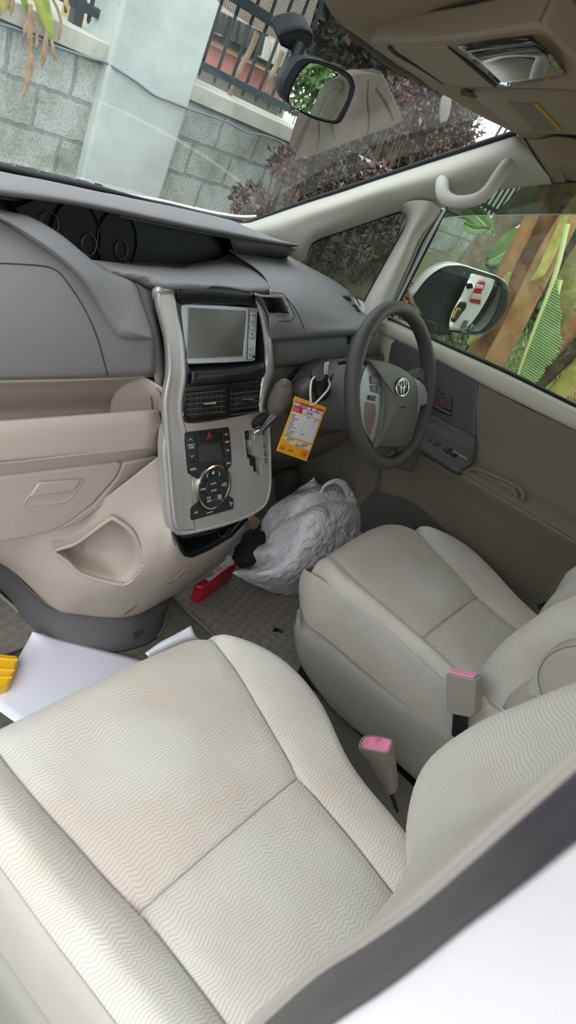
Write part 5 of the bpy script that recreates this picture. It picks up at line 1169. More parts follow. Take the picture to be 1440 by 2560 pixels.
# footwell side panel and door-side shade built as a dark plate
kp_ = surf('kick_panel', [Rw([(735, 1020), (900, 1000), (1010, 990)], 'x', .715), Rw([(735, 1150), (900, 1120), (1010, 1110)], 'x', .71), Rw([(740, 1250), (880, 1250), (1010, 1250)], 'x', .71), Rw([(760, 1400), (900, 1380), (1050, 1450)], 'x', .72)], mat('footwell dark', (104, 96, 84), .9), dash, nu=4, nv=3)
prism('shade_panel', Rw([(900, 1265), (925, 1235), (960, 1222), (1000, 1228), (1060, 1270), (1110, 1320), (1150, 1400), (1000, 1400), (900, 1330)], 'x', .685), (.01, 0, 0), mat('door shade dark', (70, 68, 62), .9), door, bevel=.004)
fh = surf('foot_rest', [Rw([(690, 1180, .85), (735, 1175, .80), (790, 1200, .78), (860, 1250, .80)]), Rw([(692, 1240, .82), (725, 1235, .76), (780, 1260, .74), (850, 1310, .76)]), Rw([(705, 1300, .80), (740, 1310, .72), (800, 1330, .70), (860, 1380, .72)])], mat('footwell carpet dark', (84, 80, 72), .95, bump=.6, bscale=500), dash, nu=4, nv=4)

# ================================================================== MIRRORS, HANDLE, OVERHEAD
a_ = U(1030, 745, x=.80); b_ = U(1270, 740, x=1.02)
MN0 = V((0, 0, 1)).cross(b_ - a_).normalized();
if MN0.y > 0: MN0 = -MN0
def DM(px, py, off=0.0): return U(px, py, pl=(a_ + MN0 * off, MN0))
def z7(pts, off=0.0): return [DM(1000 + x / 4.8, 620 + y / 4.8, off) for x, y in pts]
dm = thing('door_mirror', 'white door mirror with black face outside the driver window', 'mirror', loc=DM(1100, 820))
ho = [(145, 600), (200, 500), (300, 370), (400, 282), (480, 235), (560, 205), (660, 198), (760, 205), (950, 265), (1150, 330), (1260, 400), (1295, 460), (1300, 560), (1280, 720), (1180, 900), (1080, 1000), (980, 1045), (780, 1042), (640, 1010), (520, 1040), (400, 1030), (330, 880), (240, 760)]
hop = z7(ho); hcc = sum(hop, V()) / len(hop)
bm = bmesh.new(); rings = []
for s, o_ in ((.985, .004), (1.0, 0), (.995, -.02), (.95, -.06), (.80, -.10), (.5, -.125), (.1, -.13)):
    rings.append([hcc + (p - hcc) * s + MN0 * o_ for p in spline(hop, 3, True)])
vs = bm_grid(bm, rings, closed_u=True); bm.faces.new(vs[-1])
finish(bm, 'housing', M_paint, dm)
hi_ = [(165, 610), (220, 510), (310, 400), (400, 320), (500, 270), (600, 250), (720, 255), (900, 285), (1100, 345), (1220, 400), (1275, 470), (1280, 560), (1262, 715), (1165, 890), (1070, 985), (975, 1030), (780, 1030), (640, 1000), (520, 1025), (410, 1010), (345, 870), (255, 750)]
mo = [(870, 300), (1000, 325), (1140, 370), (1210, 425), (1235, 500), (1205, 660), (1140, 815), (1060, 935), (985, 1005), (900, 1018), (610, 1003), (578, 965), (588, 860), (628, 740), (708, 600), (780, 450), (825, 350)]
filled('mirror_face', spline(z7(hi_, .006), 2, True), [spline(z7(mo, .006), 2, True)], -MN0 * .012, M_black, dm)
mgl = [(872, 312), (1000, 340), (1130, 380), (1190, 430), (1215, 500), (1190, 650), (1130, 800), (1050, 920), (980, 988), (900, 1000), (620, 985), (592, 960), (600, 860), (640, 740), (720, 600), (790, 450), (832, 360)]
GN = V((-.35, -1, -.05)).normalized(); gc = DM(1190, 760, .001)
M_mir = mat('mirror silver', (235, 238, 238), .01, metal=1)
prism('mirror_glass', spline([U(1000 + x / 4.8, 620 + y / 4.8, pl=(gc, GN)) for x, y in mgl], 2, True), -GN * .003, M_mir, dm)
prism('mirror_foot', z7([(20, 880), (90, 820), (200, 830), (320, 850), (430, 880), (462, 905), (440, 1010), (400, 1045), (200, 1000), (60, 930)], .012), -MN0 * .05, M_black, dm, bevel=.008, segs=3)
def gm(x, y, o_=.002): return U(1000 + x / 4.8, 620 + y / 4.8, pl=(gc + GN * o_, GN))
cl_ = prism('mirror_clip', [gm(855, 915), gm(900, 925), gm(850, 1040), gm(800, 1030)], GN * .002, mat('galvanised steel', (170, 184, 180), .35, metal=.8), dm, bevel=.0005)
for y in (960, 1010): lathe('clip_hole', [(.0022, 0), (.0022, .0004), (0, .0004)], gm(870 - (y - 960) * .4, y, .0045), GN, M_black, cl_, n=12)
lathe('screw', [(.002, 0), (.002, .001), (0, .001)], DM(1000 + 770 / 4.8, 620 + 305 / 4.8, .0065), MN0, M_white, dm, n=10)

# white vehicle parked behind, reflected in the door mirror
def MR(px, py, y=-3.2):
    d = ray(px, py).normalized(); p = U(px, py, pl=(gc, GN)); r = d - 2 * d.dot(GN) * GN
    return p + r * ((y - p.y) / r.y)
def zr(pts, y=-3.2): return [MR(1000 + a / 4.8, 620 + b / 4.8, y) for a, b in pts]
suv = thing('parked_car', 'white car parked behind on the right, reflected in the door mirror', 'car', loc=V((3.4, -4.4, GZ)))
bk = zr([(1000, 300), (1240, 380), (1260, 700), (1200, 850), (1080, 830), (980, 900), (890, 985), (800, 1000), (600, 970), (640, 930), (720, 780), (650, 720), (760, 640), (800, 480), (900, 480), (960, 380)])
prism('body', bk, (0, -.9, 0), M_paint, suv, bevel=.02)
prism('rear_window', zr([(1130, 400), (1210, 440), (1200, 545), (1145, 500)], -3.19), (0, -.02, 0), M_gloss, suv)
prism('rear_window', zr([(800, 430), (870, 430), (880, 480), (800, 490)], -3.19), (0, -.02, 0), M_gloss, suv)
M_red = mat('tail lamp red', (200, 24, 40), .15, coat=.5); M_clr = mat('tail lamp clear', (210, 200, 200), .15, coat=.5)
tl = prism('tail_lamp', zr([(965, 395), (1035, 405), (1010, 495), (985, 520), (970, 684), (838, 650), (900, 500), (935, 440)], -3.18), (0, -.05, 0), M_red, suv, bevel=.01)
for q in ([(925, 440), (1005, 450), (1000, 492), (905, 485)], [(880, 550), (975, 560), (970, 625), (855, 610)]):
    prism('clear_lens', zr(q, -3.165), (0, -.02, 0), M_clr, tl, bevel=.004)
prism('plate_recess', zr([(730, 645), (805, 660), (800, 720), (735, 800), (655, 905), (610, 880), (690, 700)], -3.18), (0, -.03, 0), M_black, suv, bevel=.01)
plq = zr([(690, 725), (732, 735), (672, 862), (636, 845)], -3.14)
npl = prism('number_plate', plq, (0, -.02, 0), mat('plate yellow', (232, 168, 30), .5), suv)
for k in range(6):
    t = (k + .8) / 6.6; a = plq[0].lerp(plq[3], t); b = plq[1].lerp(plq[2], t)
    tube('plate_mark', [a.lerp(b, .25) + V((0, .012, 0)), a.lerp(b, .75 if k % 2 else .6) + V((0, .012, 0))], .012, M_black, npl, n=6)
prism('bumper_sensor', zr([(780, 875), (822, 880), (775, 985), (732, 975)], -3.17), (0, -.02, 0), mat('steel grey blue', (90, 110, 110), .5), suv)
wc = zr([(1000, 960)], -3.5)[0]
lathe('wheel', [(.10, -.12), (.34, -.12), (.36, -.08), (.36, .08), (.34, .12), (.10, .12)], (4.15, -3.55, GZ + .36), (1, .0, 0), M_black, suv, n=32)
lathe('wheel', [(.10, -.12), (.34, -.12), (.36, -.08), (.36, .08), (.34, .12), (.10, .12)], (2.75, -3.75, GZ + .36), (1, .0, 0), M_black, suv, n=32)
arch = prism('wheel_arch', zr([(880, 985), (920, 920), (990, 840), (1060, 810), (1110, 820), (1100, 870), (1020, 960), (930, 1000)], -3.18), (0, -.02, 0), M_black, suv)

# rear view mirror
RN = V((-.10, -1, -.10)).normalized(); rp_ = V((.054, .65, 1.237))
def RM(px, py, off=0.0): return U(px, py, pl=(rp_ + RN * off, RN))
rvm = thing('rear_view_mirror', 'black rear-view mirror hanging from the windscreen', 'mirror', loc=RM(745, 120, -.02))
ro = [(701, 228), (703, 210), (708, 192), (725, 163), (736, 150), (749, 143), (768, 142), (800, 149), (839, 163), (866, 178), (880, 193), (886, 217), (879, 244), (866, 276), (853, 300), (841, 309), (828, 309), (790, 300), (755, 284), (725, 263), (707, 247)]
rop = [RM(x, y) for x, y in ro]; rc = sum(rop, V()) / len(rop)
bm = bmesh.new(); rings = []
for s, o_ in ((.93, .002), (.97, .005), (1.0, 0), (.99, -.012), (.90, -.026), (.6, -.034), (.1, -.036)):
    rings.append([rc + (p - rc) * s + RN * o_ for p in spline(rop, 2, True)])
vs = bm_grid(bm, rings, closed_u=True); bm.faces.new(vs[-1]); bm.faces.new(vs[0][::-1])
finish(bm, 'housing', mat('mirror housing', (38, 42, 46), .5, bump=.15, bscale=800), rvm)
rg = [(775, 158), (795, 160), (820, 170), (844, 181), (862, 193), (871, 205), (874, 217), (869, 244), (858, 268), (847, 287), (842, 297), (834, 301), (812, 298), (780, 288), (750, 275), (730, 265), (723, 255), (723, 242), (730, 222), (741, 198), (752, 180), (763, 167)]
prism('mirror_glass', [RM(x, y, .0055) for x, y in rg], -RN * .002, mat('cabin mirror glass', (226, 232, 226), .01, metal=1), rvm)
mt_ = [(693, 89), (713, 78), (735, 72), (755, 70), (778, 79), (787, 90), (786, 108), (781, 124), (760, 133), (727, 131), (704, 120), (698, 104)]
prism('mount', [U(x, y, y=.70) for x, y in mt_], (0, .03, .02), M_black, rvm, bevel=.006, segs=3)
tube('stem', [U(744, 125, y=.70), U(740, 148, y=.685), U(745, 165, y=.68)], [.014, .011, .013], M_black, rvm, n=14, sm=3)

# grab handles
def grab(pts, r, lb, m):
    g = thing('grab_handle', lb, 'grab handle', loc=pts[0], group='grab handles')
    tube('bar', pts, r, m, g, n=16, sm=6)
    for p, q in ((pts[0], pts[1]), (pts[-1], pts[-2])):
        lathe('socket', [(.0, 0), (.021, 0), (.021, .004), (.017, .006)], p + V((.006, 0, 0)), V((-1, 0, 0)), M_seam, g, n=24)
    return g
M_gh = mat('handle plastic', (196, 192, 182), .5, bump=.08, bscale=700)
gp_ = Rw([(1109, 447, .598), (1106, 458, .575), (1106, 478, .550), (1114, 494, .540), (1134, 504, .535), (1165, 504, .532), (1198, 495, .532), (1224, 474, .535), (1243, 446, .545), (1260, 424, .560), (1274, 408, .592)], 'x')
gh = grab(gp_, [.0165, .0165, .016, .0155, .0145, .0135, .0135, .014, .0145, .0155, .017], 'beige grab handle mounted on the windscreen pillar', M_gh)
gb_ = grab([V((.722, -.15, 1.20)), V((.70, -.15, 1.20)), V((.68, -.15, 1.17)), V((.68, -.15, 1.04)), V((.70, -.15, 1.0)), V((.722, -.15, 1.0))], .014, 'beige grab handle on the centre pillar, seen only in the rear-view mirror', M_gh)
# overhead console
CZ = 1.322
oc = thing('overhead_console', 'beige overhead console with sunglasses box and clear map lamp', 'overhead console', loc=U(1200, 170, z=CZ))
M_oh = mat('overhead beige', (150, 136, 116), .6, bump=.15, bscale=900)
oo = [(928, 108), (932, 101), (942, 100), (985, 103), (1040, 103), (1140, 95), (1230, 82), (1312, 70), (1346, 70), (1368, 82), (1405, 120), (1445, 160), (1490, 205), (1480, 232), (1440, 228), (1360, 224), (1275, 222), (1185, 220), (1128, 214), (1080, 202), (1015, 168), (960, 134)]
prism('console_base', spline([U(x, y, z=CZ) for x, y in oo], 2, True), (0, 0, .035), M_oh, oc, bevel=.006, segs=3)
lid = prism('glasses_box', [U(x, y, z=CZ - .001) for x, y in ((974, 119), (1030, 121), (1090, 119), (1112, 117), (1124, 121), (1180, 168), (1235, 213), (1228, 217), (1162, 215), (1108, 211), (1052, 178), (992, 140))], (0, 0, .008), M_oh, oc, bevel=.002)
tube('gap', [U(x, y, z=CZ - .0025) for x, y in ((972, 117), (992, 135), (1050, 172), (1108, 211))], [.003, .0028, .0012, .0008], M_black, lid, n=6, sm=3)
tube('gap', [U(x, y, z=CZ - .0025) for x, y in ((1120, 117), (1180, 165), (1238, 215))], [.0012, .0022, .0024], M_black, lid, n=6, sm=3)
lens_m = glass_mat('lamp lens', (226, 226, 220), .0, 1.6); 
lm = prism('lamp_recess', [U(x, y, z=CZ - .0005) for x, y in ((1142, 115), (1230, 103), (1312, 91), (1331, 92), (1375, 138), (1419, 184), (1416, 190), (1340, 204), (1260, 214))], (0, 0, .004), mat('lamp reflector', (120, 112, 100), .25, metal=.5), oc, bevel=.001)
prism('lamp_switch', [U(x, y, z=CZ - .004) for x, y in ((1219, 156), (1240, 150), (1335, 136), (1348, 138), (1369, 160), (1366, 168), (1300, 184), (1260, 184))], (0, 0, .006), M_oh, lm, bevel=.002)
for x in (1318, 1329, 1340): prism('switch_slot', [U(x - 3, 152, z=CZ - .0045), U(x + 1, 151, z=CZ - .0045), U(x + 7, 163, z=CZ - .0045), U(x + 3, 164, z=CZ - .0045)], (0, 0, .002), M_black, lm)
prism('switch_knob', [U(x, y, z=CZ - .006) for x, y in ((1243, 162), (1270, 158), (1286, 172), (1262, 176))], (0, 0, .004), mat('brown knob', (96, 66, 52), .4), lm, bevel=.001)
surf('lens', [[U(1144, 114, z=CZ - .001), U(1238, 101, z=CZ - .001), U(1326, 90, z=CZ - .001)], [U(1180, 146, z=CZ - .010), U(1280, 132, z=CZ - .010), U(1372, 128, z=CZ - .010)], [U(1258, 214, z=CZ - .001), U(1340, 203, z=CZ - .001), U(1417, 187, z=CZ - .001)]], lens_m, lm, nu=6, nv=6, solid=.0015)
# sun visor
sv = thing('sun_visor', 'beige sun visor folded up above the driver, yellow striped label', 'sun visor', loc=U(1360, 290, z=1.325))
vo2 = [(1168, 231), (1180, 228), (1260, 232), (1440, 238), (1560, 244), (1560, 350), (1440, 340), (1330, 333), (1296, 330), (1284, 324), (1240, 290), (1200, 258)]
prism('visor_panel', [U(x, y, z=1.331) for x, y in vo2], (0, 0, .018), M_oh, sv, bevel=.007, segs=3)
prism('label', [U(x, y, z=1.330) for x, y in ((1268, 256), (1340, 262), (1408, 330), (1338, 328))], (0, 0, .001), mat('visor label', (136, 128, 112), .7, var=.12, vscale=200), sv)
prism('label_stripe', [U(x, y, z=1.3292) for x, y in ((1332, 259), (1343, 260), (1406, 328), (1396, 328))], (0, 0, .001), mat('label yellow', (190, 150, 50), .7), sv)
tube('pivot', [U(1158, 229, z=1.325), U(1172, 233, z=1.328), U(1186, 238, z=1.332)], .006, mat('visor pivot', (96, 66, 52), .5), sv, n=10)
# ================================================================== SEATS
def fabric(name, ax, col=(204, 197, 187), pitch=.0050, lam=.023, stain=None, s=1.0):
    m = bpy.data.materials.new(name); m.use_nodes = True; nt = m.node_tree; N = nt.nodes; L = nt.links; b = N['Principled BSDF']
    b.inputs['Roughness'].default_value = .95; b.inputs['Sheen Weight'].default_value = .25; b.inputs['Sheen Roughness'].default_value = .4; b.inputs['Specular IOR Level'].default_value = .2
    tc = N.new('ShaderNodeTexCoord'); sp_ = N.new('ShaderNodeSeparateXYZ'); L.new(tc.outputs['Object'], sp_.inputs[0])
    nz = N.new('ShaderNodeTexNoise'); nz.inputs['Scale'].default_value = 6; nz.inputs['Detail'].default_value = 2; L.new(tc.outputs['Object'], nz.inputs['Vector'])
    def M(op, a, bb=None):
        q = N.new('ShaderNodeMath'); q.operation = op
        for i, v in enumerate((a, bb)):
            if v is None: continue
            if isinstance(v, (int, float)): q.inputs[i].default_value = v
            else: L.new(v, q.inputs[i])
        return q.outputs[0]
    u = sp_.outputs['X' if ax != 'x' else 'Y']; v = sp_.outputs['Y' if ax == 'y' else 'Z']
    uu = M('ADD', u, M('MULTIPLY', nz.outputs['Fac'], .09))
    uu = M('ADD', uu, M('MULTIPLY', v, .18))
    zz = M('ABSOLUTE', M('SUBTRACT', M('MULTIPLY', M('FRACT', M('DIVIDE', uu, lam)), 2), 1))
    zz = M('SMOOTH_MIN', zz, .85); 
    vv = M('ADD', M('ADD', v, M('MULTIPLY', zz, M('MULTIPLY', nz.outputs['Fac'], .0066))), M('MULTIPLY', nz.outputs['Fac'], .05))
    w = M('SINE', M('MULTIPLY', vv, 2 * math.pi / pitch))
    w2 = M('POWER', M('ADD', M('MULTIPLY', w, .5), .5), .45)
    bp = N.new('ShaderNodeBump'); bp.inputs['Strength'].default_value = .52 * s; bp.inputs['Distance'].default_value = .0011; L.new(w2, bp.inputs['Height'])
    n2 = N.new('ShaderNodeTexNoise'); n2.inputs['Scale'].default_value = 900; L.new(tc.outputs['Object'], n2.inputs['Vector'])
    b2 = N.new('ShaderNodeBump'); b2.inputs['Strength'].default_value = .12; b2.inputs['Distance'].default_value = .0006; L.new(n2.outputs['Fac'], b2.inputs['Height']); L.new(bp.outputs[0], b2.inputs['Normal'])
    L.new(b2.outputs[0], b.inputs['Normal'])
    mx = N.new('ShaderNodeMix'); mx.data_type = 'RGBA'; mx.inputs[6].default_value = s2l(tuple(c * .92 for c in col)); mx.inputs[7].default_value = s2l(col); L.new(w2, mx.inputs[0])
    n3 = N.new('ShaderNodeTexNoise'); n3.inputs['Scale'].default_value = 5; n3.inputs['Detail'].default_value = 5; L.new(tc.outputs['Object'], n3.inputs['Vector'])
    rp = N.new('ShaderNodeValToRGB'); rp.color_ramp.elements[0].position = .38; rp.color_ramp.elements[0].color = s2l(stain or (226, 206, 184)); rp.color_ramp.elements[1].position = .58; rp.color_ramp.elements[1].color = (1, 1, 1, 1)
    L.new(n3.outputs['Fac'], rp.inputs['Fac'])
    m2 = N.new('ShaderNodeMix'); m2.data_type = 'RGBA'; m2.blend_type = 'MULTIPLY'; m2.inputs[0].default_value = .36; L.new(mx.outputs[2], m2.inputs[6]); L.new(rp.outputs['Color'], m2.inputs[7])
    L.new(m2.outputs[2], b.inputs['Base Color'])
    return m
F_y = fabric('seat fabric', 'y'); F_z = fabric('backrest fabric', 'z', pitch=.0046, lam=.03); F_x = fabric('backrest side fabric', 'x', pitch=.0046, lam=.03)
M_vin = mat('seat side vinyl', (176, 168, 158), .6, bump=.15, bscale=900, var=.04, vscale=8)
M_spl = mat('seat base plastic', (140, 134, 124), .5, bump=.12, bscale=800)
M_pink = mat('pink button', (255, 158, 194), .35); M_bkl = mat('buckle housing', (150, 144, 132), .45, bump=.1, bscale=900)

def tab(t, y):
    """linear look-up in a table of (y, value) sorted by falling y"""
    if y >= t[0][0]: return t[0][1]
    for (a, va), (b, vb) in zip(t, t[1:]):
        if y >= b:
            s = (y - a) / (b - a); s = s * s * (3 - 2 * s) if False else s
            return va + (vb - va) * s
    return t[-1][1]
def smt(t, y, w=.02): return sum(tab(t, y + k * w) for k in (-1.5, -1, -.5, 0, .5, 1, 1.5)) / 7

def cushion(name, root, xl, xr, sl_, sr_, y0, y1, ys, z0, bl_, br_, m, rl=.03, rr_=.03, rf=.05, skirt=.09, nx=250, ny=210, yf=None):
    G = []
    for j in range(ny + 1):
        y = y0 + (y1 - y0) * (j / ny)
        a, b = smt(xl, y), smt(xr, y); s1, s2 = smt(sl_, y), smt(sr_, y)
        row = []
        for i in range(nx + 1):
            t = i / nx; x = a + (b - a) * t; yb = y; y0_ = y0
            if yf: y0_ = smt(yf, -x, .006); y = y0_ + (y1 - y0_) * (j / ny)
            z = z0 + .006 * math.cos((x - (s1 + s2) / 2) / (s2 - s1) * math.pi) 
            if x < s1: q = (s1 - x) / (s1 - a); z += bl_ * math.sin(min(1, q * 1.25) * math.pi / 2)
            if x > s2: q = (x - s2) / (b - s2); z += br_ * math.sin(min(1, q * 1.25) * math.pi / 2)
            for s in (s1, s2): z -= .004 * math.exp(-((x - s) / .0025) ** 2) + .003 * math.exp(-((x - s) / .014) ** 2)
            if s1 < x < s2:
                z -= .004 * math.exp(-((y - ys) / .0025) ** 2) + .006 * math.exp(-((y - ys) / .022) ** 2)
                z += .003 * math.sin((y - ys) * 22) * math.cos((x - (s1 + s2) / 2) / (s2 - s1) * math.pi)
            z += .0018 * noise.noise(V((x * 9, y * 9, 1.3)))
            for d, r in ((x - a, rl), (b - x, rr_), (y0_ - y, rf)):
                if d < r: z -= r - math.sqrt(max(0, r * r - (r - d) ** 2))
            row.append(V((x, y, z))); y = yb
        L_ = row[0]; R_ = row[-1]
        row = [L_ + V((.006, 0, -skirt)), L_ + V((.001, 0, -skirt * .5))] + row + [R_ + V((-.001, 0, -skirt * .5)), R_ + V((-.008, 0, -skirt))]
        G.append(row)
    Gt = [r[2:-2] for r in G]
    def at_(x, y):
        j = max(0, min(ny, round((y - y0) / (y1 - y0) * ny))); row = Gt[j]
        i = min(range(len(row)), key=lambda q: abs(row[q].x - x)); return V((x, y, row[i].z + .0008))
    seams = [[at_(smt(t, y), y) for y in [y0 - .012 + (y1 - y0 + .012) * k / 60 for k in range(61)]] for t in (sl_, sr_)]
    a_, b_ = smt(sl_, ys), smt(sr_, ys); seams.append([at_(a_ + (b_ - a_) * k / 40, ys) for k in range(41)])
    for s in seams: tube('seam', s, .0007, mat('fabric seam', (150, 146, 136), .95), root, n=6)
    f0 = [p + V((0, -.004, -.025)) for p in G[0]]; f1 = [p + V((0, -.05, -.07)) for p in G[0]]
    G = [f1, f0] + G
    bm = bmesh.new(); bm_grid(bm, G)
    return finish(bm, name, m, root, angle=70)

# ---- passenger seat
ps = thing('passenger_seat', 'beige ribbed fabric passenger seat filling the foreground', 'seat', loc=(-.39, 0, .12), group='front seats')
xl = [(.31, -.655), (.27, -.663), (.20, -.662), (.12, -.655), (.05, -.650), (-.02, -.643), (-.10, -.636), (-.28, -.63)]
xr = [(.305, -.235), (.30, -.215), (.28, -.188), (.25, -.156), (.20, -.124), (.15, -.112), (.09, -.116), (.04, -.134), (-.01, -.166), (-.07, -.184), (-.12, -.188), (-.17, -.196), (-.22, -.215), (-.28, -.23)]
sl1_ = [(.30, -.596), (.24, -.593), (.163, -.586), (.10, -.576), (.044, -.570), (-.006, -.560), (-.067, -.556), (-.14, -.553), (-.28, -.55)]
sr1_ = [(.30, -.200), (.267, -.206), (.192, -.215), (.118, -.237), (.051, -.256), (.004, -.268), (-.053, -.272), (-.121, -.277), (-.199, -.287), (-.28, -.29)]
cushion('cushion', ps, xl, xr, sl1_, sr1_, .312, -.30, 0.0, .400, .020, .016, F_y, rl=.035, rr_=.03)
# outer side, vinyl then plastic
def sidew(name, xs_, zs, ys_, m, par, dx=0.0):
    rows = [[V((x + dx, y, z)) for (x, y) in zip(xs_, ys_)] for z in zs]
    return rows
yy_ = [.30, .22, .12, .04, -.04, -.12, -.22, -.32]
rows = [[V((smt(xl, y) + .004, y, .392)) for y in yy_], [V((smt(xl, y) - .006, y, .375)) for y in yy_], [V((smt(xl, y) - .012, y, .34)) for y in yy_], [V((smt(xl, y) - .012, y, .29)) for y in yy_]]
surf('side_trim', rows, M_vin, ps, nu=4, nv=4)
rows = [[V((smt(xl, y) - .008, y, .300)) for y in yy_], [V((smt(xl, y) - .022, y, .296)) for y in yy_], [V((smt(xl, y) - .030, y, .27)) for y in yy_], [V((smt(xl, y) - .030, y, .14)) for y in yy_], [V((smt(xl, y) - .02, y, .10)) for y in yy_]]
surf('base_cover', rows, M_spl, ps, nu=4, nv=4)
box('base_frame', (-.42, -.03, .20), (.28, .44, .20), M_dkg, ps, bevel=.02)
for sx in (-.58, -.32): box('seat_rail', (sx, -.02, .05), (.045, .60, .10), M_black, ps, bevel=.004)
# backrest
q1 = [(1036, 2183, -.245), (1037, 2042, -.235), (1080, 1921, -.23), (1194, 1833, -.23), (1319, 1779, -.235), (1440, 1733, -.24), (1620, 1680, -.25)]
q2 = [(1042, 2185, -.27), (1075, 2085, -.268), (1135, 1992, -.266), (1245, 1915, -.268), (1345, 1868, -.272), (1440, 1830, -.275), (1620, 1785, -.28)]
q3 = [(1046, 2164, -.30), (1092, 2116, -.305), (1152, 2075, -.31), (1250, 2030, -.315), (1345, 1985, -.32), (1440, 1940, -.325), (1620, 1870, -.33)]
q4 = [(1005, 2245, -.38), (1052, 2205, -.40), (1125, 2152, -.41), (1245, 2085, -.42), (1345, 2035, -.425), (1440, 1990, -.43), (1620, 1920, -.43)]
q5 = [(900, 2400, -.55), (960, 2340, -.56), (1060, 2270, -.57), (1200, 2180, -.58), (1320, 2120, -.58), (1440, 2060, -.58), (1620, 1990, -.58)]
for q in (q1, q2, q3, q4, q5): a, b = q[-2], q[-1]; q.append((2000, b[1] + (b[1] - a[1]) / (b[0] - a[0]) * 380, b[2]))
r1 = Rw(q1, 'x'); r5 = Rw(q5, 'x'); bk_ = [p + V((.02, -.17, -.01)) for p in r1]
rows = [bk_, [p + V((.045, -.10, -.01)) for p in r1], [p + V((.026, -.030, -.003)) for p in r1], r1, Rw(q2, 'x'), Rw(q3, 'x'), Rw(q4, 'x'), r5, [p + V((-.05, -.01, 0)) for p in r5], [p + V((-.07, -.06, 0)) for p in r5], [p + V((-.06, -.15, 0)) for p in r5], bk_]
surf('backrest', rows, F_z, ps, nu=6, nv=7, solid=.01, offset=-1)
tube('backrest_seam', [p + V((0, .001, .001)) for p in Rw(q3, 'x')], .0011, mat('fabric seam', (160, 154, 142), .95), ps, n=6, sm=5)

# ---- driver seat
ds = thing('driver_seat', 'grey beige fabric driver seat behind the steering wheel', 'seat', loc=(.39, .05, .12), group='front seats')
dxl = [(.36, .178), (.345, .168), (.325, .156), (.29, .152), (.2, .158), (.1, .158), (.02, .154), (-.04, .148), (-.3, .14)]
dxr = [(.365, .50), (.345, .545), (.313, .595), (.26, .640), (.21, .658), (.171, .660), (.075, .628), (-.003, .590), (-.079, .568), (-.3, .55)]
dsl = [(.35, .221), (.22, .199), (.127, .199), (.043, .197), (-.042, .188), (-.115, .180), (-.3, .175)]
dsr = [(.35, .60), (.315, .592), (.25, .568), (.138, .525), (.053, .493), (-.013, .479), (-.088, .475), (-.3, .47)]
cushion('cushion', ds, dxl, dxr, dsl, dsr, .37, -.28, .047, .416, .012, .030, F_y, rl=.022, rr_=.03, rf=.045, skirt=.045, yf=[(-.14, .318), (-.16, .330), (-.19, .342), (-.24, .350), (-.34, .360), (-.45, .368), (-.55, .368), (-.60, .352), (-.66, .33)])
yd = [.345, .30, .2, .1, .02, -.04, -.12, -.26]
sx_ = lambda y: smt(dxl, y)
rows = [[V((sx_(y) + .004, y, .398)) for y in yd], [V((sx_(y) - .002, y, .385)) for y in yd], [V((sx_(y) - .008, y, .34)) for y in yd], [V((sx_(y) - .006, y, .25)) for y in yd]]
for r, fy in zip(rows, (.345, .343, .333, .290)):
    for k, w in ((0, 1), (1, .55), (2, .15)): r[k].y += (fy - .345) * w
for r in rows:
    for k, w in ((0, .030), (1, .012), (2, .002)): r[k].z -= w * max(0, (r[k].z - .30) / .1)
rows = [[V((r[0].x + .14, r[0].y + .014, r[0].z - .02)), V((r[0].x + .05, r[0].y + .012, r[0].z - .012)), V((r[0].x + .012, r[0].y + .008, r[0].z - .004))] + r for r in rows]
surf('side_trim', rows, M_vin, ds, nu=4, nv=4)
pt = [(751, 1528), (766, 1558), (828, 1610), (931, 1697), (1008, 1754), (1100, 1810), (1190, 1860)]
pb = [(739, 1590), (757, 1661), (828, 1759), (916, 1836), (993, 1898), (1055, 1952), (1150, 2040)]
R_t = Rw([(x, y, .150) for x, y in pt], 'x'); R_t1 = Rw([(x - 3, y + 8, .138) for x, y in pt], 'x')
R_m = Rw([(lerp(a[0], b[0], .45), lerp(a[1], b[1], .45), .125) for a, b in zip(pt, pb)], 'x'); R_b = Rw([(x, y, .130) for x, y in pb], 'x')
front = lambda r, dz=0: [V((r[0].x + .16, r[0].y + .016, r[0].z)), V((r[0].x + .05, r[0].y + .014, r[0].z)), V((r[0].x + .012, r[0].y + .008, r[0].z))] + r
surf('base_cover', [[p + V((.02, 0, -.012)) for p in front(R_t)], front(R_t), front(R_t1), front(R_m), front(R_b), [p + V((.03, -.005, -.02)) for p in front(R_b)]], M_spl, ds, nu=4, nv=4)
box('base_frame', (.39, .0, .20), (.40, .50, .20), M_dkg, ds, bevel=.02)
for sx in (.24, .56): box('seat_rail', (sx, -.02, .05), (.045, .58, .10), M_black, ds, bevel=.004)
# buckle well in the cover
d1 = [(1211, 1728, .205), (1216, 1689, .20), (1225, 1665, .198), (1274, 1609, .195), (1371, 1539, .195), (1440, 1505, .195), (1600, 1430, .20)]
d2 = [(1222, 1745, .175), (1238, 1705, .170), (1258, 1680, .168), (1305, 1630, .166), (1395, 1565, .166), (1450, 1540, .166), (1610, 1470, .17)]
d3 = [(1245, 1765, .160), (1275, 1740, .158), (1300, 1715, .156), (1360, 1665, .155), (1430, 1620, .155), (1500, 1590, .155), (1640, 1530, .155)]
d4 = [(1300, 1800, .156), (1350, 1790, .155), (1390, 1770, .154), (1440, 1735, .154), (1520, 1690, .154), (1600, 1650, .154), (1700, 1600, .154)]
rd = Rw(d1, 'x')
rows = [[p + V((.38, -.02, .0)) for p in rd], [p + V((.34, -.004, 0)) for p in rd], [p + V((.28, -.05, 0)) for p in rd], [p + V((.10, -.05, 0)) for p in rd], [p + V((.04, -.015, 0)) for p in rd], rd, Rw(d2, 'x'), Rw(d3, 'x'), Rw(d4, 'x')]
surf('backrest', rows, F_x, ds, nu=6, nv=6, solid=.01)
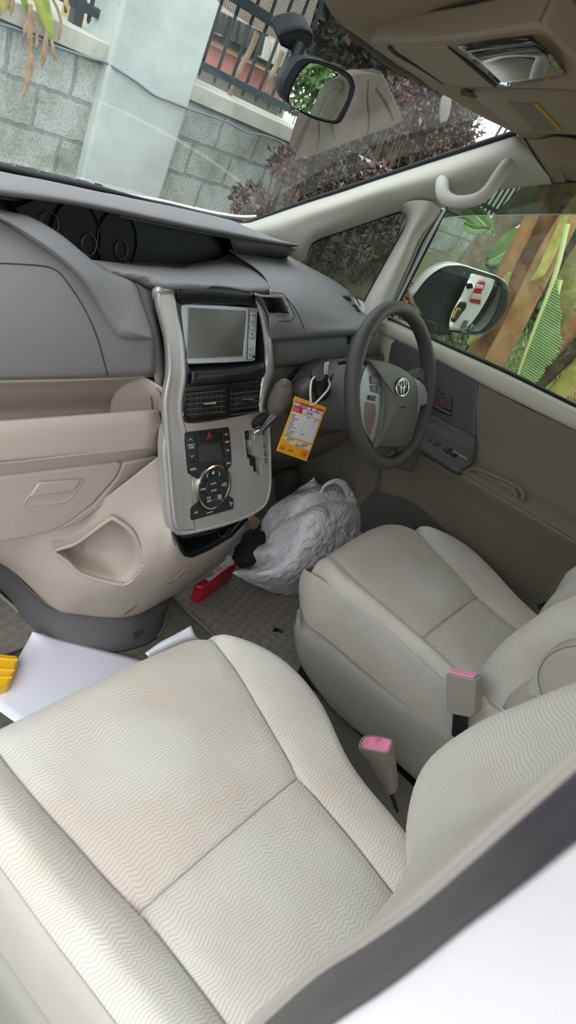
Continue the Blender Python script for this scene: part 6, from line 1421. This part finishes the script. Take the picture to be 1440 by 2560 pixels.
surf('backrest_side', [Rw([(1258, 1766, .150), (1270, 1743, .150), (1292, 1721, .149), (1315, 1703, .149), (1350, 1682, .149), (1440, 1640, .149)], 'x'), Rw([(1290, 1795, .150), (1310, 1780, .149), (1340, 1765, .148), (1380, 1745, .148), (1420, 1720, .148), (1480, 1690, .149)], 'x')], M_vin, ds, nu=4, nv=2, smooth_v=False)
tube('side_seam', Rw([(1258, 1766, .149), (1270, 1743, .149), (1292, 1721, .148), (1315, 1703, .148), (1345, 1684, .148)], 'x'), .0009, mat('soft seam', (112, 106, 98), .9), ds, n=6, sm=4)
tube('piping', Rw([(1306, 1590, .182), (1360, 1561, .180), (1397, 1543, .180), (1440, 1526, .180), (1560, 1475, .18)], 'x'), .0012, mat('fabric seam', (160, 154, 142), .95), ds, n=6, sm=4)
surf('far_bolster', [[p + V((.05, .0, -.02)) for p in Rw([(1386, 1540, .60), (1387, 1497, .60), (1397, 1476, .60), (1415, 1447, .60), (1440, 1423, .60), (1600, 1330, .60)], 'x')], Rw([(1386, 1540, .60), (1387, 1497, .60), (1397, 1476, .60), (1415, 1447, .60), (1440, 1423, .60), (1600, 1330, .60)], 'x'), Rw([(1400, 1560, .57), (1410, 1510, .57), (1425, 1490, .57), (1440, 1475, .57), (1480, 1450, .57), (1640, 1370, .57)], 'x')], F_x, ds, nu=4, nv=4)
# lower back, tucked
surf('backrest_base', [Rw([(1180, 1790, .16), (1225, 1810, .15), (1290, 1820, .15)], 'x'), Rw([(1216, 1738, .19), (1240, 1768, .17), (1300, 1790, .16)], 'x'), Rw([(1230, 1730, .24), (1262, 1752, .22), (1310, 1775, .2)], 'x')], M_vin, ds, nu=4, nv=3)
# armrest
ar_p = [(1480, 1600), (1440, 1606), (1406, 1613), (1375, 1629), (1357, 1647), (1346, 1671), (1343, 1692), (1348, 1721), (1362, 1757), (1400, 1790), (1470, 1800), (1540, 1760), (1560, 1680), (1530, 1620)]
ap = [U(x, y, x=.118) for x, y in ar_p]; ac = sum(ap, V()) / len(ap)
bm = bmesh.new(); rings = []
for s, o_ in ((.96, .035), (1.0, .025), (1.0, .008), (.985, 0), (.95, -.005), (.88, -.007), (.5, -.007), (.1, -.007)):
    rings.append([ac + (p - ac) * s + V((o_, 0, 0)) for p in spline(ap, 3, True)])
vs = bm_grid(bm, rings, closed_u=True); bm.faces.new(vs[-1])
ar = finish(bm, 'armrest', M_vin, ds)
tube('armrest_seam', [ac + (p - ac) * .93 + V((-.0065, 0, 0)) for p in spline(ap, 3, True)], .0006, mat('soft seam', (112, 106, 98), .9), ar, n=6, closed=True)
bp_ = U(1436, 1724, x=.108)
lathe('pivot', [(.030, .0), (.026, .001), (.017, .0008), (.0165, .005), (.014, .007), (0, .007)], bp_, (-1, 0, 0), mat('pivot grey', (150, 148, 140), .5), ar, n=28)

# ---- seat belt buckles
b1 = thing('seat_belt_buckle', 'upright beige belt buckle with pink top beside driver seat', 'belt buckle', loc=U(1152, 1780, x=.11), group='seat belt buckles')
hp = Rw([(1114, 1688), (1118, 1683), (1184, 1698), (1190, 1702), (1186, 1783), (1175, 1795), (1128, 1786), (1117, 1775)], 'x', .098)
prism('housing', hp, (.030, -.004, 0), M_bkl, b1, bevel=.005, segs=3)
tq = Rw([(1119, 1681.5), (1178, 1696), (1183, 1699.5), (1126, 1686)], 'x', .104)
tq = [U(1119, 1683, x=.103), U(1181, 1697.5, x=.103), U(1181, 1697.5, x=.103) + V((.019, -.002, .001)), U(1119, 1683, x=.103) + V((.019, -.002, .001))]
prism('release_button', [p + V((0, 0, .0048)) for p in tq], (0, 0, -.006), M_pink, b1, bevel=.0008)
tube('strap', Rw([(1152, 1780, .112), (1150, 1815, .115), (1147, 1845, .125)], 'x'), [.016, .0155, .0155], M_rub, b1, n=12, flat=.3, upv=(1, 0, 0))
b2_ = thing('seat_belt_buckle', 'beige belt buckle with open pink socket beside the passenger seat', 'belt buckle', loc=U(972, 1985, z=.24), group='seat belt buckles')
t_ = [U(x, y, z=.335) for x, y in ((900, 1871), (901, 1850), (912, 1840), (940, 1840), (972, 1846), (982, 1852), (979, 1866), (969, 1885), (935, 1880))]
bt = [U(x, y, z=.245) for x, y in ((948, 1962), (940, 1945), (948, 1930), (970, 1925), (988, 1928), (995, 1940), (993, 1970), (979, 1987), (964, 1980))]
tc_ = sum(t_, V()) / len(t_)
bm = bmesh.new()
rings = [[p + (tc_ - p) * .16 + V((0, 0, -.004)) for p in t_], [p + (tc_ - p) * .12 + V((0, 0, .002)) for p in t_], [p + (tc_ - p) * .03 + V((0, 0, .0015)) for p in t_], [p + V((0, 0, -.003)) for p in t_]] + [[a.lerp(b, k) for a, b in zip(t_, bt)] for k in (.3, .6, .9, 1.0)]
rings = [spline(r, 3, True) for r in rings]; vs = bm_grid(bm, rings, closed_u=True); bm.faces.new(vs[-1])
finish(bm, 'housing', M_bkl, b2_)
rim_ = [p + (tc_ - p) * .15 + V((0, 0, .001)) for p in t_]
pk_ = bowl('release_button', rim_, tc_, V((.003, -.004, -.006)), M_pink, b2_, k=.62, sm=3)
tube('slot', [U(x, y, z=.328) for x, y in ((917, 1874), (958, 1881))], .0022, mat('slot dark', (90, 30, 50), .6), b2_, n=8)
text('legend', 'PRESS', U(945, 1851, z=.3385), .007, EX, V((0, 1, 0)), mat('legend pink', (228, 90, 140), .5), b2_)
tube('strap', [U(976, 1975, z=.238), U(984, 2000, z=.20), U(990, 2020, z=.15)], [.010, .010, .010], M_rub, b2_, n=10, flat=.4)
# dark belt anchor beyond the driver cushion
an = thing('belt_anchor', 'dark glossy belt anchor between driver seat and door', 'belt anchor', loc=U(1370, 1520, x=.64))
tube('bracket', Rw([(1345, 1518, .64), (1365, 1514, .645), (1392, 1508, .65)], 'x'), [.010, .014, .014], M_black, an, n=10, flat=.5); tube('latch', Rw([(1362, 1524, .635), (1376, 1524, .635), (1390, 1520, .64)], 'x'), .003, M_chrome, an, n=8)

# ================================================================== FLOOR AND LOOSE THINGS
tun = box('floor_tunnel', (.01, -.26, .045), (.38, .92, .09), mat('tunnel grey', (112, 108, 98), .8, bump=.3, bscale=400), bevel=.01); tag(tun, 'dull grey raised floor strip between the two front seats', 'floor tunnel')
def mat_cloth(name, col, col2):
    m = bpy.data.materials.new(name); m.use_nodes = True; nt = m.node_tree; N = nt.nodes; L = nt.links; b = N['Principled BSDF']; b.inputs['Roughness'].default_value = .98
    tc = N.new('ShaderNodeTexCoord'); nz = N.new('ShaderNodeTexNoise'); nz.inputs['Scale'].default_value = 30; L.new(tc.outputs['Object'], nz.inputs['Vector'])
    sc = N.new('ShaderNodeVectorMath'); sc.operation = 'SCALE'; sc.inputs['Scale'].default_value = .02; L.new(nz.outputs['Color'], sc.inputs[0]); ad = N.new('ShaderNodeVectorMath'); L.new(tc.outputs['Object'], ad.inputs[0]); L.new(sc.outputs[0], ad.inputs[1])
    mp = N.new('ShaderNodeMapping'); mp.inputs['Rotation'].default_value = (0, 0, .5); L.new(ad.outputs[0], mp.inputs[0])
    ck = N.new('ShaderNodeTexChecker'); ck.inputs['Scale'].default_value = 52; ck.inputs[1].default_value = s2l(col); ck.inputs[2].default_value = s2l(col2); L.new(mp.outputs[0], ck.inputs['Vector'])
    n2 = N.new('ShaderNodeTexNoise'); n2.inputs['Scale'].default_value = 9; n2.inputs['Detail'].default_value = 6; L.new(tc.outputs['Object'], n2.inputs['Vector'])
    mx = N.new('ShaderNodeMix'); mx.data_type = 'RGBA'; mx.inputs[7].default_value = s2l(col2); L.new(n2.outputs['Fac'], mx.inputs[0]); L.new(ck.outputs[0], mx.inputs[6]); L.new(mx.outputs[2], b.inputs['Base Color'])
    n3 = N.new('ShaderNodeTexNoise'); n3.inputs['Scale'].default_value = 600; L.new(tc.outputs['Object'], n3.inputs['Vector']); bp = N.new('ShaderNodeBump'); bp.inputs['Strength'].default_value = 1; bp.inputs['Distance'].default_value = .002; L.new(n3.outputs['Fac'], bp.inputs['Height']); L.new(bp.outputs[0], b.inputs['Normal'])
    return m
M_mat = mat_cloth('floor mat weave', (160, 151, 141), (132, 125, 117)); M_edge = mat('mat edging', (128, 122, 114), .95, bump=1, bscale=900)
e0 = U(440, 1500, z=.012); e1 = U(600, 1655, z=.012)
dmat = thing('floor_mat', 'grey patterned driver floor mat with gold lettering', 'floor mat', loc=(.4, .5, .0), group='floor mats')
d0 = e0 + (e0 - e1) * .55
dm_p = [d0, V((.68, .86, .012)), V((.68, .12, .012)), V((e1.x + .02, .12, .012))]
prism('mat', [V((p.x, p.y, .012)) for p in dm_p], (0, 0, -.010), M_mat, dmat, bevel=.002)
tube('edging', [V((d0.x, d0.y, .011)), V((e1.x + .02, .12, .011))], .0045, M_edge, dmat, n=8)
text('lettering', 'NOAH', U(700, 1494, z=.0135), .026, EX, V((0, 1, 0)), mat('mat gold', (168, 140, 84), .8), dmat, align='CENTER')
pe0 = U(0, 1487, z=.012); pe1 = U(118, 1592, z=.012)
pmat = thing('floor_mat', 'grey patterned passenger floor mat beneath the white paper', 'floor mat', loc=(-.45, .5, 0), group='floor mats')
g0 = pe0 + (pe0 - pe1) * .3; g1 = pe1 + (pe1 - pe0) * .02
prism('mat', [V((-.70, g0.y, .012)), V((g0.x, g0.y, .012)), V((g1.x, g1.y, .012)), V((-.70, g1.y, .012))], (0, 0, -.010), M_mat, pmat, bevel=.002)
tube('edging', [V((g0.x, g0.y, .012)), V((g1.x, g1.y, .012))], .0045, mat('mat light edging', (160, 154, 146), .95, bump=1, bscale=900), pmat, n=8)
# paper
M_pap = mat('white paper', (232, 230, 240), .7)
pp = [[(81, 1579, .040), (140, 1596, .016), (231, 1619, .014), (340, 1647, .014), (480, 1690, .014)], [(70, 1601, .020), (150, 1640, .014), (250, 1670, .014), (360, 1710, .014), (500, 1760, .014)], [(40, 1655, .015), (130, 1710, .014), (230, 1750, .014), (340, 1800, .014), (470, 1850, .014)], [(-20, 1765, .015), (60, 1820, .014), (160, 1870, .014), (260, 1920, .014), (380, 1980, .014)]]
pz = [[(x, y, z + .16) for x, y, z in r] for r in pp]
o = surf('paper_sheet', [Rw(r, 'z') for r in pp], M_pap, nu=5, nv=5, solid=.0004); tag(o, 'large white paper sheet lying before the passenger seat', 'paper', 'white paper sheets')
pb_ = [[(361, 1634), (400, 1606), (440, 1585), (478, 1564)], [(366, 1636), (405, 1616), (446, 1597), (487, 1588)], [(380, 1660), (420, 1630), (460, 1610), (500, 1600)]]
o = surf('paper_sheet', [Rw(pb_[0], 'y', .345), Rw(pb_[1], 'y', .325), Rw(pb_[2], 'y', .322)], M_pap, nu=5, nv=4, solid=.0004); tag(o, 'curled white paper corner sticking up at the seat front edge', 'paper', 'white paper sheets')
# yellow case
yc = thing('plastic_case', 'yellow ribbed plastic piece on the mat at far left', 'plastic case', loc=U(0, 1700, z=.02))
ylw = mat('yellow plastic', (238, 186, 32), .35)
prism('case', [U(x, y, z=.045) for x, y in ((-60, 1625), (46, 1638), (44, 1655), (38, 1672), (22, 1708), (-80, 1740))], (0, 0, -.033), ylw, yc, bevel=.005)
for a, b in (((-60, 1640), (44, 1650)), ((-60, 1668), (36, 1676)), ((-60, 1690), (30, 1694))): tube('rib', [U(*a, z=.046), U(*b, z=.046)], .003, ylw, yc, n=8)
# red bottle
rb = thing('oil_bottle', 'red plastic bottle with white hazard label lying on the floor', 'bottle', loc=U(540, 1450, z=.02))
M_redb = mat('red plastic', (200, 30, 48), .3, coat=.2)
tp = [U(x, y, z=.078) for x, y in ((486, 1460), (503, 1449), (571, 1390), (586, 1396), (592, 1405), (590, 1414), (522, 1463), (508, 1469))]
prism('body', tp, (0, 0, -.064), M_redb, rb, bevel=.008, segs=3)
lb_ = prism('label', [U(x, y, z=.0786) for x, y in ((513, 1446), (537, 1423), (567, 1397), (583, 1400), (580, 1410), (523, 1454))], (0, 0, -.001), mat('label white', (224, 222, 222), .5), rb)
dmd = [U(x, y, z=.0792) for x, y in ((547, 1412), (554, 1419), (548, 1428), (540, 1422))]
tube('hazard_diamond', dmd, .0009, M_redb, lb_, n=6, closed=True); tube('hazard_mark', [dmd[0].lerp(dmd[2], .3), dmd[0].lerp(dmd[2], .7)], .0009, M_black, lb_, n=6)
for k in range(6): tube('barcode_line', [U(522 + k * 2, 1436 - k * 1.6, z=.0792), U(526 + k * 2, 1444 - k * 1.6, z=.0792)], .0005, M_black, lb_, n=5)
for k in range(4): tube('print_line', [U(556 + k * 4, 1412 - k * 3, z=.0792), U(563 + k * 4, 1418 - k * 3, z=.0792)], .0003, MATS['tag black print'], lb_, n=5)
prism('label_stripe', [U(x, y, z=.0792) for x, y in ((566, 1397), (569, 1395), (582, 1400), (580, 1405))], (0, 0, -.0006), M_redb, lb_)
# black bag
M_bb = mat('black cloth', (34, 34, 34), .9, bump=.6, bscale=200)
def crump(amp, f):
    return lambda p, a, b: p + V((noise.noise(p * f), noise.noise(p * f + V((7, 3, 1))), noise.noise(p * f + V((2, 9, 4))))) * amp + V((0, noise.noise(p * f * 3.1) * amp * .5 - abs(noise.noise(p * f * 1.7 + V((5, 5, 5)))) * amp * 1.1, 0))
rows = [Rw([(578, 1400, .67), (610, 1425, .62), (660, 1420, .61), (720, 1400, .62)]), Rw([(577, 1388, .67), (608, 1400, .60), (655, 1395, .59), (720, 1380, .61)]), Rw([(592, 1360, .68), (622, 1365, .62), (660, 1360, .61), (720, 1350, .62)]), Rw([(612, 1332, .70), (634, 1332, .65), (665, 1328, .64), (710, 1320, .65)]), Rw([(630, 1320, .72), (640, 1312, .70), (668, 1308, .70), (700, 1300, .70)])]
o = surf('bag', rows, M_bb, nu=7, nv=7, solid=.03, offset=-1, fn=crump(.008, 18)); tag(o, 'slumped black cloth bag behind the white sack', 'bag')
bl2 = prism('dry_leaf', Rw([(622, 1318), (628, 1292), (636, 1290), (652, 1300), (650, 1308), (643, 1320), (634, 1324)], 'y', .655), (0, .004, 0), mat('dry leaf tan', (150, 130, 98), .8), bevel=.001); tag(bl2, 'torn tan scrap lying on top of the black bag', 'scrap')
# white sack
sk = thing('woven_sack', 'white woven plastic sack with a handle hole in the driver footwell', 'sack', loc=U(720, 1480, z=.0))
def sack_mat():
    m = mat('woven plastic', (226, 220, 224), .35, bump=.0); nt = m.node_tree; N = nt.nodes; L = nt.links; b = N['Principled BSDF']; b.inputs['Roughness'].default_value = .42
    tc = N.new('ShaderNodeTexCoord'); ck = N.new('ShaderNodeTexChecker'); ck.inputs['Scale'].default_value = 420; L.new(tc.outputs['Object'], ck.inputs['Vector'])
    nz = N.new('ShaderNodeTexNoise'); nz.inputs['Scale'].default_value = 28; nz.inputs['Detail'].default_value = 6; nz.inputs['Distortion'].default_value = 1.2; L.new(tc.outputs['Object'], nz.inputs['Vector'])
    b1 = N.new('ShaderNodeBump'); b1.inputs['Strength'].default_value = .35; b1.inputs['Distance'].default_value = .0006; L.new(ck.outputs['Fac'], b1.inputs['Height'])
    b2 = N.new('ShaderNodeBump'); b2.inputs['Strength'].default_value = .9; b2.inputs['Distance'].default_value = .012; L.new(nz.outputs['Fac'], b2.inputs['Height']); L.new(b1.outputs[0], b2.inputs['Normal']); L.new(b2.outputs[0], b.inputs['Normal'])
    n2 = N.new('ShaderNodeTexNoise'); n2.inputs['Scale'].default_value = 9; n2.inputs['Detail'].default_value = 4; L.new(tc.outputs['Object'], n2.inputs['Vector'])
    rp = N.new('ShaderNodeValToRGB'); rp.color_ramp.elements[0].position = .28; rp.color_ramp.elements[0].color = s2l((150, 140, 142)); rp.color_ramp.elements[1].position = .42; rp.color_ramp.elements[1].color = s2l((232, 226, 230)); L.new(n2.outputs['Fac'], rp.inputs['Fac']); L.new(rp.outputs['Color'], b.inputs['Base Color'])
    return m
M_sack = sack_mat()
S = [[(579, 1431, .62), (640, 1464, .565), (700, 1486, .53), (755, 1494, .51), (800, 1498, .49), (850, 1500, .47)],
     [(597, 1422, .615), (650, 1437, .53), (715, 1445, .485), (770, 1445, .465), (820, 1440, .45), (870, 1440, .44)],
     [(645, 1405, .60), (695, 1395, .53), (745, 1390, .485), (800, 1385, .465), (850, 1380, .455), (900, 1375, .45)],
     [(673, 1336, .60), (718, 1335, .55), (765, 1325, .51), (815, 1320, .49), (870, 1325, .485), (929, 1318, .49)],
     [(706, 1296, .60), (745, 1288, .56), (785, 1278, .53), (835, 1275, .515), (885, 1280, .51), (926, 1298, .515)],
     [(771, 1254, .59), (787, 1256, .57), (808, 1254, .56), (838, 1257, .545), (872, 1256, .545), (904, 1268, .54)],
     [(800, 1232, .585), (806, 1238, .58), (818, 1247, .575), (838, 1253, .565), (858, 1248, .56), (882, 1240, .56)]]
rows = [Rw(r) for r in S]
back = [[p + V((.02, .10, .0)) for p in r] for r in rows]
surf('front_sheet', rows, M_sack, sk, nu=14, nv=14, solid=.0012, fn=lambda p, a, b: crump(.0022, 46)(crump(.0035, 17)(p, a, b), a, b))
surf('back_sheet', [[p + V((.03, .06, .012 * min(1, i))) for p in r] for i, r in enumerate(rows)], M_sack, sk, nu=7, nv=7, solid=.0012, fn=crump(.009, 14))
surf('side_gusset', [rows[-1][-3:] , [p + V((.01, .03, -.012)) for p in rows[-1][-3:]], [p + V((.03, .06, .0)) for p in rows[-1][-3:]]], M_sack, sk, nu=5, nv=4, solid=.001)
tube('handle', Rw([(797, 1243, .583), (806, 1224, .58), (813, 1213, .578), (826, 1206, .575), (842, 1203, .572), (858, 1210, .568), (868, 1224, .565), (876, 1242, .56), (884, 1262, .55)]), [.012, .009, .0085, .009, .009, .010, .012, .016, .018], M_sack, sk, n=12, flat=.35, upv=(0, 1, 0), sm=5)
tube('top_hem', Rw([(823, 1250, .572), (835, 1275, .545), (850, 1305, .50), (862, 1335, .478), (872, 1352, .468)]), .0035, M_sack, sk, n=8, sm=4)
tube('top_hem', Rw([(882, 1240, .56), (904, 1268, .54), (926, 1298, .515), (930, 1315, .49)]), .004, M_sack, sk, n=8, sm=4)
# small black clip
ck_ = tube('plastic_clip', [U(x, y, z=.018) for x, y in ((684, 1577), (690, 1573), (697, 1576), (704, 1579))], [.004, .006, .004, .005], M_black, n=8); tag(ck_, 'tiny black plastic clip lying on the driver mat', 'clip')

# ================================================================== DOOR OPENING EDGE, lower right
e_in = [(1600, 1740), (1440, 1873), (1257, 2035), (1107, 2171), (977, 2284), (840, 2374), (709, 2474), (615, 2560), (480, 2700)]
e_dk = [(1620, 1760), (1440, 1917), (1290, 2049), (1165, 2161), (1040, 2267), (915, 2355), (790, 2436), (652, 2560), (500, 2700)]
e_wh = [(1640, 1950), (1440, 2105), (1290, 2224), (1165, 2317), (1040, 2417), (946, 2486), (834, 2560), (700, 2660), (560, 2780)]
def edge(pts, x, dy=0): return [U(a, b, x=x) + V((0, dy, 0)) for a, b in pts]
pil = thing('door_pillar', 'blurred white door pillar with dark rubber seal at lower right', 'pillar', loc=(-.78, -.2, .9))
surf('inner_trim', [edge(e_in, -.735, -.03), edge(e_in, -.738, -.006), edge(e_in, -.740), edge([(lerp(a[0], b[0], .5), lerp(a[1], b[1], .5)) for a, b in zip(e_in, e_dk)], -.744), edge(e_dk, -.750)], mat('pillar trim', (188, 178, 170), .6), pil, nu=5, nv=4, solid=.002)
surf('rubber_seal', [edge(e_dk, -.749), edge([(lerp(a[0], b[0], .35), lerp(a[1], b[1], .35)) for a, b in zip(e_dk, e_wh)], -.758), edge([(lerp(a[0], b[0], .75), lerp(a[1], b[1], .75)) for a, b in zip(e_dk, e_wh)], -.766), edge(e_wh, -.772)], mat('seal grey', (66, 62, 68), .35, spec=.5), pil, nu=5, nv=4, solid=.002)
e_o = [(1800, 2300), (1640, 2420), (1500, 2560), (1400, 2680), (1280, 2800), (1180, 2900), (1080, 3000), (950, 3100), (800, 3250)]
surf('painted_body', [edge(e_wh, -.771), edge([(a + 12, b + 22) for a, b in e_wh], -.774), edge([(lerp(a[0], b[0], .5), lerp(a[1], b[1], .5)) for a, b in zip(e_wh, e_o)], -.786), edge(e_o, -.795)], M_paint, pil, nu=5, nv=4, solid=.002)
# ================================================================== CAMERA, LIGHT
cd = bpy.data.cameras.new('camera'); co = bpy.data.objects.new('camera', cd); COL.objects.link(co)
Mx = Matrix((RIGHT, -DOWN, -FWD)).transposed().to_4x4(); Mx.translation = CAM; co.matrix_world = Mx
cd.sensor_fit = 'VERTICAL'; cd.sensor_height = 36; cd.sensor_width = 20.25; cd.lens = FPX / 2560 * 36
cd.clip_start = .01; cd.clip_end = 200
cd.dof.use_dof = True; cd.dof.focus_distance = 1.15; cd.dof.aperture_fstop = 10
scn.camera = co
wd = bpy.data.worlds.new('overcast'); scn.world = wd; wd.use_nodes = True
nt = wd.node_tree; bg = nt.nodes['Background']
tc = nt.nodes.new('ShaderNodeTexCoord'); nz = nt.nodes.new('ShaderNodeTexNoise'); nz.inputs['Scale'].default_value = 1.6; nz.inputs['Detail'].default_value = 4
nt.links.new(tc.outputs['Generated'], nz.inputs['Vector'])
rp = nt.nodes.new('ShaderNodeValToRGB'); rp.color_ramp.elements[0].position = .3; rp.color_ramp.elements[0].color = s2l((208, 222, 232)); rp.color_ramp.elements[1].position = .7; rp.color_ramp.elements[1].color = s2l((244, 249, 255))
nt.links.new(nz.outputs['Fac'], rp.inputs['Fac']); nt.links.new(rp.outputs['Color'], bg.inputs['Color'])
bg.inputs['Strength'].default_value = 1.0
sl_ = bpy.data.lights.new('sun', 'SUN'); sl_.energy = .55; sl_.angle = math.radians(60); sl_.color = (1, .995, .985)  # weak broad lamp added to brighten the passenger seat; the sky is overcast
so = bpy.data.objects.new('sun', sl_); COL.objects.link(so)
so.rotation_euler = V((-.9, -.45, 1.0)).to_track_quat('Z', 'Y').to_euler()
scn.view_settings.view_transform = 'Standard'; scn.view_settings.look = 'None'; scn.view_settings.gamma = 1; scn.view_settings.use_curve_mapping = False
scn.view_settings.exposure = 1.48
